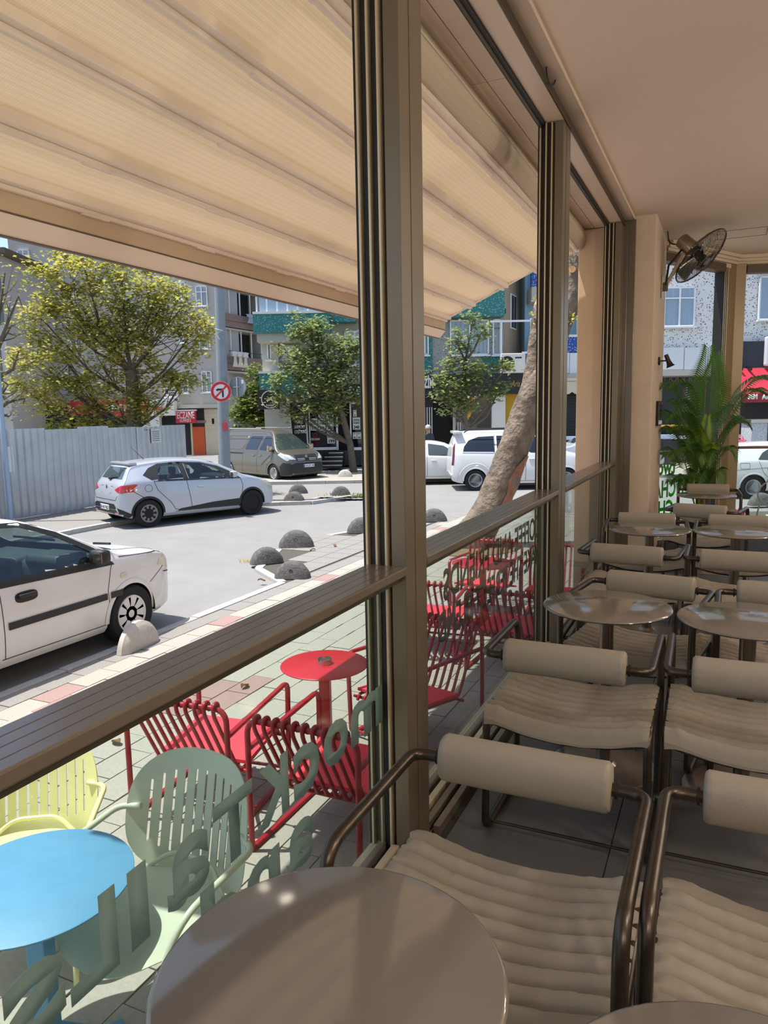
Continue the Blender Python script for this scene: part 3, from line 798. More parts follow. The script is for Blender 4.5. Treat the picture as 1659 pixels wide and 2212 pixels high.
def make_shell_chair(mat):
    """round metal armchair, faces +Y"""
    t = empty('terrace_armchair')
    out = superell(.335, .262, 2.6, 48)
    holes = []
    for k in range(11):
        x = -.24 + .048 * k; h = .175 * math.sqrt(max(.05, 1 - (abs(x) / .32) ** 2.2))
        holes.append(slot(x, -h, h, .0055))
    V, F = fill2d(out, holes, .05)
    def bend(x, y):
        a = x / .45
        return (.45 * math.sin(a), -.30 + .45 * (1 - math.cos(a)) - .22 * (y + .2) * .9, .635 + y * .97)
    shell('backrest', V, F, bend, .004, mat, t)
    V, F = fill2d(superell(.27, .26, 2.5, 40), [], .05)
    shell('seat', V, F, lambda x, y: (x, y + .01, .445 - .02 * math.exp(-(x * x + y * y) / .02) - (.03 * max(0, (y - .15) / .09) ** 2)), .004, mat, t)
    for s in (-1, 1):
        MB().tube(rounded([(s * .25, -.25, .66), (s * .34, -.22, .655), (s * .335, .16, .62), (s * .285, .23, .40), (s * .28, .25, .0)], [0, .06, .10, .05, 0], 6), .0125, 10).build('arm', mat, t, True)
        MB().tube(rounded([(s * .27, .20, .43), (s * .2, -.16, .43), (s * .25, -.30, .0)], [0, .08, 0], 5), .0125, 10).build('leg', mat, t, True)
    MB().tube(rounded([(-.2, -.20, .43), (-.1, -.26, .50), (.1, -.26, .50), (.2, -.20, .43)], .05, 5), .010, 8).build('back_bracket', mat, t, True)
    return t
sc1 = make_shell_chair(m_sage); sc1.scale = (1.08,) * 3; sc1.location = (-1.99, 1.98, GZ); sc1.rotation_euler = (0, 0, PI - .05)
tag(sc1, 'sage green slotted metal armchair between the blue table and the red chairs', 'chair', 'slotted metal armchairs')
sc2 = make_shell_chair(m_yel); sc2.location = (-2.78, 2.05, GZ); sc2.rotation_euler = (0, 0, PI + .58)
tag(sc2, 'pale yellow slotted metal armchair behind the blue table', 'chair', 'slotted metal armchairs')
def pedestal(name, loc, R, mat, label):
    t = empty(name, loc, .3, label, 'table', 'round metal terrace tables')
    MB().lathe([(0, -GZ - .012), (R - .006, -GZ - .012), (R, -GZ - .008), (R, -GZ - .003), (R - .004, -GZ), (0, -GZ)], 64).build('tabletop', mat, t, True)
    MB().box((-.036, -.036, .02), (.036, .036, -GZ - .012), .006).build('column', mat, t)
    for k in range(4):
        a = PI / 4 + k * PI / 2; c, s = math.cos(a), math.sin(a)
        b = MB(); b.bar((c * .03, s * .03, .012), (c * .27, s * .27, .008), .05, .012, bev=.002)
        m_ = Matrix((Vector((c, s, 0)), Vector((0, 0, 1)), Vector((s, -c, 0)))).transposed().to_4x4()
        b.prism([(.03, .015), (.22, .015), (.03, .16)], -.004, .004, m_)
        b.build('foot', mat, t)
    return t
pedestal('bistro_table', (-2.20, 1.68, GZ), .342, m_blue, 'sky blue round metal table under the window at lower left')
pedestal('bistro_table', (-2.365, 4.104, GZ), .293, m_redt, 'red round metal table with a steel ashtray on it')
at_ = empty('ashtray', (-2.365, 4.11, 0.0), 0, 'small round brushed steel ashtray on the red table', 'ashtray')
prof = [(0, .003), (.044, .003), (.044, .034)]
b = MB(); n = 48; R0, R1, hh = .049, .0455, .036
notch = lambda k: (k % 16) in (0, 1)
for k in range(n):
    a0, a1 = 2 * PI * k / n, 2 * PI * (k + 1) / n; z = .022 if notch(k) else hh
    P_ = lambda r, a, z: (r * math.cos(a), r * math.sin(a), z)
    b.add([P_(R0, a0, 0), P_(R0, a1, 0), P_(R0, a1, z), P_(R0, a0, z), P_(R1, a0, .003), P_(R1, a1, .003), P_(R1, a1, z), P_(R1, a0, z), (0, 0, .003)],
          [(0, 1, 2, 3), (5, 4, 7, 6), (3, 2, 6, 7), (4, 5, 8), (0, 3, 7, 4), (2, 1, 5, 6)])
b.build('bowl', m_steel, at_)
def make_red_chair():
    """slatted lounge armchair of square tube, faces +Y"""
    t = empty('slatted_armchair')
    hw = .335
    MB().tube(rounded([(-hw, -.36, .0), (-hw, -.36, .765), (hw, -.36, .765), (hw, -.36, .0)], .09, 7), .0165, 10).build('back_frame', m_red, t, True)
    for s in (-1, 1):
        MB().tube(rounded([(s * (hw - .004), -.35, .60), (s * (hw + .004), .42, .645), (s * hw, .40, .015), (s * hw, -.36, .015)], [0, .07, .05, 0], 6), .019, 8, flat=.8).build('arm_frame', m_red, t, True)
    MB().tube([(-hw, .36, .30), (hw, .36, .30)], .012, 8).build('front_rail', m_red, t, True)
    MB().tube([(-hw, -.10, .27), (hw, -.10, .27)], .012, 8).build('rear_rail', m_red, t, True)
    MB().tube(rounded([(-hw, .40, .05), (-hw + .01, .40, .05), (hw - .01, .40, .05), (hw, .40, .05)], .0, 1), .012, 8).build('floor_rail', m_red, t, True)
    sl = MB(); sl.tube(rounded([(0, -.33, .735), (0, -.335, .793), (0, -.39, .793), (0, -.384, .73), (0, -.13, .27), (0, .0, .285), (0, .37, .335), (0, .40, .29)], [0, .027, .027, .05, .07, .05, .03, 0], 4), .0118, 8)
    me = sl.mesh('slat', m_red, True, 50)
    for k in range(10): put('slat', me, t, (-.27 + .06 * k, 0, 0))
    def cush(u, v):
        y = -.08 + .44 * v; e = min(1, min(u, 1 - u) * 14) * min(1, min(v, 1 - v) * 12)
        return ((u - .5) * .60, y, .325 + .045 * v + .004 * e)
    b = MB(); b.grid(cush, 16, 14); b.grid(lambda u, v: tuple(Vector(cush(1 - u, v)) - Vector((0, 0, .022))), 16, 14)
    for (f, g) in ((lambda k: (k, 0), 1), (lambda k: (1, k), 1), (lambda k: (1 - k, 1), 1), (lambda k: (0, 1 - k), 1)):
        n = 16; o_ = len(b.v)
        for k in range(n + 1):
            p = Vector(cush(*f(k / n))); b.v += [tuple(p), tuple(p - Vector((0, 0, .022)))]
        for k in range(n): b.f.append((o_ + 2 * k, o_ + 2 * k + 1, o_ + 2 * k + 3, o_ + 2 * k + 2))
    fixn(b.build('cushion', m_redc, t, True, ang=60))
    return t
GR = 'red slatted terrace armchairs'
rc = [((-2.84, 3.48), .12, 'red slatted armchair on the left, sunlit cushion, its back to the window'),
      ((-1.945, 3.46), .0, 'red slatted armchair in shade close to the glass, left of the first post'),
      ((-2.02, 4.92), PI - .25, 'red slatted armchair behind the red ashtray table, beside the first post'),
      ((-2.62, 6.70), .1, 'red slatted armchair just right of the first post, seen through the second pane'),
      ((-1.75, 6.62), -.05, 'red slatted armchair closest to the second pane, in the awning shade'),
      ((-2.55, 8.45), PI, 'red slatted armchair facing us behind the far red table'),
      ((-1.72, 8.40), PI + .1, 'red slatted armchair facing us at the far end by the glass'),
      ((-.05, 12.9), .3, 'red slatted armchair outside the corner window behind the green lettering')]
r0 = make_red_chair()
for i, ((x, y), rz, lab) in enumerate(rc):
    if i == 0: r0.location = (x, y, GZ); r0.rotation_euler = (0, 0, rz); tag(r0, lab, 'chair', GR)
    else: dup(r0, (x, y, GZ), rz, lab, GR)
pedestal('bistro_table', (-2.35, 7.62, GZ), .34, m_redt, 'far red round metal table seen through the second pane')
def rounded2(pts, r, n=4):
    return [(p.x, p.y) for p in rounded([(a, b, 0) for a, b in pts], r, n, True)]
# ================================================================== cars
def carpaint(name, col, metal=0.0, rough=0.3):
    m = M(name, col, rough, metal, coat=0.6, nz=(1.5, 0.02))
    t = m.node_tree; out = t.nodes['Material Output']; b = t.nodes['Principled BSDF']
    g = t.nodes.new('ShaderNodeNewGeometry'); d = t.nodes.new('ShaderNodeBsdfDiffuse'); d.inputs[0].default_value = (.03, .03, .032, 1)
    x = t.nodes.new('ShaderNodeMixShader')        # the inside of the shell is dark trim
    t.links.new(g.outputs['Backfacing'], x.inputs[0]); t.links.new(b.outputs[0], x.inputs[1]); t.links.new(d.outputs[0], x.inputs[2])
    t.links.new(x.outputs[0], out.inputs[0]); return m
m_cwhite = carpaint('white_car_paint', (214, 214, 212))
m_csilver = carpaint('silver_car_paint', (186, 190, 198), 0.35, 0.35)
m_cgrey = carpaint('grey_beige_car_paint', (102, 98, 90), 0.45, 0.35)
m_seam = M('panel_gap', (52, 52, 54), 0.7)
m_trimb = M('black_plastic', (30, 30, 31), 0.55)
m_tyre = M('tyre_rubber', (26, 26, 27), 0.85, bump=(60, .2))
m_rim = M('rim_silver', (206, 208, 210), 0.35, 0.35)
m_cap = M('hubcap_grey', (128, 124, 120), 0.45, 0.4)
m_rimb = M('rim_black', (20, 20, 21), 0.5)
m_dark = M('dark_interior', (34, 35, 36), 0.8)
m_dash = M('dashboard_grey', (74, 82, 82), 0.6)
m_seatf = M('seat_fabric', (58, 60, 66), 0.9)
m_cglass = glass_mat('car_glass', (196, 210, 206), 0.9, 0.10)
m_tint = M('tinted_glass', (12, 20, 34), 0.04, 0.0, spec=0.7, coat=0.5)
m_tint2 = M('smoked_glass', (52, 62, 62), 0.05, 0.0, spec=0.8, coat=0.5)
m_tail = M('tail_lamp_red', (176, 16, 26), 0.12, coat=1.0)
m_tail2 = M('tail_lamp_dark', (92, 10, 16), 0.12, coat=1.0)
m_lamp = M('head_lamp', (206, 210, 214), 0.12, 0.3, coat=1.0, nz=(14, .25))
m_lampy = M('head_lamp_yellowed', (206, 200, 176), 0.25, coat=0.6)
m_plate = M('plate_white', (226, 228, 230), 0.5)
m_plateblue = M('plate_blue', (30, 60, 160), 0.5)
m_ink = M('plate_ink', (20, 20, 24), 0.6)
def interp(pts):
    n = len(pts); X = [p[0] for p in pts]; Y = [p[1] for p in pts]
    d = [(Y[i + 1] - Y[i]) / (X[i + 1] - X[i]) for i in range(n - 1)]
    m = [d[0]] + [0 if d[i - 1] * d[i] <= 0 else 2 * d[i - 1] * d[i] / (d[i - 1] + d[i]) for i in range(1, n - 1)] + [d[-1]]
    def f(x):
        if x <= X[0]: return Y[0]
        if x >= X[-1]: return Y[-1]
        i = 0
        while x > X[i + 1]: i += 1
        h = X[i + 1] - X[i]; t = (x - X[i]) / h
        return (Y[i] * (1 + 2 * t) * (1 - t) ** 2 + m[i] * h * t * (1 - t) ** 2 + Y[i + 1] * t * t * (3 - 2 * t) + m[i + 1] * h * t * t * (t - 1))
    return f
def grow(poly, d):
    c = Vector((sum(p[0] for p in poly) / len(poly), sum(p[1] for p in poly) / len(poly)))
    return [tuple(Vector(p) + (Vector(p) - c).normalized() * d) for p in poly]
def dens(poly, st):
    out = []
    for i, p in enumerate(poly):
        a = Vector(p); b = Vector(poly[(i + 1) % len(poly)]); n = max(1, int((b - a).length / st))
        out += [tuple(a + (b - a) * k / n) for k in range(n)]
    return out
class Car:
    def __init__(s, sp, root, paint):
        s.sp = sp; s.root = root; s.L = sp['L']; W = sp['W'] / 2
        top, bot, belt, plan = (interp(sp[k]) for k in ('top', 'bot', 'belt', 'plan'))
        tum = sp.get('tumble', .2); L = s.L; Hmax = max(p[1] for p in sp['top'])
        NX = sp.get('nx', 130); xs = []
        for i in range(NX + 1):
            t = i / NX; xs.append(L * (t - .16 * math.sin(2 * PI * t) / (2 * PI) * 5.2 if False else .5 - .5 * math.copysign(abs(math.cos(PI * t)) ** .72, math.cos(PI * t))))
        NS, NT = 30, 12; rows = []
        def yside(x, z):
            hw = W * plan(x); zb = belt(x); zc = .52
            y = hw * (1 - .07 * ((z - zc) / .5) ** 2 * (1 if z > zc else 1.4))
            if z > zb: y -= (z - zb) / max(.2, Hmax - zb) * tum * plan(x)
            return max(.02, y)
        s.yside = yside
        for x in xs:
            Ht, B = top(x), bot(x)
            if Ht < B + .01: Ht = B + .01
            cr = min(sp.get('crown', .075), (Ht - B) * .45); ze = Ht - cr
            row = [(x, 0, B), (x, yside(x, B) * .55, B)]
            for k in range(NS + 1):
                z = B + (ze - B) * k / NS; y = yside(x, z)
                kk = k / NS
                if kk < .06: y *= .96 + .04 * kk / .06
                row.append((x, y, z))
            ye = row[-1][1]
            for k in range(1, NT + 1):
                a = PI / 2 * k / NT
                row.append((x, ye * (math.cos(a) ** .62 if k < NT else 0), ze + cr * math.sin(a) ** .8))
            rows.append(row)
        w_ = len(rows[0]); vs = [p for r in rows for p in r]; fs = []
        for i in range(len(rows) - 1):
            for k in range(w_ - 1): fs.append((i * w_ + k, (i + 1) * w_ + k, (i + 1) * w_ + k + 1, i * w_ + k + 1))
        o = len(vs); vs += [(x, -y, z) for x, y, z in vs]
        fs += [tuple(o + i for i in reversed(f)) for f in fs]
        for q in (0, o + 0): pass
        fs.append(tuple(range(w_ - 1, -1, -1))); fs.append(tuple((len(rows) - 1) * w_ + k for k in range(w_)))
        fs.append(tuple(o + k for k in range(w_))); fs.append(tuple(o + (len(rows) - 1) * w_ + k for k in range(w_ - 1, -1, -1)))
        s.vs = [Vector(v) for v in vs]; s.fs = fs
        b = bmesh.new(); V = [b.verts.new(v) for v in s.vs]
        for f in fs:
            try: b.faces.new([V[i] for i in f])
            except ValueError: pass
        bmesh.ops.remove_doubles(b, verts=b.verts[:], dist=.0006)
        bmesh.ops.recalc_face_normals(b, faces=b.faces[:])
        s.bvh = BVHTree.FromBMesh(b); s.bm = b; s.paint = paint
    def hit(s, mode, a, c, off=0.0):
        if mode[:4] == 'side':
            sg = 1 if mode == 'sideL' else -1; o = Vector((a, sg * 3, c)); d = Vector((0, -sg, 0))
        elif mode == 'front': o = Vector((s.L + 3, a, c)); d = Vector((-1, 0, 0))
        elif mode == 'rear': o = Vector((-3, a, c)); d = Vector((1, 0, 0))
        else: o = Vector((a, c, 5)); d = Vector((0, 0, -1))
        h = s.bvh.ray_cast(o, d)
        if h[0] is None: return None
        n = h[1] if h[1].dot(d) < 0 else -h[1]
        return h[0] + n * off, n
    def cut(s, mode, poly):
        poly = grow(poly, .010); kill = []
        for f in s.bm.faces:
            c = f.calc_center_median(); n = f.normal
            if mode == 'sideR' and n.y < -.25 and inside((c.x, c.z), poly): kill.append(f)
            elif mode == 'sideL' and n.y > .25 and inside((c.x, c.z), poly): kill.append(f)
            elif mode == 'front' and n.x > .12 and inside((c.y, c.z), poly): kill.append(f)
            elif mode == 'rear' and n.x < -.12 and inside((c.y, c.z), poly): kill.append(f)
        bmesh.ops.delete(s.bm, geom=kill, context='FACES')
    def arches(s, R=1.13):
        kill = []
        for f in s.bm.faces:
            c = f.calc_center_median()
            for wx in s.sp['wheels']:
                if (c.x - wx) ** 2 + (c.z - s.sp['R']) ** 2 < (s.sp['R'] * R) ** 2 and abs(c.y) > s.sp['W'] / 2 - .42 and c.z < s.sp['R'] * 2.4: kill.append(f)
        bmesh.ops.delete(s.bm, geom=list(set(kill)), context='FACES')
    def patch(s, name, mode, poly, mat, off=.004, step=.07, holes=(), th=.006, parent=None, label=None):
        V, F = fill2d(dens(poly, step), [dens(h, step) for h in holes], step); P = [s.hit(mode, a, c, off) for a, c in V]
        tri = []
        for f in F:
            q = [P[i] for i in f]
            if not all(q): continue
            if max((q[i][0] - q[i - 1][0]).length for i in range(3)) > .9: continue
            a = (q[1][0] - q[0][0]).cross(q[2][0] - q[0][0])
            if a.length < 4e-6: continue
            tri.append(tuple(f) if a.dot(q[0][1]) > 0 else tuple(reversed(f)))
        b = bmesh.new(); vs = {}; lo = {}
        for f in tri:
            for i in f:
                if i not in vs:
                    vs[i] = b.verts.new(P[i][0])
                    if th: lo[i] = b.verts.new(P[i][0] - P[i][1] * th)
        ec = {}
        for f in tri:
            try: b.faces.new([vs[i] for i in f])
            except ValueError: continue
            if th: b.faces.new([lo[i] for i in reversed(f)])
            for k in range(3):
                e = (f[k], f[(k + 1) % 3]); ec[e] = ec.get(e, 0) + 1
        if th:
            for (p, q) in ec:
                if (q, p) not in ec:
                    try: b.faces.new([vs[q], vs[p], lo[p], lo[q]])
                    except ValueError: pass
        me = bpy.data.meshes.new(name); b.to_mesh(me); b.free(); me.materials.append(mat)
        me.polygons.foreach_set('use_smooth', [True] * len(me.polygons)); me.set_sharp_from_angle(angle=math.radians(40))
        return put(name, me, parent or s.root, label=label)
    def strip(s, name, mode, pts, wd, mat, off=.003, closed=False, parent=None, mb=None):
        P = [Vector(p) for p in pts]
        if closed: P.append(P[0])
        R = []
        for a, b in zip(P[:-1], P[1:]):
            n = max(1, int((b - a).length / .035))
            for k in range(n): R.append(a + (b - a) * k / n)
        R.append(P[-1]); vs = []; fs = []; ok = []
        for i, p in enumerate(R):
            d = (R[min(i + 1, len(R) - 1)] - R[max(i - 1, 0)]).normalized(); nn = Vector((-d.y, d.x)) * wd / 2
            h1 = s.hit(mode, *(p + nn), off); h2 = s.hit(mode, *(p - nn), off); h0 = s.hit(mode, *p, off + wd * .25 if wd < .02 else off + .006)
            ok.append(bool(h1 and h2 and h0)); vs += [h1[0] if h1 else Vector(), h0[0] if h0 else Vector(), h2[0] if h2 else Vector()]
        for i in range(len(R) - 1):
            if ok[i] and ok[i + 1] and (vs[3 * i] - vs[3 * i + 3]).length < .4:
                fs += [(3 * i, 3 * i + 1, 3 * i + 4, 3 * i + 3), (3 * i + 1, 3 * i + 2, 3 * i + 5, 3 * i + 4)]
        if mb: mb.add(vs, fs); return mb
        b = MB(); b.add(vs, fs); return b.build(name, mat, parent or s.root)
    def finish(s):
        me = bpy.data.meshes.new('body'); s.bm.to_mesh(me); me.materials.append(s.paint)
        me.polygons.foreach_set('use_smooth', [True] * len(me.polygons)); me.set_sharp_from_angle(angle=math.radians(38))
        s.body = put('body', me, s.root); s.bm.free()
        for wx in s.sp['wheels']:
            R = s.sp['R']
            for sg in (-1, 1):
                b = MB(); n = 24; yo = sg * (s.sp['W'] / 2 - .03); yi = sg * (s.sp['W'] / 2 - .40); vs = []
                for k in range(n + 1):
                    a = -.12 + (PI + .24) * k / n
                    vs += [(wx + R * 1.15 * math.cos(a), yo, R + R * 1.15 * math.sin(a)), (wx + R * 1.15 * math.cos(a), yi, R + R * 1.15 * math.sin(a))]
                b.add(vs, [(2 * k, 2 * k + 1, 2 * k + 3, 2 * k + 2) for k in range(n)]); b.build('wheel_well', m_dark, s.root)
                pts = []
                for k in range(n + 1):
                    a = -.05 + (PI + .10) * k / n; pts.append((wx + R * 1.15 * math.cos(a), R + R * 1.15 * math.sin(a)))
                s.strip('arch_lip', 'sideL' if sg > 0 else 'sideR', pts, .05, s.sp.get('archmat', s.paint), .004)
        MB().box((s.sp['wheels'][0] - .1, -s.sp['W'] / 2 + .2, .16), (s.sp['wheels'][1] + .1, s.sp['W'] / 2 - .2, .26)).build('underbody', m_dark, s.root)
    def wheels(s, kinds):
        R = s.sp['R']; wd = s.sp.get('tw', .19)
        for wx, kind in zip(s.sp['wheels'], kinds):
            for sg in (-1, 1):
                e = empty('wheel'); e.parent = s.root; e.location = (wx, sg * (s.sp['W'] / 2 - wd / 2 - .012), R); e.rotation_euler = (-sg * PI / 2, 0, 0)
                h = wd / 2; rr = R * .66
                MB().lathe([(rr * .98, -h * .9), (R * .93, -h), (R * .985, -h * .8), (R, -h * .45), (R, h * .45), (R * .985, h * .8), (R * .93, h), (rr * 1.02, h * .92), (rr * .98, h * .8)], 44).build('tyre', m_tyre, e, True)
                MB().lathe([(rr, -h * .8), (rr, h * .78), (rr * .93, h * .86), (rr * .90, h * .55), (rr * .86, 0), (0, -.01)], 40).build('rim', m_rimb if kind in ('black', 'cap') else m_rimb, e, True)
                b = MB(); mt = m_rim
                if kind == 'alloy5':
                    b.lathe([(rr * .99, h * .80), (rr * .96, h * .90), (rr * .90, h * .80), (rr * .90, h * .6)], 40)
                    for k in range(7):
                        m_ = Matrix.Rotation(2 * PI * k / 7, 4, 'Z')
                        b.add([(rr * .12, -.024, h * .62), (rr * .92, -.038, h * .80), (rr * .92, .038, h * .80), (rr * .12, .024, h * .62), (rr * .12, -.02, h * .3), (rr * .92, -.03, h * .5), (rr * .92, .03, h * .5), (rr * .12, .02, h * .3)],
                              [(0, 1, 2, 3), (0, 4, 5, 1), (3, 2, 6, 7)], m_)
                    b.lathe([(rr * .24, h * .4), (rr * .24, h * .66), (rr * .1, h * .72), (0, h * .72)], 20)
                elif kind == 'star':
                    b.lathe([(rr * 1.0, h * .80), (rr * .97, h * .92), (rr * .88, h * .86), (rr * .88, h * .6)], 40)
                    for k in range(9):
                        m_ = Matrix.Rotation(2 * PI * k / 9, 4, 'Z')
                        b.add([(rr * .10, -.014, h * .70), (rr * .55, -.036, h * .86), (rr * .92, -.060, h * .84), (rr * .92, .030, h * .84), (rr * .55, .022, h * .86), (rr * .10, .014, h * .70), (rr * .5, -.02, h * .4), (rr * .5, .02, h * .4)],
                              [(0, 1, 4, 5), (1, 2, 3, 4), (0, 6, 1), (5, 4, 7), (1, 6, 2), (4, 3, 7)], m_)
                    b.lathe([(rr * .20, h * .5), (rr * .20, h * .80), (0, h * .84)], 20)
                elif kind == 'twin':
                    b.lathe([(rr * .99, h * .80), (rr * .96, h * .90), (rr * .90, h * .80), (rr * .90, h * .6)], 40)
                    for k in range(5):
                        for da in (-.17, .17):
                            m_ = Matrix.Rotation(2 * PI * k / 5 + da, 4, 'Z')
                            b.add([(rr * .15, -.014, h * .6), (rr * .92, -.022, h * .82), (rr * .92, .022, h * .82), (rr * .15, .014, h * .6), (rr * .15, -.014, h * .3), (rr * .92, -.02, h * .5), (rr * .92, .02, h * .5), (rr * .15, .014, h * .3)], [(0, 1, 2, 3), (0, 4, 5, 1), (3, 2, 6, 7)], m_)
                    b.lathe([(rr * .24, h * .4), (rr * .24, h * .66), (0, h * .72)], 20)
                elif kind == 'cap':
                    mt = m_cap
                    n = 80; vs = []; rad = (0, .18, .45, .62, .88, .98)
                    V, F = fill2d([(rr * .98 * math.cos(2 * PI * k / 48), rr * .98 * math.sin(2 * PI * k / 48)) for k in range(48)],
                                  [[(rr * q[0] * math.cos(2 * PI * k / 9 + q[1]), rr * q[0] * math.sin(2 * PI * k / 9 + q[1])) for q in ((.50, -.12), (.80, -.20), (.86, 0), (.80, .20), (.50, .12), (.46, 0))] for k in range(9)], rr * .2)
                    b.add([(x, y, h * (.98 - .25 * (1 - ((x * x + y * y) / rr ** 2)))) for x, y in V], F)
                else:
                    mt = m_rimb
                    V, F = fill2d([(rr * .98 * math.cos(2 * PI * k / 48), rr * .98 * math.sin(2 * PI * k / 48)) for k in range(48)],
                                  [[(rr * (.72 + .07 * math.cos(q)) * math.cos(2 * PI * k / 12) - rr * .06 * math.sin(q) * math.sin(2 * PI * k / 12), rr * (.72 + .07 * math.cos(q)) * math.sin(2 * PI * k / 12) + rr * .06 * math.sin(q) * math.cos(2 * PI * k / 12)) for q in [2 * PI * j / 8 for j in range(8)]] for k in range(12)], rr * .2)
                    b.add([(x, y, h * (.5 + .25 * ((x * x + y * y) / rr ** 2))) for x, y in V], F)
                    b.lathe([(rr * .22, h * .4), (rr * .20, h * .6), (0, h * .62)], 20)
                b.build('spokes' if kind not in ('cap', 'black') else 'wheel_cover', mt, e, True)
    def handle(s, mode, x, z, mat, ln=.16):
        h = s.hit(mode, x, z, .018)
        if h: MB().box((h[0].x - ln / 2, h[0].y - .016, z - .017), (h[0].x + ln / 2, h[0].y + .016, z + .017), .012).build('door_handle', mat, s.root, True)
    def mirror(s, x, z, mat, sx=.13, sy=.20, sz=.15):
        for sg in (-1, 1):
            h = s.hit('sideL' if sg > 0 else 'sideR', x, z)
            if not h: continue
            y = h[0].y
            b = MB(); b.box((x - sx / 2, min(y, y + sg * sy) if sg > 0 else y - sy, z - .02), (x + sx / 2, y + sy if sg > 0 else y, z - .02 + sz), .05)
            o = b.build('wing_mirror', mat, s.root, True, ang=60)
            MB().box((x - sx / 2 - .004, y + sg * .07 - (.06 if sg < 0 else 0) - (0 if sg > 0 else .05), z + .005), (x - sx / 2 + .004, y + sg * .07 + (.11 if sg > 0 else 0), z + sz - .05), .002).build('mirror_glass', m_chrome, o)
    def plate(s, mode, y, z, txt, wd=.50, ht=.11):
        h = s.hit(mode, y, z, .012)
        if not h: return
        e = MB(); x = h[0].x; sg = 1 if mode == 'front' else -1
        e.box((x - .006, y - wd / 2, z - ht / 2), (x + .006, y + wd / 2, z + ht / 2), .003)
        o = e.build('number_plate', m_plate, s.root)
        xd = (0, sg, 0)
        MB().box((x + sg * .007 - .001, (y - sg * wd / 2) + (0 if sg > 0 else -.05), z - ht / 2 + .005), (x + sg * .007 + .001, (y - sg * wd / 2) + (.05 if sg > 0 else 0), z + ht / 2 - .005)).build('plate_band', m_plateblue, o)
        text('plate_number', txt, .07, frame((x + sg * .0075, y - sg * (wd / 2 - .065), z - .035), xd, (0, 0, 1)), m_ink, o, wd - .09, .02, .001)
def seats(root, xs, y0=.36, zf=.30, h=1.02, mat=None):
    for x in xs:
        for sg in (-1, 1):
            b = MB(); b.box((x - .25, sg * y0 - .24, zf), (x + .28, sg * y0 + .24, zf + .20), .06); b.box((x - .32, sg * y0 - .23, zf + .1), (x - .18, sg * y0 + .23, h), .06)
            b.box((x - .32, sg * y0 - .13, h + .03), (x - .22, sg * y0 + .13, h + .20), .05)
            b.build('car_seat', mat or m_seatf, root, True, ang=60)
def place(root, anchor, head, scale, local):
    """put the car so that the point local=(x, y) of it stands on anchor, nose along head"""
    a = math.atan2(head[1], head[0]); root.rotation_euler = (0, 0, a); root.scale = (scale,) * 3
    c, s_ = math.cos(a), math.sin(a)
    root.location = (anchor.x - scale * (local[0] * c - local[1] * s_), anchor.y - scale * (local[0] * s_ + local[1] * c), RZ)

# ---- silver hatchback by the sheet fence
root = empty('hatchback_car', label='silver hatchback parked before the corrugated fence', cat='car')
sp = dict(L=4.06, W=1.73, R=.305, wheels=(.63, 3.22), tumble=.24, crown=.085, nx=150, archmat=m_trimb,
          top=[(0, .50), (.03, .74), (.10, .95), (.16, 1.03), (.36, 1.32), (.44, 1.375), (.8, 1.425), (1.35, 1.45), (1.9, 1.43), (2.35, 1.35), (2.75, 1.18), (3.12, 1.0), (3.35, .945), (3.7, .84), (3.92, .72), (4.02, .60), (4.06, .48)],
          bot=[(0, .42), (.06, .30), (.3, .22), (3.5, .19), (3.9, .21), (4.03, .28), (4.06, .42)],
          belt=[(0, .92), (.5, 1.0), (1.2, .985), (2.2, .95), (3.1, .91), (4.06, .80)],
          plan=[(0, .70), (.06, .80), (.2, .90), (.6, .985), (1.2, .99), (2.0, .985), (2.8, .99), (3.3, .985), (3.65, .91), (3.9, .76), (4.06, .52)])
c = Car(sp, root, m_csilver)
G1 = [(.93, 1.02), (1.50, 1.0), (1.47, 1.315), (1.10, 1.305), (.98, 1.22)]; G2 = [(1.62, .99), (2.52, .965), (2.55, 1.04), (2.36, 1.19), (2.02, 1.295), (1.62, 1.325)]
DL = [(.60, 1.13), (.80, .985), (1.55, .955), (2.6, .922), (2.95, .905), (2.78, 1.05), (2.45, 1.22), (2.05, 1.325), (1.5, 1.365), (1.02, 1.35), (.78, 1.27)]
RW = [(-.55, 1.06), (.55, 1.06), (.47, 1.30), (-.47, 1.30)]; FWn = [(-.62, 1.02), (.62, 1.02), (.52, 1.33), (-.52, 1.33)]
for m_ in ('sideR', 'sideL'):
    c.cut(m_, G1); c.cut(m_, G2)
    c.patch('window_surround', m_, DL, m_trimb, .004, .08, (G1, G2))
    c.patch('side_window', m_, G1, m_cglass, -.002, .12, th=0); c.patch('side_window', m_, G2, m_cglass, -.002, .12, th=0)
c.cut('front', FWn); c.patch('windscreen', 'front', FWn, m_cglass, -.002, .12, th=0)
c.patch('rear_window', 'rear', RW, m_tint2, .004, .1)
sb = MB()
for m_ in ('sideR', 'sideL'):
    for ln in ([(.80, 1.0), (.86, .80), (1.15, .50), (1.25, .34), (1.5, .30)], [(1.56, .97), (1.60, .70), (1.66, .30)], [(2.93, .92), (2.98, .75), (2.90, .32)], [(1.25, .29), (2.9, .27)], [(.33, .80), (.60, .62)]): c.strip('', m_, ln, .012, m_seam, .002, mb=sb)
    c.patch('sill_trim', m_, [(1.30, .30), (1.36, .34), (2.2, .42), (2.86, .44), (2.88, .28)], m_trimb, .006, .1)
    c.handle(m_, 1.90, .80, m_csilver)
c.strip('', 'sideR', [(.66 + .085 * math.cos(a), .85 + .075 * math.sin(a)) for a in [2 * PI * k / 20 for k in range(21)]], .008, m_seam, .002, mb=sb)
c.strip('', 'rear', [(-.63, .72), (-.56, .62), (.56, .62), (.63, .72)], .012, m_seam, .002, mb=sb)
c.strip('', 'front', [(-.60, .94), (-.5, .80), (.5, .80), (.60, .94)], .012, m_seam, .002, mb=sb)
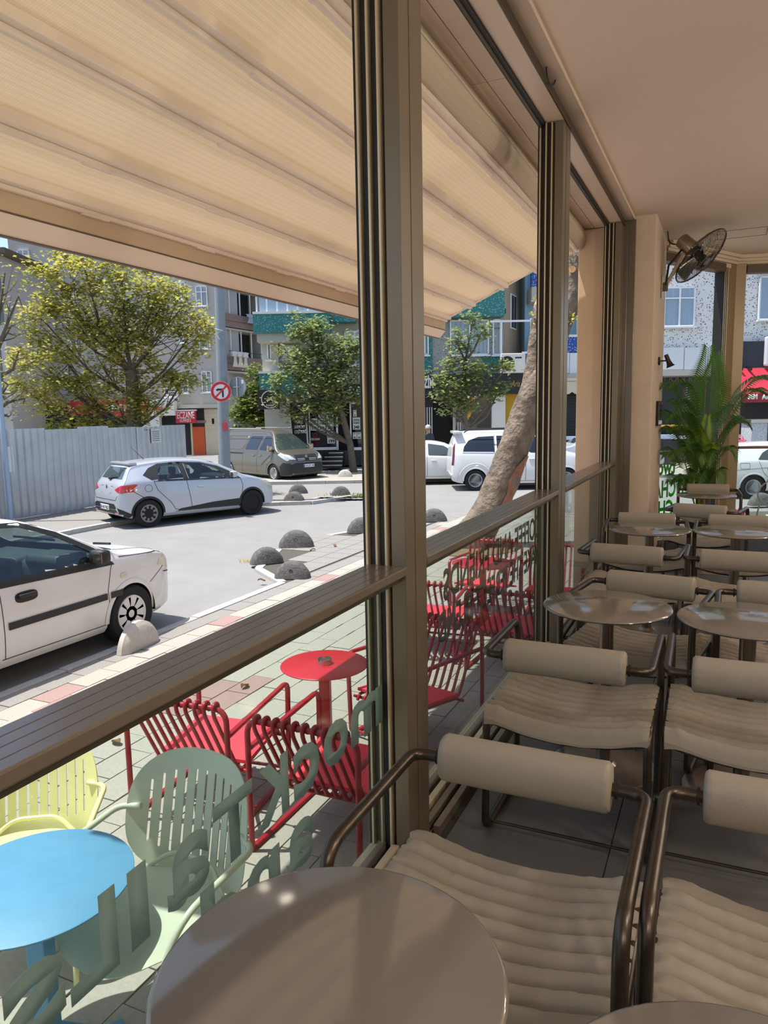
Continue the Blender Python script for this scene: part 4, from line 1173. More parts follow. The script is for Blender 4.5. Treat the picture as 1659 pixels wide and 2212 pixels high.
sb.build('panel_gaps', m_seam, root)
for sg, m_ in ((-1, 'sideR'), (1, 'sideL')):
    c.patch('tail_lamp', m_, [(.035, .76), (.26, .80), (.44, .945), (.36, .955), (.07, .93)], m_tail, .008, .05)
    c.patch('tail_lamp', 'rear', [(sg * .46, .84), (sg * .72, .77), (sg * .80, .80), (sg * .78, .93), (sg * .66, .93)], m_tail, .008, .05)
    c.patch('head_lamp', m_, [(3.42, .80), (3.92, .60), (3.95, .68), (3.60, .86)], m_lampy, .006, .05)
c.patch('rear_valance', 'rear', [(-.68, .26), (.68, .26), (.74, .40), (.50, .54), (-.50, .54), (-.74, .40)], m_trimb, .006, .08)
for m_ in ('sideR', 'sideL'): c.patch('rear_valance', m_, [(.02, .30), (.22, .24), (.30, .30), (.05, .44)], m_trimb, .006, .05)
c.patch('reflector', 'rear', [(.50, .33), (.66, .33), (.66, .365), (.50, .365)], m_tail, .012, .05); c.patch('reflector', 'rear', [(-.66, .33), (-.50, .33), (-.50, .365), (-.66, .365)], m_tail, .012, .05)
c.plate('rear', 0, .45, '34 AF 7622')
b = MB(); b.prism([(-.035, 0), (0, -.055), (.035, 0), (0, .055)], 0, .012); hh = c.hit('rear', 0, .88, .002)
o = b.build('badge', m_chrome, root); o.matrix_local = frame(hh[0], (0, -1, 0), (0, 0, 1))
b = MB(); b.bar((.16, .02, 1.07), (.20, -.30, 1.10), .02, .02); b.box((.13, -.06, 1.04), (.20, .06, 1.08), .01); b.build('rear_wiper', m_trimb, root)
MB().box((.36, -.52, 1.345), (.56, .52, 1.405), .03).build('roof_spoiler', m_csilver, root, True)
MB().tube([(.95, 0, 1.43), (.66, 0, 1.72)], [.008, .003], 6).build('aerial', m_trimb, root)
c.mirror(2.72, .97, m_csilver)
seats(root, (1.15, 2.05), h=1.0); MB().box((2.55, -.68, .62), (3.05, .68, .98), .08).build('dashboard', m_dark, root, True)
MB().tube([(2.42 + .0 * math.cos(a), .36 + .18 * math.cos(a), .92 + .18 * math.sin(a)) for a in [2 * PI * k / 20 for k in range(20)]], .015, 6, closed=True).build('steering_wheel', m_dark, root, True)
c.arches(); c.finish(); c.wheels(('cap', 'black'))
A = atz(325, 1139, RZ); B = atz(547, 1112, RZ); sc_c = (B - A).length / 2.59
place(root, A, (B - A), sc_c, (.63, -.84))

# ---- white saloon at the kerb
root = empty('saloon_car', label='white saloon at the kerb, only its front half in the photo', cat='car')
sp = dict(L=4.26, W=1.68, R=.29, wheels=(.97, 3.41), tumble=.22, crown=.06, nx=170, archmat=m_cwhite,
          top=[(0, .52), (.03, .80), (.08, .92), (.5, .97), (.75, 1.0), (1.25, 1.30), (1.6, 1.38), (2.1, 1.395), (2.5, 1.345), (2.85, 1.20), (3.30, .96), (3.42, .935), (3.8, .885), (4.08, .80), (4.19, .68), (4.24, .56), (4.26, .45)],
          bot=[(0, .42), (.08, .30), (.4, .22), (3.6, .19), (4.1, .21), (4.22, .28), (4.26, .40)],
          belt=[(0, .90), (1.0, .93), (2.0, .905), (3.0, .875), (3.5, .84), (4.26, .74)],
          plan=[(0, .74), (.1, .86), (.5, .96), (1.2, 1), (3.0, 1), (3.5, .985), (3.9, .90), (4.1, .80), (4.22, .66), (4.26, .54)])
c = Car(sp, root, m_cwhite)
G2 = [(2.02, .925), (3.0, .895), (3.02, .97), (2.72, 1.17), (2.44, 1.29), (2.06, 1.325)]; G1 = [(1.22, .945), (1.94, .93), (1.96, 1.325), (1.58, 1.305), (1.36, 1.2)]
DL = [(1.0, .94), (1.1, .893), (3.22, .826), (3.18, .93), (2.76, 1.20), (2.46, 1.325), (2.02, 1.365), (1.55, 1.345), (1.3, 1.23)]
FWn = [(-.62, .97), (.62, .97), (.52, 1.30), (-.52, 1.30)]; RW = [(-.58, 1.02), (.58, 1.02), (.5, 1.28), (-.5, 1.28)]
for m_ in ('sideR', 'sideL'):
    c.cut(m_, G1); c.cut(m_, G2); c.patch('window_surround', m_, DL, m_trimb, .004, .06, (G1, G2))
    c.patch('side_window', m_, G1, m_cglass, -.002, .12, th=0); c.patch('side_window', m_, G2, m_cglass, -.002, .12, th=0)
c.cut('front', FWn); c.patch('windscreen', 'front', FWn, m_cglass, -.002, .12, th=0)
c.cut('rear', RW); c.patch('rear_window', 'rear', RW, m_cglass, -.002, .12, th=0)
sb = MB()
for m_ in ('sideR', 'sideL'):
    for ln in ([(3.20, .86), (3.16, .78), (3.10, .60), (3.12, .30)], [(1.98, .92), (1.98, .28)], [(1.95, .28), (3.12, .27)], [(3.70, .55), (3.9, .63), (4.02, .68), (4.03, .76)], [(3.30, .885), (3.9, .83), (4.05, .78)]): c.strip('', m_, ln, .008, m_seam, .0015, mb=sb)
    c.patch('side_moulding', m_, [(2.02, .515), (3.08, .515), (3.08, .575), (2.02, .575)], m_trimb, .012, .1); c.patch('side_moulding', m_, [(3.13, .515), (3.27, .515), (3.29, .575), (3.13, .575)], m_trimb, .012, .1)
    c.patch('handle_recess', m_, superell(.11, .045, 3, 20, 2.22, .755), m_trimb, .006, .1)
    c.handle(m_, 2.22, .765, m_trimb, .17)
    c.patch('indicator', m_, superell(.042, .025, 3, 16, 3.32, .70), m_lampy, .008, .1)
    c.patch('head_lamp', m_, [(3.86, .70), (4.16, .60), (4.18, .68), (4.05, .815), (3.98, .80)], m_lampy, .006, .04)
    c.strip('', m_, [(3.98, .60), (4.2, .56)], .012, m_seam, .002, mb=sb)
c.strip('', 'top', [(3.36, -.62), (4.0, -.58), (4.08, -.3), (4.10, 0), (4.08, .3), (4.0, .58), (3.36, .62)], .008, m_seam, .0015, mb=sb)
sb.build('panel_gaps', m_seam, root)
c.patch('cowl', 'top', [(3.26, -.60), (3.40, -.60), (3.45, 0), (3.40, .60), (3.26, .60), (3.32, 0)], m_trimb, .006, .06)
for y in (-.42, .12):
    MB().bar((3.36, y, .985), (3.20, y - .38 if y < 0 else y + .4, 1.03), .018, .02).build('wiper', m_trimb, root)
c.patch('radiator_grille', 'front', [(-.34, .62), (.34, .62), (.36, .72), (-.36, .72)], m_trimb, .004, .05)
c.plate('front', 0, .45, '34 TR 1958')
c.mirror(2.98, .90, m_trimb, .12, .19, .14)
seats(root, (1.35, 2.15), h=.98)
dm = MB(); dm.box((2.72, -.70, .60), (3.25, .70, .93), .09); dm.box((2.62, -.16, .45), (2.9, .16, .94), .05); dm.box((2.70, -.68, .86), (3.05, -.22, .985), .09)
dm.build('dashboard', m_dash, root, True, ang=60)
for y in (-.085, .085): MB().box((2.605, y - .07, .80), (2.625, y + .07, .88), .012).build('air_vent', m_dark, root)
MB().tube([(2.48 + .05 * math.sin(a), .36 + .18 * math.cos(a), .90 + .17 * math.sin(a)) for a in [2 * PI * k / 20 for k in range(20)]], .015, 6, closed=True).build('steering_wheel', m_dark, root, True)
c.arches(1.16); c.finish(); c.wheels(('star', 'star'))
place(root, Vector((-5.79, 5.90, RZ)), (0.0, 1.0), 1.1, (3.41, -.82))

# ---- grey van
root = empty('panel_van', label='grey beige panel van facing us beside the shop steps', cat='van')
sp = dict(L=5.0, W=1.95, R=.335, wheels=(.97, 4.07), tumble=.15, crown=.10, nx=150, archmat=m_cgrey, tw=.21,
          top=[(0, .55), (.02, 1.2), (.05, 1.75), (.12, 1.93), (.4, 1.965), (2.0, 1.975), (3.05, 1.95), (3.35, 1.86), (3.75, 1.58), (4.22, 1.20), (4.55, 1.12), (4.80, 1.02), (4.92, .88), (4.98, .66), (5.0, .5)],
          bot=[(0, .45), (.08, .33), (.4, .26), (4.4, .23), (4.85, .24), (4.97, .30), (5.0, .42)],
          belt=[(0, 1.12), (2.0, 1.12), (3.4, 1.10), (4.2, 1.05), (5.0, .85)],
          plan=[(0, .90), (.06, .96), (.3, .99), (1, 1), (3.6, 1), (4.2, .985), (4.6, .92), (4.85, .82), (4.96, .72), (5.0, .64)])
c = Car(sp, root, m_cgrey)
FWn = [(-.72, 1.20), (.72, 1.20), (.60, 1.78), (-.60, 1.78)]
c.patch('windscreen', 'front', FWn, m_tint2, .005, .1)
sb = MB()
for m_ in ('sideR', 'sideL'):
    c.patch('side_window', m_, rounded2([(2.02, 1.18), (2.88, 1.18), (2.88, 1.70), (2.02, 1.70)], .07), m_tint, .006, .1)
    c.patch('front_window', m_, rounded2([(3.02, 1.18), (3.86, 1.15), (3.90, 1.25), (3.52, 1.62), (3.36, 1.70), (3.02, 1.70)], .06), m_tint, .006, .1)
    c.strip('pressed_panel', m_, rounded2([(.22, 1.18), (1.86, 1.18), (1.86, 1.70), (.22, 1.70)], .12), .025, m_cgrey, .006, closed=True)
    for ln in ([(1.95, 1.78), (1.95, .30)], [(2.96, 1.78), (2.96, .70), (3.0, .30)], [(3.98, 1.20), (3.95, .80), (3.66, .62), (3.60, .28)], [(1.95, 1.78), (2.96, 1.78)], [(.08, .62), (.6, .60)]): c.strip('', m_, ln, .014, m_seam, .002, mb=sb)
    c.strip('slide_rail', m_, [(.32, 1.03), (1.90, 1.03)], .05, m_trimb, .006)
    c.strip('side_crease', m_, [(1.3, .60), (2.95, .60), (3.3, .62), (3.85, 1.0)], .03, m_cgrey, .010)
    c.handle(m_, 2.72, .98, m_chrome, .2); c.handle(m_, 3.16, .98, m_chrome, .2)
    c.patch('head_lamp', m_, [(4.30, 1.02), (4.80, .80), (4.88, .84), (4.66, 1.02), (4.40, 1.10)], m_lamp, .008, .05)
    c.patch('bumper_side', m_, [(4.48, .26), (4.99, .26), (4.99, .70), (4.62, .74), (4.46, .58)], m_trimb, .010, .06)
    c.patch('tail_lamp', m_, [(0.0, .75), (.05, .75), (.05, 1.6), (0.0, 1.6)], m_tail, .008, .05)
sb.build('panel_gaps', m_seam, root)
for sg in (-1, 1): c.patch('head_lamp', 'front', [(sg * .50, .84), (sg * .84, .86), (sg * .86, 1.04), (sg * .70, 1.02)], m_lamp, .008, .05)
c.patch('bumper', 'front', [(-.80, .28), (.80, .28), (.86, .62), (.55, .72), (-.55, .72), (-.86, .62)], m_trimb, .010, .08)
c.patch('radiator_grille', 'front', [(-.48, .78), (.48, .78), (.50, 1.02), (-.50, 1.02)], m_trimb, .010, .08)
for z in (.82, .87): c.strip('grille_bar', 'front', [(-.44, z), (-.1, z)], .014, m_rim, .014); c.strip('grille_bar', 'front', [(.1, z), (.44, z)], .014, m_rim, .014)
b = MB(); b.prism([(-.06, 0), (0, -.095), (.06, 0), (0, .095)], 0, .02); b.prism([(-.03, 0), (0, -.05), (.03, 0), (0, .05)], .02, .022); hh = c.hit('front', 0, .93, .012)
o = b.build('badge', m_chrome, root); o.matrix_local = frame(hh[0], (0, 1, 0), (0, 0, 1))
c.plate('front', .05, .60, '34 LRY 48'); c.mirror(3.92, 1.16, m_chrome, .16, .24, .24)
for y in (-.7, .7): MB().bar((.5, y, 2.0), (3.0, y, 2.0), .03, .03, bev=.01).build('roof_rail', m_rim, root)
c.arches(); c.finish(); c.wheels(('twin', 'twin'))
place(root, atz(592, 1041, RZ), (.927, -.375), .96, (4.07, -.95))

# ---- white high-roof car behind the leaning trunk
root = empty('van_car', label='white high-roofed family van behind the leaning tree trunk', cat='car')
sp = dict(L=4.38, W=1.81, R=.32, wheels=(.72, 3.45), tumble=.17, crown=.09, nx=140, archmat=m_cwhite,
          top=[(0, .55), (.02, 1.0), (.07, 1.40), (.20, 1.72), (.34, 1.77), (1.0, 1.80), (2.0, 1.80), (2.5, 1.75), (2.85, 1.60), (3.45, 1.18), (3.6, 1.12), (4.05, 1.0), (4.25, .85), (4.34, .65), (4.38, .5)],
          bot=[(0, .44), (.06, .30), (.4, .23), (3.8, .2), (4.25, .23), (4.36, .30), (4.38, .42)],
          belt=[(0, 1.10), (1.5, 1.10), (2.6, 1.08), (3.4, 1.02), (4.38, .85)],
          plan=[(0, .86), (.06, .93), (.3, .985), (1, 1), (3.2, 1), (3.7, .97), (4.1, .86), (4.3, .72), (4.38, .58)])
c = Car(sp, root, m_cwhite)
sb = MB()
for m_ in ('sideR', 'sideL'):
    c.patch('rear_side_window', m_, [(.36, 1.17), (1.30, 1.15), (1.32, 1.62), (.85, 1.60), (.55, 1.50), (.40, 1.32)], m_tint, .006, .08)
    c.strip('window_trim', m_, [(.34, 1.155), (1.28, 1.135)], .03, m_rim, .012)
    c.patch('middle_window', m_, [(1.38, 1.14), (2.16, 1.12), (2.14, 1.62), (1.40, 1.625)], m_tint, .006, .08)
    c.patch('front_window', m_, rounded2([(2.32, 1.12), (3.02, 1.10), (3.05, 1.18), (2.72, 1.52), (2.48, 1.62), (2.30, 1.62)], .1), m_tint, .006, .08)
    for ln in ([(1.34, 1.66), (1.30, .95), (1.28, .70)], [(2.24, 1.68), (2.22, .30)], [(3.18, 1.12), (3.12, .8), (3.02, .30)], [(1.0, .30), (3.0, .28)]): c.strip('', m_, ln, .012, m_seam, .002, mb=sb)
    c.handle(m_, 2.42, .93, m_cwhite, .2)
    c.strip('arch_flare', m_, [(.72 + .50 * math.cos(a), .32 + .50 * math.sin(a)) for a in [.1 + (PI - .2) * k / 20 for k in range(21)]], .05, m_cwhite, .012)
    c.patch('tail_lamp', m_, [(.02, .78), (.075, .78), (.14, 1.42), (.08, 1.42)], m_tail2, .010, .05)
    c.patch('bumper_corner', m_, [(.0, .34), (.16, .30), (.22, .52), (.0, .62)], m_cwhite, .02, .06)
sb.build('panel_gaps', m_seam, root)
for y in (-.66, .66): MB().tube(rounded([(.40, y, 1.74), (.5, y, 1.82), (2.0, y, 1.83), (2.2, y, 1.77)], .08, 4), .018, 8).build('roof_rail', m_trimb, root, True)
MB().box((.10, -.62, 1.70), (.36, .62, 1.785), .03).build('roof_spoiler', m_cwhite, root, True)
c.patch('windscreen', 'front', [(-.70, 1.17), (.70, 1.17), (.58, 1.62), (-.58, 1.62)], m_tint2, .005, .1)
c.mirror(3.12, 1.1, m_cwhite, .13, .22, .18)
c.arches(); c.finish(); c.wheels(('alloy5', 'alloy5'))
place(root, atz(1028, 1061, RZ), FR, 1.02, (.72, -.89))

# ---- saloons further back and the hatchback outside the corner window
def plain_car(name, lab, paint, kinds, hatch=False, glass=None):
    root = empty(name, label=lab, cat='car')
    tail = [(0, .52), (.03, .80), (.08, .95), (.4, 1.0), (.62, 1.04), (1.15, 1.33), (1.6, 1.43)] if not hatch else [(0, .55), (.04, .80), (.12, 1.0), (.22, 1.08), (.50, 1.36), (.9, 1.44), (1.6, 1.47)]
    sp = dict(L=4.4, W=1.78, R=.315, wheels=(.86, 3.50), tumble=.24, crown=.075, nx=110, archmat=paint,
              top=tail + [(2.1, 1.46), (2.6, 1.38), (3.3, 1.0), (3.5, .95), (4.0, .84), (4.25, .70), (4.36, .56), (4.4, .45)],
              bot=[(0, .42), (.08, .30), (.4, .22), (3.8, .2), (4.25, .22), (4.37, .3), (4.4, .42)],
              belt=[(0, .94), (1.0, .99), (2.0, .95), (3.2, .90), (4.4, .78)], plan=[(0, .72), (.1, .86), (.5, .96), (1.2, 1), (3.2, 1), (3.7, .96), (4.1, .84), (4.32, .68), (4.4, .54)])
    c = Car(sp, root, paint); sb = MB()
    for m_ in ('sideR', 'sideL'):
        c.patch('rear_side_window', m_, rounded2([(.98, 1.03), (1.92, .995), (1.92, 1.36), (1.45, 1.34), (1.15, 1.2)], .04), glass or m_tint2, .006, .08)
        c.patch('front_window', m_, rounded2([(2.02, .99), (3.02, .95), (2.95, 1.05), (2.55, 1.29), (2.02, 1.37)], .04), glass or m_tint2, .006, .08)
        for ln in ([(1.97, 1.38), (1.98, .3)], [(3.12, .92), (3.15, .6), (3.05, .3)], [(1.0, 1.0), (1.1, .7), (1.3, .5), (1.35, .32)], [(1.3, .3), (3.05, .28)]): c.strip('', m_, ln, .010, m_seam, .002, mb=sb)
        c.handle(m_, 1.72, .83, paint, .18); c.handle(m_, 2.75 - .55, .82, paint, .18)
        c.patch('head_lamp', m_, [(3.8, .76), (4.25, .60), (4.28, .68), (3.95, .84)], m_lamp, .006, .05)
        c.patch('tail_lamp', m_, [(.03, .76), (.36, .82), (.40, .92), (.06, .92)], m_tail, .008, .05)
    if hatch: c.strip('', 'sideR', rounded2([(.52, .80), (.76, .80), (.76, .95), (.52, .95)], .03), .008, m_seam, .002, closed=True, mb=sb); c.strip('', 'sideR', [(.05, .74), (1.4, .84), (3.0, .82)], .008, m_seam, .002, mb=sb)
    sb.build('panel_gaps', m_seam, root)
    c.patch('windscreen', 'front', [(-.66, 1.0), (.66, 1.0), (.54, 1.36), (-.54, 1.36)], m_tint2, .005, .1)
    c.patch('rear_window', 'rear', [(-.56, 1.10), (.56, 1.10), (.48, 1.34), (-.48, 1.34)], m_tint2, .005, .1)
    c.mirror(3.02, .95, paint); c.arches(); c.finish(); c.wheels(kinds); return root
r = plain_car('saloon_car', 'white saloon half hidden behind the first post, nose behind the white van', m_cwhite, ('alloy5', 'alloy5'))
P = at(992, 985, 24.3); place(r, P, FR, 1.0, (3.02, -1.0))
r = plain_car('hatchback_car', 'white hatchback outside the corner window, behind the teapot drawing', m_cwhite, ('alloy5', 'alloy5'), True)
place(r, atz(1627, 1079, RZ), FR, 1.0, (.86, -.87))
r = plain_car('saloon_car', 'silver car behind the dark parapet across the street', m_csilver, ('alloy5', 'alloy5'))
P = at(1300, 925, 29.0); place(r, P, FR, 1.0, (1.9, -.4))
# ================================================================== the far side of the crossing
ANG = math.atan2(FR.y, FR.x)
def UZ(px, py, wd):
    p = at(px, py, wd); return p.dot(FR), p.z
def rect(x0, y0, x1, y1, wd):
    ym = (y0 + y1) / 2; xm = (x0 + x1) / 2
    return UZ(x0, ym, wd)[0], UZ(x1, ym, wd)[0], UZ(xm, y1, wd)[1], UZ(xm, y0, wd)[1]
class Fac:
    """a thing on the far side whose local x runs along the street, y away from us"""
    def __init__(s, name, label, cat, px, wd, group=None, kind=None):
        s.wd = wd; s.uc = UZ(px, 890, wd)[0]
        s.root = empty(name, ST(s.uc, wd, RZ), ANG, label, cat, group, kind)
    def raw(s, u0, u1, z0, z1, d0, d1, bev=0, mb=None):
        b = mb or MB(); b.box((u0 - s.uc, d0, z0 - RZ), (u1 - s.uc, d1, z1 - RZ), bev); return b
    def box(s, name, x0, y0, x1, y1, d0, d1, mat, bev=0.0, parent=None):
        u0, u1, z0, z1 = rect(x0, y0, x1, y1, s.wd + min(d0, d1) * .0)
        return s.raw(u0, u1, z0, z1, d0, d1, bev).build(name, mat, parent or s.root)
    def text(s, name, st, x0, y0, x1, y1, d, mat, bold=.02, parent=None, depth=.02, fit=True, shear=0):
        u0, u1, z0, z1 = rect(x0, y0, x1, y1, s.wd)
        return text(name, st, z1 - z0, frame((u0 - s.uc, d, z0 - RZ), (1, 0, 0), (0, 0, 1)), mat, parent or s.root, (u1 - u0) if fit else None, bold, depth, 'LEFT', shear)
    def window(s, x0, y0, x1, y1, d=0.0, cols=2, transom=0.3, fr=None, gl=None, curtain=None, sill=True, name='window'):
        u0, u1, z0, z1 = rect(x0, y0, x1, y1, s.wd); t = .055
        fr = fr or m_white; b = MB()
        for a in (u0, u1 - t): s.raw(a, a + t, z0, z1, d - .05, d + .03, 0, b)
        for a in (z0, z1 - t): s.raw(u0, u1, a, a + t, d - .05, d + .03, 0, b)
        for k in range(1, cols): q = u0 + (u1 - u0) * k / cols; s.raw(q - t * .6, q + t * .6, z0, z1, d - .06, d + .02, 0, b)
        if transom: q = z1 - (z1 - z0) * transom; s.raw(u0, u1, q - t * .5, q + t * .5, d - .055, d + .02, 0, b)
        o = b.build(name, fr, s.root)
        for k in range(cols):
            a0 = u0 + (u1 - u0) * k / cols + t * .6; a1 = u0 + (u1 - u0) * (k + 1) / cols - t * .6
            if transom:
                q = z1 - (z1 - z0) * transom
                s.raw(a0, a1, z0 + t, q - t * .5, d - .02, d - .01).build('pane', gl or m_wpane, o); s.raw(a0, a1, q + t * .5, z1 - t, d - .02, d - .01).build('pane', gl or m_wpane, o)
            else: s.raw(a0, a1, z0 + t, z1 - t, d - .02, d - .01).build('pane', gl or m_wpane, o)
        if curtain:
            b = MB(); nw = 26
            vs = []
            for k in range(nw + 1):
                u = u0 + .06 + (u1 - u0 - .12) * k / nw; dd = d + .035 + .018 * math.cos(k * 1.9)
                vs += [(u - s.uc, dd, z0 - RZ + .05), (u - s.uc, dd, z1 - RZ - .05)]
            b.add(vs, [(2 * k, 2 * k + 2, 2 * k + 3, 2 * k + 1) for k in range(nw)]); b.build('curtain', curtain, o, True)
        else: s.raw(u0 + .02, u1 - .02, z0 + .02, z1 - .02, d + .05, d + .06).build('dark_room', m_roomdark, o)
        if sill: s.raw(u0 - .06, u1 + .06, z0 - .06, z0, d - .14, d + .02).build('sill', m_white, o)
        return o
m_wpane = glass_mat('far_pane', (246, 249, 251), 0.5, 0.06)
m_roomdark = M('dark_room', (48, 50, 54), .9)
m_curt = M('white_curtain', (206, 212, 216), .9, transl=.3)
m_curtb = M('blue_white_curtain', (190, 210, 228), .9, transl=.3)
m_grey1 = M('grey_render', (178, 176, 172), .9, nz=(.35, .07), bump=(14, .2, .01))
m_brown = M('brown_render', (146, 126, 118), .9, nz=(.6, .06))
m_teal = M('teal_terrazzo', (54, 122, 120), .8, spots=(14, .26, (150, 186, 184)), bump=(30, .3, .01))
m_bluet = M('blue_terrazzo', (52, 82, 156), .8, spots=(12, .28, (170, 190, 220)), bump=(30, .3, .01))
m_speck = M('speckled_render', (222, 222, 220), .9, spots=(13, .27, (52, 56, 64)), bump=(22, .8, .02))
m_conc = M('far_concrete', (186, 182, 172), .9, nz=(.7, .06))
m_beigew = M('alley_render', (168, 150, 126), .9, nz=(.5, .07))
m_panelw = M('white_cladding', (214, 218, 222), .35)
m_signred = M('sign_red', (196, 30, 56), .5)
m_signdr = M('sign_dark_red', (150, 24, 44), .5)
m_signw = M('sign_white', (222, 220, 214), .6)
m_signb = M('sign_black', (26, 27, 30), .5)
m_orange = M('orange_door', (206, 84, 34), .5)
m_tilebk = M('black_tile', (38, 42, 50), .25)
m_cream = M('cream_stone', (206, 196, 168), .85, nz=(3, .05))
m_paper = M('price_paper', (226, 226, 220), .7)
m_gold = M('gold_curtain', (196, 150, 40), .85)
m_metal = M('zinc_sheet', (190, 196, 202), .36, .6, nz=(1.4, .10), bump=(4, .1, .01))
m_polec = M('pole_concrete', (136, 144, 150), .85, nz=(3, .08))

# ---- grey block on the left
f = Fac('apartment_block', 'grey rendered apartment block behind the yellow-green tree and the fence', 'building', 250, 46)
f.box('wall', 18, 60, 474, 1000, 0, 10, m_grey1)
for (x0, y0, x1, y1) in ((424, 618, 449, 662), (431, 708, 455, 754), (437, 802, 459, 848), (384, 610, 402, 648), (388, 710, 405, 742), (384, 806, 408, 850), (40, 540, 66, 580), (42, 640, 68, 680), (48, 735, 74, 775), (150, 640, 176, 680), (155, 735, 180, 775), (270, 700, 296, 742), (272, 800, 298, 842), (160, 830, 186, 868)):
    f.window(x0, y0, x1, y1, -.06, 2, .3, curtain=m_curt)
f.box('drain_pipe', 470, 60, 474, 1000, -.12, 0, m_polec)
f.box('ledge', 380, 874, 474, 882, -.5, 0, m_conc)
f.box('shop_wall', 445, 884, 474, 1000, -.08, 0, m_cream)
for k in range(5): f.box('stone_joint', 446, 892 + 9 * k, 474, 893 + 9 * k, -.085, -.07, m_conc)
f.box('oval_hole', 459, 904, 464, 916, -.10, -.05, m_hole, .05)
f.box('shop_opening', 0, 880, 445, 1000, -.05, 0, m_roomdark)
d_ = f.box('door', 419, 922, 445, 1000, -.12, -.06, m_orange)
f.box('door_frame', 415, 914, 419, 1000, -.14, -.02, m_cream); f.box('door_lintel', 415, 908, 446, 914, -.14, -.02, m_brown)
s1 = Fac('pharmacy_sign', 'red hanging pharmacy sign with white letters ECZANE above the orange door', 'sign', 402, 45.2)
s1.box('panel', 381, 886, 424, 914, -.12, .12, m_signred, .02); s1.box('border', 380, 885, 425, 888, -.14, .14, m_signw)
s1.text('lettering', 'ECZANE', 384, 889, 421, 904, -.122, m_signw, .012); s1.text('lettering', 'GÜNEŞLİ', 390, 905.5, 414, 911, -.122, m_signw, .005)
s2 = Fac('shop_sign', 'long red and white pharmacy fascia with slanted end under the tree', 'sign', 280, 44.8)
s2.box('panel', 150, 864, 325, 900, -.1, .5, m_signred); s2.box('end_panel', 325, 862, 378, 898, -.1, .5, m_signw)
s2.box('base_panel', 291, 898, 345, 930, .0, .5, m_signw)
s2.text('lettering', 'eczane', 196, 868, 290, 888, -.12, m_signw, .04); s2.text('lettering', 'ECZANE', 326, 878, 354, 887, -.12, m_signred, .02)
s2.box('logo_plate', 303, 868, 324, 893, -.16, -.1, m_signw); s2.box('logo_square', 306, 871, 321, 889, -.19, -.15, M('logo_orange', (226, 88, 28), .5)); s2.text('logo_letter', 'E', 309, 874, 318, 887, -.21, m_signred, .06)
s3 = Fac('poster_board', 'white poster board with purple print above the pharmacy sign', 'sign', 370, 45)
s3.box('panel', 355, 836, 385, 866, -.05, .05, m_signw); s3.box('band', 355, 861, 385, 866, -.06, 0, M('purple_ink', (70, 60, 120), .6)); s3.box('square_mark', 358, 841, 365, 851, -.06, 0, M('purple_mark', (80, 60, 140), .6))
for k in range(3): s3.box('print_line', 367, 843 + 5 * k, 382, 845 + 5 * k, -.06, 0, m_signb)
s4 = Fac('shop_sign', 'black shop fascia with pale script at the far left above the fence', 'sign', 80, 44)
s4.box('panel', 14, 876, 146, 925, -.1, .1, m_signb); s4.text('lettering', 'Çalış', 52, 880, 105, 902, -.12, m_conc, .0, shear=.3)
f0 = Fac('apartment_block', 'dark edged pale building at the far left edge of the photo', 'building', -40, 40)
f0.box('wall', -260, 548, 17, 1000, 0, 8, m_grey1); f0.box('roof_edge', -260, 540, 19, 552, -.4, 8.3, m_hdr); f0.box('window_band', -40, 600, 6, 700, -.05, .0, m_tint2); f0.box('window_band', -40, 740, 6, 860, -.05, .0, m_tint2)

# ---- brown block with laundry balconies; its balcony front runs into the picture
A_ = at(484, 800, 46.4)
bb = empty('balcony_block', (A_.x, A_.y, RZ), 0, 'brown balcony block with washing hung out, behind the road sign pole', 'building')
def bx(name, y0, y1, z0, z1, x0, x1, mat, par=None): return MB().box((x0, y0, z0 - RZ), (x1, y1, z1 - RZ)).build(name, mat, par or bb)
bx('wall', -.2, 8.5, RZ, 18, -2.2, -1.2, m_conc); bx('end_wall', 4.4, 4.55, RZ, 18, -1.2, -.02, m_conc)
bx('side_wall', -.35, -.2, RZ, 18, -2.2, 0, m_grey1)
zf = lambda py, px=520: at(px, py, 48.2).z
for k, (yt, yb) in enumerate(((772, 803), (682, 712), (592, 622))):
    z1, z0 = zf(yt), zf(yb)
    bx('balcony_parapet', -.2, 4.4, z0, z1, -.12, 0, m_brown); bx('balcony_floor', -.2, 4.4, z0 - .12, z0 + .05, -1.2, 0, m_conc)
    bx('parapet_joint', -.2, 4.4, (z0 + z1) / 2 - .015, (z0 + z1) / 2 + .015, -.001, .006, m_hdr)
    zt = zf(yt - 62)
    for q in range(5): bx('glazing_bar', -.2 + q * 1.12, -.14 + q * 1.12, z1, zt, -.10, -.04, m_white)
    b = MB(); vs = []
    for q in range(31):
        y = -.1 + 2.0 * q / 30; vs += [(-.16 + .03 * math.cos(q * 2.1), y, z1 - RZ - .05), (-.16 + .03 * math.cos(q * 2.1), y, zt - RZ)]
    b.add(vs, [(2 * q, 2 * q + 2, 2 * q + 3, 2 * q + 1) for q in range(30)]); b.build('curtain', m_curt, bb, True)
    bx('dark_room', 2.1, 4.3, z1, zt, -1.1, -1.0, m_roomdark)
    if k == 0: MB().tube([(.55, -.1, z1 - RZ + .25), (.55, 4.6, z1 - RZ + .22)], .02, 6).build('drying_rail', m_trimb, bb)
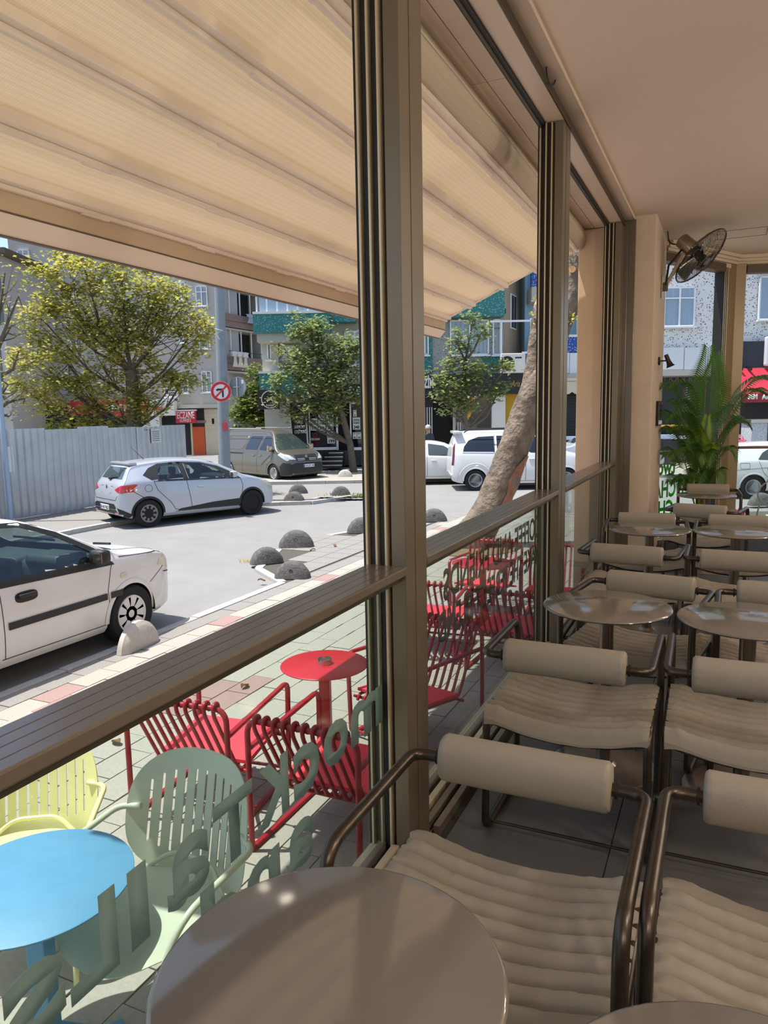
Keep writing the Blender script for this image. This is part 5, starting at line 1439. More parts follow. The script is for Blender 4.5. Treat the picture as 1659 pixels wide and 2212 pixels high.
def cloth(name, y, z, w_, h_, x, mat, lab):
    b = MB()
    def fn(u, v): return (A_.x + x + .05 * math.sin(v * 4 + u * 3), A_.y + y + (u - .5) * w_ * (1 - .2 * math.sin(PI * v)), z - v * h_)
    b.grid(fn, 8, 10); b.grid(lambda u, v: (fn(.5 + (u - .5) * 1.5, v * .35)[0] + .03, fn(.5 + (u - .5) * 1.5, v)[1], z - .02 - v * h_ * .32), 8, 4)
    o = b.build(name, mat, None, True); md = o.modifiers.new('t', 'SOLIDIFY'); md.thickness = .01; tag(o, lab, 'clothes', 'washing on the balconies')
zr = zf(772) + .25
for i, (y, w_, mt, lab) in enumerate(((.5, .5, m_signw, 'white shirt first on the balcony line, next to the pole'), (1.05, .55, m_signw, 'white shirt with dark print in the middle of the line'), (1.6, .5, m_panelw, 'bluish white shirt last on the balcony line'))):
    cloth('shirt', y, zr, w_, .95, .55, mt, lab)
cloth('trousers', 3.4, zf(682) + .2, .7, 1.0, .45, m_signb, 'dark trousers hung from the upper balcony'); cloth('towel', 2.6, zf(682) + .1, .8, .55, .4, m_curtb, 'pale towel hung from the upper balcony')

# ---- teal block with the butcher's shop and the black-fronted shop
f = Fac('apartment_block', 'teal and grey speckled apartment block over the butcher shop', 'building', 800, 32)
f.box('wall', 562, 300, 1088, 1004, 0, 9, m_conc)
f.box('balcony_band', 557, 684, 716, 724, -1.1, 0, m_teal); f.box('band_cap', 556, 680, 717, 685, -1.15, 0, m_signw)
f.box('balcony_glazing', 562, 560, 714, 682, -1.0, -.94, m_wpane)
for k in range(8): f.box('glazing_bar', 560 + 21.5 * k, 560, 563 + 21.5 * k, 682, -1.05, -.9, m_white)
f.box('balcony_curtain', 566, 600, 714, 681, -.7, -.66, m_curtb)
f.box('balcony_soffit', 563, 724, 714, 742, -.9, 0, m_conc)
f.box('balcony_band', 722, 640, 1085, 690, -.7, 0, m_teal); f.box('band_foot', 722, 690, 770, 700, -.8, 0, m_teal)
f.window(578, 742, 587, 778, -.03, 1, .0); f.window(604, 742, 640, 790, -.03, 1, .0, fr=m_brown)
f.box('pier', 588, 738, 603, 803, -.1, 0, m_conc); f.box('pier_teal', 684, 742, 692, 806, -.1, 0, m_teal)
f.window(745, 715, 790, 790, -.03, 2, .3, curtain=m_curtb)
f.box('fascia_teal', 566, 808, 660, 858, -.6, 0, m_teal); f.box('fascia_cap', 564, 803, 661, 808, -.65, 0, m_signw)
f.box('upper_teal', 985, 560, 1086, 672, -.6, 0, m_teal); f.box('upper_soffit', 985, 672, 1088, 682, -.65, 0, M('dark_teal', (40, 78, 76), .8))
f.box('speckled_wall', 933, 684, 1088, 800, -.04, 0, M('grey_pebble', (158, 160, 156), .9, spots=(9, .2, (96, 100, 100)), bump=(22, .6, .02)))
f.box('teal_pier', 915, 690, 934, 806, -.12, 0, m_teal); f.box('teal_base', 1040, 768, 1132, 810, -.1, .0, m_teal)
f.window(972, 692, 1056, 768, -.08, 2, .0, curtain=m_curtb); f.window(916, 690, 926, 768, -.15, 1, .3, curtain=m_curtb)
f.window(1064, 690, 1082, 768, -.08, 1, .0)
# black shop front
f.box('shop_void', 915, 852, 1088, 1000, -.02, .0, m_roomdark)
f.box('doorway', 936, 872, 978, 1000, -.03, .02, m_hole)
f.box('door_frame', 978, 868, 984, 1000, -.2, 0, m_steel); f.box('door_leaf', 984, 872, 1000, 1000, -.25, -.2, m_tint2); f.box('door_pull', 987, 912, 990, 934, -.32, -.26, m_steel); f.box('door_pull', 992, 912, 995, 934, -.32, -.26, m_steel)
for k in range(4): f.box('rail_post', 917 + 5 * k, 880, 918.5 + 5 * k, 960, -.3, -.26, m_signw)
f.box('shop_glass', 1000, 856, 1060, 960, -.06, -.04, m_tint2); f.box('shop_panel', 1022, 860, 1062, 962, -.04, -.02, M('taupe_blind', (120, 112, 96), .8))
f.box('white_column', 1061, 854, 1090, 1000, -.3, 0, m_signw); f.box('yellow_curtain', 1092, 852, 1128, 1000, -.1, -.05, m_gold)
b = MB()
for k in range(5): b.tube([f.root.matrix_world.inverted() @ Vector((0, 0, 0)) if False else Vector((UZ(1008 + 3 * k, 860, 32)[0] - f.uc, -.1, UZ(1010, 858, 32)[1] - RZ)), Vector((UZ(1018 - 1 * k, 900, 32)[0] - f.uc, -.14, UZ(1010, 890 , 32)[1] - RZ)), Vector((UZ(1003, 915, 32)[0] - f.uc, -.1, UZ(1004, 918, 32)[1] - RZ))], .05, 6)
b.build('drawn_curtain', m_gold, f.root, True)
# butcher's front
f.box('shop_void', 668, 858, 802, 1000, -.02, 0, m_roomdark)
f.box('fascia', 690, 830, 802, 868, -.35, 0, m_signb); f.text('lettering', 'KASAP', 716, 836, 800, 862, -.37, m_signw, .04)
for x0, x1 in ((668, 731), (757, 802)):
    wn = f.box('shop_frame', x0, 868, x1, 873, -.16, -.02, m_white); f.box('shop_frame', x0, 966, x1, 972, -.16, -.02, m_white); f.box('shop_frame', x0, 868, x0 + 3, 972, -.16, -.02, m_white); f.box('shop_frame', x1 - 4, 868, x1, 972, -.16, -.02, m_white)
    f.box('shop_glass', x0 + 3, 873, x1 - 4, 966, -.10, -.09, m_tint)
f.box('doorway', 731, 880, 757, 1000, -.04, .02, m_hole)
def priced(x0, y0, x1, y1, a, b_):
    p = f.box('price_sheet', x0, y0, x1, y1, -.125, -.105, m_paper); h = y1 - y0
    for k, q in enumerate(a): f.text('price_lettering', q, x0 + 1.5, y0 + h * (.10 + .24 * k), x1 - 1.5, y0 + h * (.28 + .24 * k), -.127, m_ink, .02, p, .003).matrix_parent_inverse.identity()
    f.text('price_lettering', b_, x0 + 2, y0 + h * .66, x1 - 2, y0 + h * .92, -.127, m_ink, .03, p, .003)
for args in ((672, 904, 687, 930, ('DANA', 'KUZU'), '350'), (689, 904, 704, 930, ('DANA', 'KIYMA'), '270'), (706, 902, 721, 930, ('DANA', 'ETİ'), '160'), (689, 880, 704, 902, ('ET',), '320'), (706, 880, 721, 902, ('PİRZOLA',), '500'),
             (708, 932, 724, 958, ('DANA', 'BUTU'), '199'), (763, 902, 779, 928, ('DANA', 'KUŞBAŞI'), '340'), (781, 902, 798, 928, ('DANA', 'KUŞBAŞI'), '400'), (763, 934, 771, 948, ('ET',), '90'), (772, 934, 782, 948, ('ET',), '95'), (764, 886, 771, 900, ('ET',), '80')):
    priced(*args)
f.box('shop_poster', 671, 934, 707, 964, -.12, -.105, m_signb); f.text('lettering', 'EGE KASAP', 673, 946, 692, 951, -.124, m_signw, .02); f.box('poster_meat', 676, 954, 690, 960, -.126, -.12, m_tail2, .004)
b = MB(); cu, cz = UZ(682, 940, 32); b.lathe([(.09, 0), (.09, .01), (.07, .01), (.07, 0)], 20, Matrix.Translation((cu - f.uc, -.125, cz - RZ)) @ Matrix.Rotation(PI / 2, 4, 'X'), True); b.build('poster_emblem', m_signred, f.root)
for k in range(8): f.box('wall_tile', 668 + 8.4 * k, 973, 676 + 8.4 * k, 988, -.15, -.02, m_tilebk); f.box('wall_tile', 668 + 8.4 * k, 989, 676 + 8.4 * k, 1004, -.15, -.02, m_tilebk)
for k in range(8): f.box('wall_tile', 736 + 8.4 * k, 973, 744 + 8.4 * k, 1004, -.14, -.02, m_tilebk)
for k in range(4):
    f.box('step', 713 - 7.5 * k, 976.5 + 7.6 * k, 744, 1005, -.35 - .35 * (k + 1), -.35 * k - .0, m_tilebk); f.box('step_nosing', 713 - 7.5 * k, 975.5 + 7.6 * k, 744, 977.5 + 7.6 * k, -.37 - .35 * (k + 1), -.3 - .35 * (k + 1), m_steel)
f2 = Fac('blade_sign', 'black upright sign board reading TAVUK SAKATAT on slanted white posts', 'sign', 648, 30.5)
f2.box('panel', 629, 870, 668, 972, -.06, .06, m_signb)
for k, (st, x0, x1) in enumerate((('ET', 645, 652), ('TAVUK', 640, 656), ('SAKATAT', 637, 660), ('ÇEŞİTLERİ', 637, 662))): f2.text('lettering', st, x0, 899 + 10.2 * k, x1, 905 + 10.2 * k, -.065, m_signw, .03)
u0, z0 = UZ(637, 985, 30.5); u1, z1 = UZ(624, 870, 30.5)
MB().bar((u0 - f2.uc, -.1, z0 - RZ), (u1 - f2.uc, -.1, z1 - RZ), .06, .06).build('post', m_signw, f2.root)
u0, z0 = UZ(668, 985, 30.5); u1, z1 = UZ(662, 900, 30.5); MB().bar((u0 - f2.uc, -.1, z0 - RZ), (u1 - f2.uc, -.1, z1 - RZ), .06, .06).build('post', m_signw, f2.root)
f3 = Fac('projecting_sign', 'black box sign with a white ring emblem left of the butcher tree', 'sign', 578, 30)
f3.box('panel', 558, 842, 604, 884, -.1, .1, m_signb, .01)
cu, cz = UZ(585, 863, 30)
b = MB(); b.lathe([(.36, 0), (.36, .02), (.325, .02), (.325, 0)], 40, Matrix.Translation((cu - f3.uc, -.105, cz - RZ)) @ Matrix.Rotation(PI / 2, 4, 'X'), True); b.build('ring', m_signw, f3.root)
b = MB()
for sg in (-1, 1): b.bar((cu - f3.uc - .12 * sg, -.11, cz - RZ - .1), (cu - f3.uc + .12 * sg, -.11, cz - RZ + .12), .035, .02)
b.build('crossed_blades', m_signw, f3.root); f3.text('lettering', 'KASAP', 577, 874, 593, 878, -.108, m_signw, .01)
f4 = Fac('shop_sign', 'long black fascia with gold script over the shop right of the first post', 'sign', 1020, 31.6)
f4.box('panel', 912, 808, 1132, 852, -.2, .3, m_signb); f4.text('lettering', 'Aris', 1103, 822, 1122, 836, -.215, M('gold_letters', (196, 150, 60), .4), 0, shear=.3); f4.text('lettering', 'BİZİM', 905, 818, 936, 838, -.215, m_signw, .05)
f5 = Fac('air_conditioner', 'white air conditioner outdoor unit hung on the teal block', 'air conditioner', 1108, 31.2)
f5.box('casing', 1082, 764, 1134, 806, -.15, .25, m_signw, .03)
cu, cz = UZ(1095, 786, 31.2)
for r in (.06, .13, .20, .27):
    b = MB(); b.lathe([(r, 0), (r + .012, .0), (r + .012, .012), (r, .012)], 28, Matrix.Translation((cu - f5.uc, -.155, cz - RZ)) @ Matrix.Rotation(PI / 2, 4, 'X'), True); b.build('fan_grille', m_trimb, f5.root)
b = MB(); b.lathe([(0, 0), (.30, 0)], 28, Matrix.Translation((cu - f5.uc, -.152, cz - RZ)) @ Matrix.Rotation(PI / 2, 4, 'X')); b.build('fan_opening', m_conc_d, f5.root)
f5.box('label', 1113, 782, 1124, 789, -.155, -.14, m_paper); f5.box('badge', 1112, 772, 1126, 775, -.155, -.14, m_signb)
f6 = Fac('tube_enclosure', 'white square tube frame standing out beside the teal block', 'frame', 1105, 30.6)
for x0, y0, x1, y1 in ((1060, 692, 1150, 696), (1146, 688, 1150, 764), (1128, 760, 1150, 764), (1082, 694, 1085, 764)): f6.box('tube', x0, y0, x1, y1, -.04, .04, m_white)
# ---- beige side wall going back into the alley
A2 = at(1089, 800, 32.2)
al = empty('alley_block', (A2.x, A2.y, RZ), 0, 'tall beige side wall with small windows going back into the alley', 'building')
MB().box((-6, -.0, 0), (0, 16, 16)).build('wall', m_beigew, al)
for k, y in enumerate((1.0, 3.2, 5.4, 7.8, 10.4)):
    for z in (3.3, 6.0, 8.8):
        fr_ = MB(); fr_.box((-.01, y, z), (.05, y + .9, z + 1.5)); w_ = fr_.build('window', m_white, al)
        MB().box((.045, y + .06, z + .06), (.056, y + .42, z + 1.44)).build('pane', m_roomdark, w_); MB().box((.045, y + .48, z + .06), (.056, y + .84, z + 1.44)).build('pane', m_roomdark, w_)
        if k < 3 and z < 4: MB().box((.1, y - .05, z + .7), (.12, y + .95, z + .74)).build('window_bar', m_white, w_)
# ---- blue block
f = Fac('apartment_block', 'blue speckled block with a recessed balcony between second and third posts', 'building', 1250, 33)
f.box('wall', 1142, 300, 1420, 1004, .8, 9, M('pale_blue_render', (150, 186, 204), .9, nz=(1, .05)))
f.box('parapet', 1146, 728, 1420, 762, -.3, 0, m_bluet); f.box('parapet_cap', 1145, 724, 1420, 729, -.35, .05, m_signw)
f.box('upper_parapet', 1146, 556, 1420, 620, -.3, 0, m_bluet); f.box('slab', 1146, 620, 1420, 652, -.3, .9, m_conc)
f.window(1255, 676, 1276, 724, .75, 2, .3, sill=False); f.window(1180, 660, 1225, 724, .75, 2, .3)
f.box('side_pier', 1278, 652, 1420, 730, -.1, .8, m_speck)
for k in range(6): f.box('cladding_panel', 1147 + 40 * k, 764, 1186 + 40 * k, 808, -.35, -.2, m_panelw)
f.box('cornice', 1146, 808, 1420, 818, -.5, 0, m_conc)
def scallop(f, x0, x1, y0, y1, d, mat, n, name):
    u0, u1, za, zb = rect(x0, y0, x1, y1, f.wd); b = MB(); pts = []
    for k in range(n * 8 + 1):
        t = k / (n * 8); pts.append((u0 + (u1 - u0) * t - f.uc, za - RZ + .10 * (1 - abs(math.sin(PI * n * t)))))
    poly = pts + [(u1 - f.uc, zb - RZ), (u0 - f.uc, zb - RZ)]
    V, F = fill2d(poly); b.add([(p[0], d, p[1]) for p in V], F); b.add([(p[0], d + .03, p[1]) for p in V], [tuple(reversed(q)) for q in F]); b.build(name, mat, f.root)
f.box('awning_top', 1146, 818, 1420, 826, -1.0, -.2, m_cream); scallop(f, 1146, 1420, 824, 852, -1.0, m_cream, 14, 'awning_valance')
f.box('shutter', 1146, 840, 1420, 1000, -.1, 0, M('roller_shutter', (52, 52, 50), .6))
for k in range(26): f.box('shutter_slat', 1146, 842 + 6 * k, 1420, 844 + 6 * k, -.13, -.09, m_trimb)
f7 = Fac('parapet_wall', 'dark tiled parapet with a pale blue top rail behind the white van', 'wall', 1250, 30.2)
for k in range(16): f7.box('tile', 1130 + 20 * k, 949, 1149.4 + 20 * k, 1010, -.1, .1, m_tilebk)
f7.box('top_rail', 1130, 942, 1460, 949, -.14, .14, M('pale_blue_rail', (186, 204, 222), .4))
# ---- speckled block on the right
f = Fac('apartment_block', 'white and black speckled block seen through the corner windows', 'building', 1540, 31.5)
f.box('wall', 1421, 200, 1900, 1000, 0, 9, m_speck)
f.window(1400, 622, 1499, 707, -.10, 3, .28, curtain=m_curtb); f.window(1637, 598, 1720, 692, -.10, 2, .0, curtain=m_curtb)
b = MB(); f_ = lambda x, y: (UZ(x, y, 31.5)[0] - f.uc, -.12, UZ(x, y, 31.5)[1] - RZ)
b.tube(rounded([f_(1488, 708), f_(1486, 716), f_(1474, 730), f_(1458, 744), f_(1452, 752)], .15, 4), .012, 6); b.build('cable', m_white, f.root)
f.box('window_soffit', 1630, 540, 1760, 576, -.8, 0, m_beigew)
for k in range(5): f.box('cladding_panel', 1402 + 46.5 * k - (20 if k else 20), 752, 1447 + 46.5 * k - 20, 799, -.2, -.05, m_panelw)
f.box('lintel', 1400, 800, 1600, 812, -.3, 0, m_conc)
f.box('shop_void', 1400, 812, 1900, 1000, -.05, .0, m_roomdark)
for k in range(7): 
    cu, cz = UZ(1440 + 14 * k, 819, 31.5)
    b = MB(); b.lathe([(.11, 0), (.125, 0), (.125, .02), (.11, .02)], 6, Matrix.Translation((cu - f.uc, -.1, cz - RZ)) @ Matrix.Rotation(PI / 2, 4, 'X'), True); b.build('hexagon_lattice', m_brown, f.root)
f.box('shop_table', 1424, 918, 1470, 922, -.8, -.2, m_gold); f.box('dark_tile_wall', 1400, 950, 1600, 990, -.6, -.4, m_tilebk); f.box('pale_rail', 1400, 940, 1600, 947, -.65, -.4, m_panelw)
f8 = Fac('shop_sign', 'dark shop fascia with a rounded white box sign at the right edge', 'sign', 1630, 31.2)
f8.box('panel', 1590, 736, 1900, 792, -.1, .2, M('sign_navy', (40, 46, 56), .5)); f8.box('box_sign', 1647, 728, 1720, 792, -.35, -.1, m_panelw, .08); f8.text('lettering', '3EM', 1651, 768, 1672, 777, -.36, m_ink, .03)
f9 = Fac('shop_awning', 'red shop awning with white letters on its dark red valance', 'awning', 1640, 30.4)
u0, u1, z0, z1 = rect(1592, 793, 1900, 850, 30.4)
b = MB(); b.add([(u0 - f9.uc, .7, z1 - RZ), (u1 - f9.uc, .7, z1 - RZ), (u1 - f9.uc, -.5, z0 - RZ), (u0 - f9.uc, -.5, z0 - RZ)], [(0, 1, 2, 3)]); o = b.build('canopy', M('red_canvas', (206, 52, 74), .8, transl=.3), f9.root); md = o.modifiers.new('t', 'SOLIDIFY'); md.thickness = .02
f9.box('valance', 1592, 849, 1900, 868, -.54, -.48, m_signdr); f9.text('lettering', '3EM', 1602, 853, 1622, 863, -.545, m_signw, .05); f9.text('lettering', 'AKES', 1632, 853, 1664, 863, -.545, m_signw, .05)
for x in (1612, 1632): f9.box('bracket', x, 790, x + 2, 800, .3, .8, m_trimb)
f10 = Fac('kiosk_box', 'grey glittering steel kiosk box beyond the white hatchback', 'box', 1650, 27.5)
f10.box('casing', 1612, 912, 1720, 972, -.4, .4, M('speckled_steel', (166, 172, 180), .5, spots=(26, .3, (226, 230, 236))), .02); f10.box('lid', 1610, 906, 1722, 913, -.45, .45, m_steel); f10.box('joint', 1646, 914, 1648, 972, -.42, -.38, m_seam)
b = MB(); P = at(1605, 953, 26.5)
for k in range(26):
    c_ = Vector((random.gauss(0, .10), random.gauss(0, .1), random.gauss(0, .1)))
    for q in range(5):
        a = q * 2 * PI / 5; b.add([c_, c_ + Vector((.05 * math.cos(a), .02, .05 * math.sin(a))), c_ + Vector((.05 * math.cos(a + .9), -.02, .05 * math.sin(a + .9)))], [(0, 1, 2)])
t = empty('flower_pot', (P.x, P.y, RZ), label='pink flowers in a pot beside the white hatchback', cat='plant')
o = b.build('blossoms', M('pink_petals', (226, 110, 140), .7), t); o.location = (0, 0, P.z - RZ); MB().lathe([(.12, .0), (.17, .4), (.15, .4), (.13, .38), (0, .38)], 16).build('pot', m_brown, t, True)
MB().tube([(0, 0, .35), (.02, 0, P.z - RZ)], .03, 6).build('stem', M('stem_green', (70, 100, 40), .7), t)

# ---- corrugated sheet fence, sheet by sheet
fx, fz0, = -15.3, RZ + .09
fe = empty('sheet_fence', (fx, 14.0, fz0), 0, 'tall fence of grey corrugated metal sheets with a paper notice', 'fence')
y = 7.8; k = 0
while y < 18.0:
    wd_ = 1.06; pts = []; prof = [(0, 0), (.028, .045), (.06, .045), (.088, 0), (.21, 0)]
    for q in range(5):
        for (a, d) in prof[:-1]: pts.append((d, y - 14.0 + q * .21 + a))
    pts.append((0, y - 14.0 + wd_))
    h = 2.13 + .03 * math.sin(k * 2.3) - .0009 * k * k
    b = MB(); n = len(pts)
    lean = .012 * math.sin(k * 1.7)
    vs = [(p[0], p[1], .0 + .02 * math.sin(k)) for p in pts] + [(p[0] + lean, p[1], h) for p in pts] + [(p[0] - .004, p[1], .0) for p in pts] + [(p[0] + lean - .004, p[1], h) for p in pts]
    b.add(vs, [(i, i + 1, n + i + 1, n + i) for i in range(n - 1)] + [(2 * n + i + 1, 2 * n + i, 3 * n + i, 3 * n + i + 1) for i in range(n - 1)] + [(n + i, n + i + 1, 3 * n + i + 1, 3 * n + i) for i in range(n - 1)])
    b.build('corrugated_sheet', m_metal, fe); y += wd_ - .01; k += 1
for z in (.5, 1.9): MB().box((-.09, -7, z), (-.02, 4.3, z + .06)).build('back_rail', m_polec, fe)
P = atz(0, 0, 0)
def onfence(px, py):
    kx = (px - 829.5) / 1583.0; ky = (py - 1106.0) / 1583.0; d = Vector([r[0] * kx + r[1] * ky + r[2] for r in CAM_R]); t = fx / d.x; return Vector((0, 0, H_CAM)) + d * t
q = onfence(336, 942); nb_ = MB().box((.04, q.y - 14 - .22, q.z - fz0 - .2), (.05, q.y - 14 + .18, q.z - fz0 + .22)).build('paper_notice', m_paper, fe)
for k in range(6): MB().box((.0505, q.y - 14 - .18, q.z - fz0 - .14 + .055 * k), (.052, q.y - 14 + .13, q.z - fz0 - .125 + .055 * k)).build('notice_line', m_ink, nb_)
q = onfence(22, 992); MB().box((.037, q.y - 14 - .07, q.z - fz0 - .3), (.042, q.y - 14 + .07, q.z - fz0 + .3)).build('torn_notice', m_paper, fe)

# ---- pole with the two round road signs
Pb = at(487, 1040, 20.3); Pb.z = RZ
pl = empty('utility_pole', (Pb.x, Pb.y, RZ), 0, 'tapering grey concrete pole carrying the road signs', 'pole')
P0 = at(487, 1040, 20.3); P1 = at(472, 560, 20.3)
MB().tube([(0, 0, 0), (P1.x - Pb.x, P1.y - Pb.y, P1.z - RZ), (P1.x - Pb.x, P1.y - Pb.y, 9.5)], [.165, .125, .12], 16).build('shaft', m_polec, pl, True)
q = at(487, 921, 20.1) - Vector((Pb.x, Pb.y, RZ)); MB().obox(q, FR, FW, Vector((0, 0, 1)), .14, .03, .24, .004).build('sticker', M('red_sticker', (196, 70, 80), .6), pl)
def onpole(px, py): return at(px, py, 20.3) - Vector((Pb.x, Pb.y, RZ))
MB().tube([onpole(468, 712) + FW * -.17, onpole(484, 716) + FW * -.17, onpole(470, 722) + FW * -.17, onpole(478, 735) + FW * -.16], .012, 6).build('cable_tie', m_signw, pl)
def disc(root, c, nrm, r, th, mat, name, r0=0.0, z0=0.0):
    nrm = nrm.normalized(); x = Vector((0, 0, 1)).cross(nrm).normalized(); y = nrm.cross(x)
    m_ = Matrix((x, y, nrm)).transposed().to_4x4(); m_.translation = c
    prof = [(0, 0), (r, 0), (r, th), (0, th)] if not r0 else [(r0, z0), (r, z0), (r, z0 + th), (r0, z0 + th)]
    b = MB(); b.lathe(prof, 40, m_, bool(r0)); return b.build(name, mat, root), m_
C1 = at(478, 846, 19.95); n1 = (Vector((0, 0, 1.3)) - C1); n1.z = 0
rs = empty('road_sign', (C1.x, C1.y, C1.z), 0, 'round no left turn road sign with red border on the pole', 'sign')
R_ = .272
disc(rs, Vector(), n1, R_, .012, m_signw, 'plate'); disc(rs, Vector(), n1, R_ * .97, .006, M('sign_border_red', (206, 24, 40), .4), 'red_border', R_ * .72, .012)
_, ms = disc(rs, Vector(), n1, .012, .014, m_steel, 'rivet')
b = MB(); b.prism([(-.135, .045), (-.075, .09), (-.075, .078), (.045, .078), (.07, .05), (.07, -.15), (.025, -.15), (.025, .030), (-.075, .030), (-.075, .0)], .013, .017, ms); b.build('arrow', m_ink, rs)
b = MB(); b.prism([(-.155, -.125), (.125, .155), (.155, .125), (-.125, -.155)], .0175, .021, ms); b.build('red_slash', M('slash_red', (206, 24, 40), .4), rs)
C2 = at(514, 836, 20.25); n2 = FW + FR * .5
r2 = empty('road_sign', (C2.x, C2.y, C2.z), 0, 'round grey back of a road sign behind the no left turn sign', 'sign')
disc(r2, Vector(), n2, .275, .01, m_polec, 'plate')
_, ms = disc(r2, Vector(), -n2, .27, .004, m_steel, 'rim', .262, .0)
b = MB(); b.box((-.02, -.25, .0), (.02, .25, .03), 0, ms); b.box((-.26, -.012, .0), (.1, .012, .025), 0, ms); b.build('bracket', m_steel, r2)
b = MB(); b.box((.13, .08, .0), (.20, .19, .004), 0, ms); b.build('sticker', m_paper, r2)
P = at(9, 940, 17.0)
lp = empty('lamp_post', (P.x, P.y, RZ), 0, 'thin pale blue lamp post at the left edge above the fence', 'lamp post')
MB().tube([(0, 0, 0), (-.02, 0, 5.0), (-.1, 0, 9)], [.06, .05, .04], 10).build('shaft', M('pale_blue_paint', (156, 176, 196), .5), lp, True)
# ================================================================== trees
rng = random.Random(11)
m_bark = M('bark', (106, 94, 80), .95, nz=(9, .2), bump=(22, .8, .03))
m_barkg = M('grey_bark', (128, 116, 102), .95, nz=(6, .2), bump=(16, .7, .03))
def tree(name, label, group, wd, base, trunk, blobs, mleaf, leaf, per, spread=.34, dens=1.0, depthk=.8, fork=None, tw=.05):
    """trunk: (px, py, radius m); blobs: (px, py, radius px, ...) ellipsoid crowns at wd"""
    k = wd / 1583.0
    B0 = Vector((at(*base, wd).x, at(*base, wd).y, RZ))
    t = empty(name, B0, 0, label, 'tree', group)
    TP = [at(x, y, wd) - B0 for x, y, r in trunk]; TP[0].z = 0 if TP[0].z < .8 else TP[0].z
    tb = MB(); tb.tube(TP, [r for _, _, r in trunk], 12)
    br = MB(); lv = []; lf = []
    top = TP[fork] if fork is not None else TP[-1]
    for bx_, by_, br_ in blobs:
        C = at(bx_, by_, wd) - B0; R = br_ * k
        n = max(3, int(dens * (R / spread) ** 2 * 3.0))
        # limb from the trunk to the blob
        src = max(TP[1:], key=lambda p: -abs(p.z - (C.z - .75 * abs((C - p).dot(FR)) - .2))) if fork is None else top
        mid = src.lerp(C, .5) + Vector((rng.uniform(-.2, .2), rng.uniform(-.2, .2), -.10 * (C - src).length if C.z > src.z + .5 else .12 * (C - src).length))
        dd = rng.uniform(-.5, .5) * R * depthk
        Cc = C + FW * dd
        limb = [src, src.lerp(mid, .5), mid, mid.lerp(Cc, .5), Cc]
        br.tube(limb, [tw * 1.0, tw * .85, tw * .7, tw * .5, tw * .3], 6)
        for q in range(n):
            while True:
                v = Vector((rng.uniform(-1, 1), rng.uniform(-1, 1), rng.uniform(-1, 1)))
                if .12 < v.length < 1: break
            c = C + FR * v.x * R + FW * v.y * R * depthk + Vector((0, 0, v.z * R))
            br.tube([limb[2 + (q % 3)], limb[2 + (q % 3)].lerp(c, .55) + Vector((0, 0, -.06)), c], [tw * .32, tw * .2, tw * .08], 4, cap=False)
            s = spread * rng.uniform(.6, 1.15)
            for _ in range(per):
                p = c + Vector((rng.gauss(0, s * .5), rng.gauss(0, s * .5), rng.gauss(0, s * .36)))
                L = leaf * rng.uniform(.7, 1.25); a = rng.uniform(0, 2 * PI); el = rng.uniform(-.7, .35)
                d = Vector((math.cos(a) * math.cos(el), math.sin(a) * math.cos(el), math.sin(el)))
                w_ = d.cross(Vector((rng.uniform(-.5, .5), rng.uniform(-.5, .5), 1))).normalized() * L * .36
                nn = w_.cross(d).normalized() * L * .10
                o = len(lv); lv += [tuple(p), tuple(p + d * L * .5 + w_ + nn), tuple(p + d * L), tuple(p + d * L * .5 - w_ + nn)]
                lf += [(o, o + 1, o + 2), (o, o + 2, o + 3)]
    tb.build('trunk', m_bark, t, True); br.build('branches', m_bark, t, True, ang=80, kind='stuff')
    b = MB(); b.v = lv; b.f = lf; b.build('foliage', mleaf, t, False, kind='stuff'); return t
m_l1 = M('leaf_yellow_green', (122, 134, 52), .5, nz=(1.3, .3), col2=(214, 202, 108), transl=.6)
m_l2 = M('leaf_mid_green', (100, 120, 70), .36, nz=(2.2, .3), col2=(178, 186, 120), transl=.5)
m_l3 = M('leaf_dark_green', (70, 94, 42), .5, nz=(2.0, .3), col2=(150, 164, 80), transl=.5)
m_l4 = M('leaf_pale_sparse', (96, 106, 50), .55, nz=(2.0, .3), col2=(160, 152, 80), transl=.4)
tree('maple_tree', 'large yellow-green fan shaped tree behind the sheet fence', 'street trees', 22, (292, 1010),
     [(292, 1010, .24), (290, 930, .22), (288, 860, .20), (284, 800, .17)],
     [(118, 605, 62), (190, 575, 75), (265, 600, 80), (335, 625, 75), (395, 665, 62), (428, 700, 34), (425, 745, 36), (405, 800, 46), (345, 735, 85), (255, 700, 85), (165, 690, 75), (95, 690, 50), (70, 775, 48), (140, 785, 75), (225, 790, 75), (300, 800, 50), (170, 860, 70), (245, 865, 60), (322, 862, 42), (75, 860, 60), (300, 905, 45), (210, 905, 50), (375, 830, 30), (110, 905, 45)],
     m_l1, .14, 74, .46, 1.0, .8, None, .05)
tree('bare_tree', 'half bare tree at the far left edge, thin twigs with few leaves', 'street trees', 19, (-25, 1000),
     [(-25, 1000, .16), (-22, 900, .14), (-15, 820, .12), (-8, 760, .09)], [(20, 700, 45), (40, 640, 40), (15, 590, 35), (45, 760, 45), (10, 830, 55), (50, 860, 45), (20, 900, 40)], m_l4, .10, 11, .40, 1.0, .8, None, .06)
tree('street_tree', 'rounded green street tree in front of the butcher shop', 'street trees', 29.3, (765, 1014),
     [(765, 1014, .16), (757, 960, .13), (742, 905, .12), (730, 875, .10), (722, 820, .09)],
     [(660, 705, 38), (690, 735, 48), (650, 765, 50), (705, 790, 62), (640, 815, 48), (606, 840, 34), (690, 850, 58), (745, 765, 42), (765, 745, 34), (775, 800, 40), (740, 840, 46), (660, 880, 40), (725, 885, 38), (615, 875, 26), (772, 850, 28), (690, 690, 22)],
     m_l2, .17, 46, .42, 1.0, .85, None, .06)
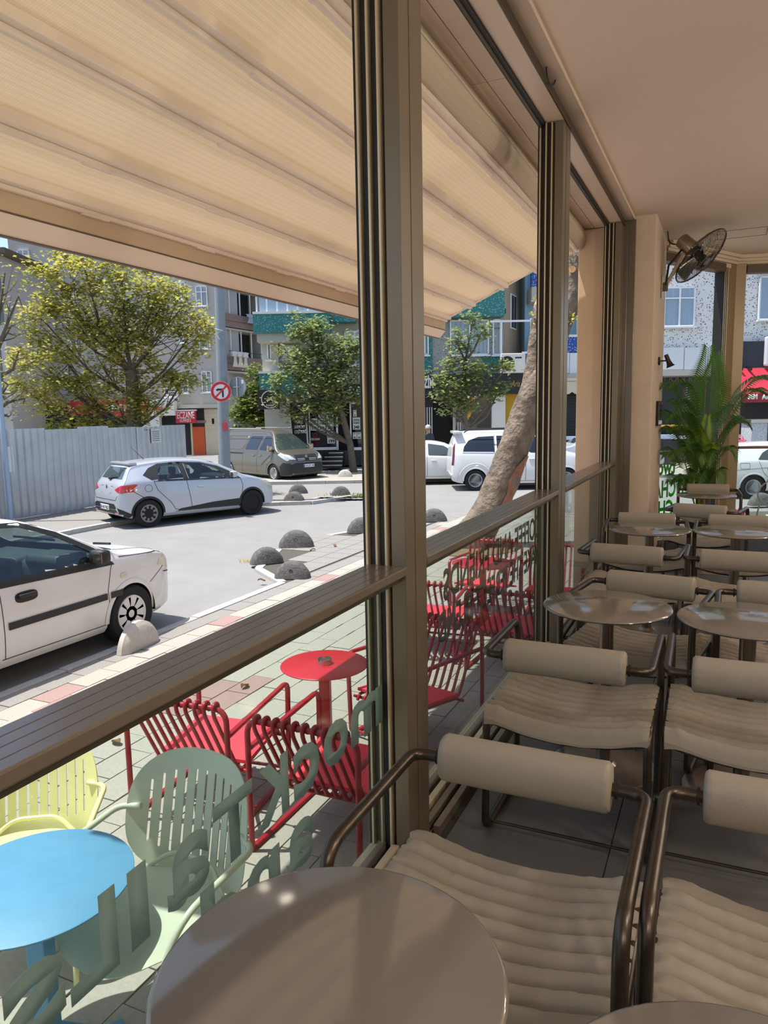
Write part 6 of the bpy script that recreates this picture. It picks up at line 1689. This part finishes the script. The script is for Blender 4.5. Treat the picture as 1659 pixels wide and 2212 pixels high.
tree('street_tree', 'loose green street tree behind the white cars, right of the first post', 'street trees', 27.2, (1018, 1000),
     [(1018, 1000, .13), (1012, 930, .11), (998, 885, .10), (1000, 840, .08), (1006, 780, .06)],
     [(1022, 690, 18), (985, 735, 24), (1015, 740, 24), (1040, 720, 14), (990, 775, 30), (950, 800, 28), (1030, 800, 36), (985, 830, 44), (1055, 815, 34), (940, 845, 24), (1085, 840, 22), (1020, 860, 46), (965, 870, 30), (1075, 850, 20), (1095, 790, 12)],
     m_l2, .17, 40, .40, 1.0, .85, None, .05)
tree('bushy_tree', 'dark evergreen bushy tree behind the grey van', 'street trees', 33.6, (575, 1000),
     [(575, 1000, .15), (572, 930, .12), (570, 900, .10)], [(560, 835, 42), (600, 830, 34), (530, 870, 36), (575, 880, 54), (620, 880, 40), (545, 915, 40), (600, 920, 44), (640, 915, 34), (520, 905, 26)], m_l3, .19, 60, .42, 1.1, .8, None, .06)

# ---- the leaning trunk on the pavement
wdT = 12.9
tp = [(1010, 1180, .37), (1050, 1120, .315), (1076, 1060, .285), (1105, 985, .275), (1135, 900, .265), (1163, 825, .25), (1190, 755, .215), (1214, 690, .205), (1236, 630, .20), (1252, 565, .19), (1262, 510, .18), (1270, 430, .17)]
B0 = Vector((at(1005, 1190, wdT).x, at(1005, 1190, wdT).y, GZ))
t = empty('leaning_tree', B0, 0, 'big leaning tree trunk with peeling bark and sawn-off limb between the posts', 'tree', None)
def trunk_part(name, path, mat, seg=22, sub=5, amp=.035):
    P = [at(x, y, wdT) - B0 for x, y, r in path]; R = [r for _, _, r in path]; PP = []; RR = []
    n = len(P)
    for i in range(n - 1):
        p0, p1, p2, p3 = P[max(i - 1, 0)], P[i], P[i + 1], P[min(i + 2, n - 1)]
        for q in range(sub):
            u = q / sub
            PP.append(.5 * ((2 * p1) + (p2 - p0) * u + (2 * p0 - 5 * p1 + 4 * p2 - p3) * u * u + (3 * p1 - p0 - 3 * p2 + p3) * u ** 3)); RR.append(R[i] + (R[i + 1] - R[i]) * u)
    PP.append(P[-1]); RR.append(R[-1])
    b = MB(); b.tube(PP, RR, seg); nv = len(PP) * seg
    for i in range(nv):
        v = Vector(b.v[i]); c = PP[i // seg]; d = (v - c)
        k = noise.noise(v * 2.2) * amp + noise.noise(Vector((v.x * 9, v.y * 9, v.z * 2.2))) * amp * .55 + noise.noise(v * 14) * amp * .2
        b.v[i] = tuple(c + d * (1 + k / max(.1, d.length)))
    return b.build(name, mat, t, True, ang=80)
P0 = at(1000, 1200, wdT); P0.z = GZ
m_trunk = M('plane_bark', (80, 72, 64), .92, nz=(4.5, .3), bump=(11, 1.0, .06), col2=(146, 128, 110))
trunk_part('trunk', [(985, 1215, .46)] + tp, m_trunk)
trunk_part('sawn_limb', [(1150, 850, .20), (1160, 770, .17), (1168, 705, .155), (1173, 660, .15)], m_trunk, 18)
e_ = at(1173, 660, wdT) - B0; ax = (at(1173, 660, wdT) - at(1168, 705, wdT)).normalized()
disc(t, e_ - ax * .01, (ax * .4 - FW - FR * .5), .15, .02, M('sawn_wood', (216, 166, 118), .85, nz=(12, .12)), 'sawn_face')
e2 = at(1233, 587, wdT) - B0 - FW * .17; disc(t, e2, (-FW - FR * .6), .055, .05, M('sawn_wood_small', (214, 160, 104), .85), 'sawn_stub')
m_redbark = M('red_bark', (132, 86, 68), .9, nz=(6, .2), bump=(14, .9, .03), col2=(168, 116, 92))
def peel(path, name):
    b = MB(); n = len(path)
    rows = []
    for i, (px, py, hw) in enumerate(path):
        c = at(px, py, wdT) - B0
        j = min(range(len(tp)), key=lambda q: abs(tp[q][1] - py)); ctr = at(tp[j][0] + (tp[min(j + 1, len(tp) - 1)][0] - tp[j][0]) * ((py - tp[j][1]) / ((tp[min(j + 1, len(tp) - 1)][1] - tp[j][1]) or 1)), py, wdT) - B0; R = tp[j][2] * 1.10
        row = []
        for q in range(7):
            a = -1.45 + hw[0] + (hw[1] - hw[0]) * q / 6
            row.append(ctr - FW * R * math.cos(a + 1.45) + FR * R * math.sin(a + 1.45) + FR * .0)
        rows.append(row)
    vs = [v for r in rows for v in r]; b.add(vs, [(i * 7 + q, i * 7 + q + 1, (i + 1) * 7 + q + 1, (i + 1) * 7 + q) for i in range(n - 1) for q in range(6)])
    for i in range(len(b.v)): v = Vector(b.v[i]); b.v[i] = tuple(v + Vector((noise.noise(v * 8), noise.noise(v * 8 + Vector((3, 1, 0))), 0)) * .02)
    b.build(name, m_redbark, t, True, ang=80)
peel([(0, 1125, (.60, 1.5)), (0, 1095, (.30, 1.6)), (0, 1065, (.42, 1.6)), (0, 1035, (.22, 1.6)), (0, 1010, (.35, 1.5)), (0, 985, (.8, 1.3))], 'bare_bark')
# sprouting leaves at the cuts
lv = MB()
for px, py in ((1226, 545), (1228, 690), (1232, 700), (1162, 690), (1160, 650)):
    c = at(px, py, wdT) - B0 - FW * .2
    for q in range(26):
        p = c + Vector((rng.gauss(0, .07), rng.gauss(0, .07), rng.gauss(0, .06))); d = Vector((rng.uniform(-1, 1), rng.uniform(-1, 1), rng.uniform(-.3, 1))).normalized() * .07; w_ = d.cross(Vector((0, 0, 1))).normalized() * .02
        lv.add([p, p + d * .5 + w_, p + d, p + d * .5 - w_], [(0, 1, 2), (0, 2, 3)])
lv.build('sprouts', m_l1, t, kind='stuff')
tag(MB().prism([(B0.x + 1.0 * math.cos(a), B0.y + 1.0 * math.sin(a)) for a in [2 * PI * q / 18 for q in range(18)]], GZ - .02, GZ + .012).build('trim_7', M('dry_soil', (132, 116, 86), .95, nz=(14, .3), bump=(50, .9, .01))), kind='structure')

# ================================================================== palm, fan, lamp, mirror in the room corner
m_pl = M('palm_leaf', (86, 128, 48), .38, nz=(5, .25), transl=.35)
m_pl_sun = M('palm_leaf_sunlit', (140, 172, 52), .4, nz=(5, .2), transl=.4)  # lighter leaf colour paints the sunlit look of the centre fronds
m_pst = M('palm_stem', (118, 110, 44), .5, nz=(20, .2))
PB = Vector((-.24, 9.62, 0))
pm_ = empty('potted_palm', PB, 0, 'tall green artificial palm in the corner in front of the corner post', 'plant')
MB().lathe([(.13, 0), (.17, .30), (.185, .32), (.17, .33), (.155, .29), (0, .28)], 28).build('pot', M('dark_pot', (52, 48, 44), .6), pm_, True)
MB().tube([(.02, 0, .25), (.01, .02, .8), (.0, .02, 1.45)], [.035, .03, .02], 10).build('trunk', M('palm_trunk', (112, 78, 38), .8, nz=(20, .25), bump=(30, .8, .01)), pm_, True)
def frond(tip, dy, bend, mat, ln=.20, s0=.30, n=36, base=None, droop=.3, rise=0.0):
    """tip: pixel of the frond's end, dy: how far in front of or behind the trunk"""
    wd_ = (PB + Vector((0, dy, 0))).dot(FW); T = at(*tip, wd_) - PB; S = base or Vector((rng.uniform(-.03, .03), rng.uniform(-.03, .03), .30))
    M1 = Vector((T.x * bend[0], T.y * bend[0], S.z + (T.z - S.z) * bend[1] + rise))
    P = []
    for q in range(31): u = q / 30; P.append(S * (1 - u) ** 2 + M1 * 2 * u * (1 - u) + T * u * u)
    e = MB(); e.tube(P, [.008 * (1 - .8 * q / 30) + .0015 for q in range(31)], 6); rach = e.build('frond', m_pst, pm_, True)
    b = MB()
    for q in range(n):
        u = s0 + (1 - s0) * (q + .5) / n; i = min(29, int(u * 30)); f_ = u * 30 - i
        c = P[i].lerp(P[i + 1], f_); d = (P[i + 1] - P[i]).normalized()
        side = d.cross(Vector((0, 0, 1)));
        if side.length < .15: side = d.cross(Vector((0, 1, 0)))
        side.normalize(); up = side.cross(d).normalized()
        prog = (u - s0) / (1 - s0); L = ln * 1.4 * (.55 + .45 * math.sin(PI * min(1, prog * 1.1 + .12))) * (1 if prog < .8 else 1 - (prog - .8) * 1.6)
        for sg in (-1, 1):
            o = (side * sg * .9 + d * (.38 + .6 * prog) + up * .15).normalized()
            wv = o.cross(up).normalized() * .0105
            mid = c + o * L * .55 + up * .004; end = c + o * L * .95 + Vector((0, 0, -droop * L * 1.1))
            b.add([c, mid + wv, end, mid - wv, mid + up * .004], [(0, 1, 4), (1, 2, 4), (2, 3, 4), (3, 0, 4)])
    b.build('leaflets', mat, rach); return rach
U3 = Vector((0, 0, 1.1))
for tip, dy, bend, mt, ln, s0 in (
    ((1531, 752), .05, (.3, .55), m_pl, .24, .52), ((1548, 765), .12, (.4, .55), m_pl, .22, .55),
    ((1438, 838), -.48, (.30, 1.22), m_pl, .20, .42), ((1436, 905), -.50, (.35, 1.28), m_pl, .22, .42), ((1440, 930), -.40, (.35, 1.15), m_pl, .20, .42),
    ((1444, 985), -.50, (.55, 1.35), m_pl, .19, .35), ((1450, 1040), -.15, (.6, 1.4), m_pl, .18, .3), ((1476, 1050), -.25, (.5, 1.7), m_pl, .17, .3), ((1455, 870), -.20, (.4, 1.1), m_pl, .2, .4),
    ((1668, 822), -.15, (.35, 1.12), m_pl, .24, .45), ((1655, 850), .0, (.4, 1.15), m_pl, .22, .45), ((1618, 922), -.2, (.5, 1.25), m_pl, .18, .38), ((1588, 990), -.25, (.6, 1.5), m_pl, .17, .34), ((1598, 905), .1, (.4, 1.1), m_pl, .18, .4),
    ((1575, 880), -.05, (.3, .9), m_pl, .2, .4), ((1500, 905), -.15, (.2, .75), m_pl_sun, .13, .45), ((1515, 930), -.25, (.2, .8), m_pl_sun, .12, .4), ((1530, 900), -.2, (.2, .7), m_pl_sun, .13, .4), ((1545, 960), -.28, (.4, 1.0), m_pl_sun, .13, .35),
    ((1480, 960), -.3, (.4, 1.1), m_pl, .17, .35), ((1505, 1040), -.32, (.6, 1.7), m_pl, .16, .25), ((1560, 1040), -.3, (.7, 1.8), m_pl, .14, .3), ((1470, 900), -.1, (.3, .95), m_pl, .18, .4), ((1525, 1000), -.35, (.5, 1.6), m_pl, .15, .3)):
    frond(tip, dy, bend, mt, ln, s0)

# wall fan
fc = Vector((-.30, 8.75, 3.235)); fn_ = Vector((.69, -.22, -.69)).normalized()
fan = empty('wall_fan', (-.69, 8.78, 2.97), 0, 'metal wall fan with a wire cage on a jointed arm, high on the pillar', 'fan')
O_ = Vector((-.69, 8.78, 2.97)); fl_ = fc - O_
MB().box((.0, -.05, -.13), (.02, .05, .10), .006).build('wall_bracket', m_chrome, fan); MB().box((.015, -.03, -.06), (.07, .03, .03), .008).build('hinge', m_hdr, fan)
elb = fl_ - fn_ * .20 + Vector((-.02, 0, -.06))
MB().bar((.05, 0, -.01), elb, .035, .045, bev=.008).build('arm', m_chrome, fan); MB().tube([(.05, -.03, .0), elb * .5 + Vector((-.045, -.03, .03)), elb + Vector((-.03, -.02, .02))], .012, 8).build('spring', m_black, fan, True)
x_ = Vector((0, 0, 1)).cross(fn_).normalized(); y_ = fn_.cross(x_); mf = Matrix((x_, y_, fn_)).transposed().to_4x4(); mf.translation = fl_
b = MB(); b.lathe([(0, -.30), (.06, -.30), (.078, -.285), (.082, -.12), (.06, -.09), (0, -.09)], 28, mf); b.build('motor', m_chrome, fan, True)
b = MB(); b.tube([tuple(fl_ - fn_ * .2), tuple(elb)], .025, 10); b.build('swivel', m_hdr, fan, True)
cg = MB(); RF = .325
for r, zb, zf_ in ((.06, -.075, .085), (.12, -.07, .078), (.18, -.062, .066), (.235, -.05, .05), (.285, -.032, .03)):
    for z in (zb, zf_): cg.tube([mf @ Vector((r * math.cos(a), r * math.sin(a), z)) for a in [2 * PI * q / 40 for q in range(40)]], .0018, 4, closed=True)
for q in range(60):
    a = 2 * PI * q / 60
    for sg, zc in ((-1, -.078), (1, .088)):
        cg.tube([mf @ Vector((r * math.cos(a + .25 * (1 - r / RF)), r * math.sin(a + .25 * (1 - r / RF)), zc * (1 - (r / RF) ** 2.2))) for r in (.045, .12, .20, .27, RF)], .0014, 4, cap=False)
cg.build('cage', m_tube, fan, True, ang=80)
b = MB(); b.tube([mf @ Vector((RF * math.cos(a), RF * math.sin(a), 0)) for a in [2 * PI * q / 48 for q in range(48)]], .008, 8, closed=True); b.build('cage_rim', m_tube, fan, True)
b = MB(); b.lathe([(0, .09), (.045, .088), (.05, .08), (0, .075)], 20, mf); b.lathe([(.04, -.06), (.04, .05), (0, .055)], 16, mf); b.build('hub', m_tube, fan, True)
for q in range(3):
    b = MB(); a0 = 2 * PI * q / 3
    def bl(u, v): r = .04 + .24 * v; a = a0 + (u - .5) * (1.0 - .2 * v) + .3 * v; return mf @ Vector((r * math.cos(a), r * math.sin(a), (u - .5) * .07))
    b.grid(bl, 8, 8); o = b.build('blade', m_steel, fan, True); md = o.modifiers.new('t', 'SOLIDIFY'); md.thickness = .002
MB().tube(rounded([(.04, .12, .59), (.06, .10, .45), tuple(elb + Vector((-.06, .02, .08))), tuple(elb)], .1, 5), .007, 8).build('cord', m_tube, fan, True)
# small brass spot lamp and framed mirror on the pillar side
sp_ = empty('spot_lamp', (-.69, 8.72, 2.16), 0, 'small bronze spot lamp on the pillar side, aimed downwards', 'lamp')
MB().lathe([(.045, 0), (.045, .02), (.03, .025), (0, .025)], 18, Matrix.Rotation(PI / 2, 4, 'Y')).build('rose', m_tube, sp_, True); MB().tube([(.02, 0, 0), (.085, 0, .0)], .008, 8).build('arm', m_tube, sp_, True)
MB().lathe([(0, .075), (.022, .075), (.024, .0), (.034, -.045), (.048, -.062), (.044, -.064), (.0, -.03)], 20, Matrix.Translation((.105, 0, -.005)) @ Matrix.Rotation(-.38, 4, 'Y')).build('lamp_head', m_tube, sp_, True)
mr = empty('wall_mirror', (-.69, 8.85, 1.59), 0, 'narrow black edged mirror on the side of the plastered pillar', 'mirror')
MB().box((0, -.25, -.135), (.03, .25, .135), .003).build('edge', m_black, mr); MB().box((.0305, -.24, -.125), (.032, .24, .125)).build('mirror_face', M('mirror_silver', (220, 224, 224), .02, 1.0), mr)
# loose cable loop in the ceiling gap
tag(MB().tube(rounded([(-.965, 4.30, 3.60), (-.975, 4.34, 3.50), (-.97, 4.44, 3.47), (-.96, 4.52, 3.52), (-.965, 4.53, 3.60)], .05, 5), .005, 6).build('cable_loop', m_black, None, True), 'thin dark cable loop hanging from the ceiling gap over the second pane', 'cable')

# ================================================================== person in the shop doorway
def person():
    C = at(926, 960, 29.0); C.z = RZ + .09
    t = empty('person', C, ANG + .5, 'grey-haired person in a dark shirt standing with their back to us in a shop doorway', 'person')
    J = {'pel': (0, 0, .95), 'bel': (0, .01, 1.10), 'che': (0, .0, 1.32), 'nec': (0, .0, 1.48), 'nk2': (0, .015, 1.54), 'hd1': (0, .02, 1.62), 'hd2': (0, .02, 1.72)}
    E = [('pel', 'bel'), ('bel', 'che'), ('che', 'nec'), ('nec', 'nk2'), ('nk2', 'hd1'), ('hd1', 'hd2')]
    Rr = {'pel': (.16, .12), 'bel': (.15, .11), 'che': (.17, .12), 'nec': (.075, .07), 'nk2': (.06, .06), 'hd1': (.085, .10), 'hd2': (.075, .09)}
    for sg, n in ((-1, 'r'), (1, 'l')):
        J.update({n + 'sh': (sg * .19, 0, 1.42), n + 'el': (sg * .25, -.02, 1.14), n + 'wr': (sg * .25, .08, .92), n + 'ha': (sg * .25, .11, .83), n + 'hi': (sg * .09, 0, .90), n + 'kn': (sg * .10, .02, .50), n + 'an': (sg * .10, 0, .09), n + 'to': (sg * .11, .15, .04)})
        E += [('che', n + 'sh'), (n + 'sh', n + 'el'), (n + 'el', n + 'wr'), (n + 'wr', n + 'ha'), ('pel', n + 'hi'), (n + 'hi', n + 'kn'), (n + 'kn', n + 'an'), (n + 'an', n + 'to')]
        Rr.update({n + 'sh': (.07, .07), n + 'el': (.048, .048), n + 'wr': (.032, .03), n + 'ha': (.04, .022), n + 'hi': (.10, .10), n + 'kn': (.065, .065), n + 'an': (.045, .05), n + 'to': (.045, .03)})
        for q in range(4):
            J[n + 'f%d' % q] = (sg * .25 + (q - 1.5) * .005, .10 + (q - 1.5) * .016, .76 + .008 * abs(q - 1.3)); E.append((n + 'ha', n + 'f%d' % q)); Rr[n + 'f%d' % q] = (.009, .009)
        J[n + 'th'] = (sg * .225, .15, .80); E.append((n + 'ha', n + 'th')); Rr[n + 'th'] = (.010, .010)
    K = list(J); me = bpy.data.meshes.new('body'); me.from_pydata([J[k] for k in K], [(K.index(a), K.index(b)) for a, b in E], [])
    o = bpy.data.objects.new('body', me); COL.objects.link(o)
    sk = o.modifiers.new('skin', 'SKIN')
    for i, k in enumerate(K): me.skin_vertices[0].data[i].radius = Rr[k]; me.skin_vertices[0].data[i].use_root = (k == 'pel')
    o.modifiers.new('sub', 'SUBSURF').levels = 2; o.modifiers['sub'].render_levels = 2
    dg = bpy.context.evaluated_depsgraph_get(); m2 = bpy.data.meshes.new_from_object(o.evaluated_get(dg)); bpy.data.objects.remove(o)
    m2.name = 'body'; ms = [M('skin', (190, 140, 112), .6), M('dark_shirt', (58, 66, 80), .9), M('dark_trousers', (40, 42, 48), .9), M('shoe', (24, 22, 22), .6)]
    for q in ms: m2.materials.append(q)
    for p in m2.polygons:
        c = p.center; p.use_smooth = True
        p.material_index = 3 if c.z < .10 else 2 if c.z < .98 and abs(c.x) < .20 else 1 if c.z < 1.50 and (c.z > 1.10) else 1 if abs(c.x) < .2 and c.z < 1.5 else 0
    put('body', m2, t)
    b = MB()
    def hair(u, v):
        a = 2 * PI * u; th = PI * .58 * v; k = .012 * noise.noise(Vector((a * 2, th * 5, 0)))
        z = math.cos(th); r = math.sin(th); y = r * math.sin(a)
        if y > .35: th2 = min(th, .9); z = math.cos(th2); r = math.sin(th2); y = r * math.sin(a)
        return ((.110 + k) * r * math.cos(a), .010 + (.132 + k) * y, 1.715 + (.122 + k) * z)
    b.grid(hair, 28, 14, True); b.build('hair', M('grey_hair', (176, 174, 170), .9), t, True)
    f = MB()
    f.lathe([(0, 0), (.012, .006), (.016, .02), (.008, .04), (0, .045)], 8, Matrix.Translation((0, .115, 1.645))); f.build('nose', ms[0], t, True)
    for sg in (-1, 1):
        MB().lathe([(0, -.01), (.011, 0), (0, .01)], 10, Matrix.Translation((sg * .034, .098, 1.69))).build('eye', m_ink, t, True)
        MB().lathe([(0, -.03), (.016, -.012), (.018, .012), (0, .032)], 10, Matrix.Translation((sg * .09, .015, 1.67))).build('ear', ms[0], t, True)
    MB().box((-.024, .10, 1.603), (.024, .112, 1.612), .003).build('mouth', M('lips', (156, 92, 84), .6), t)
person()
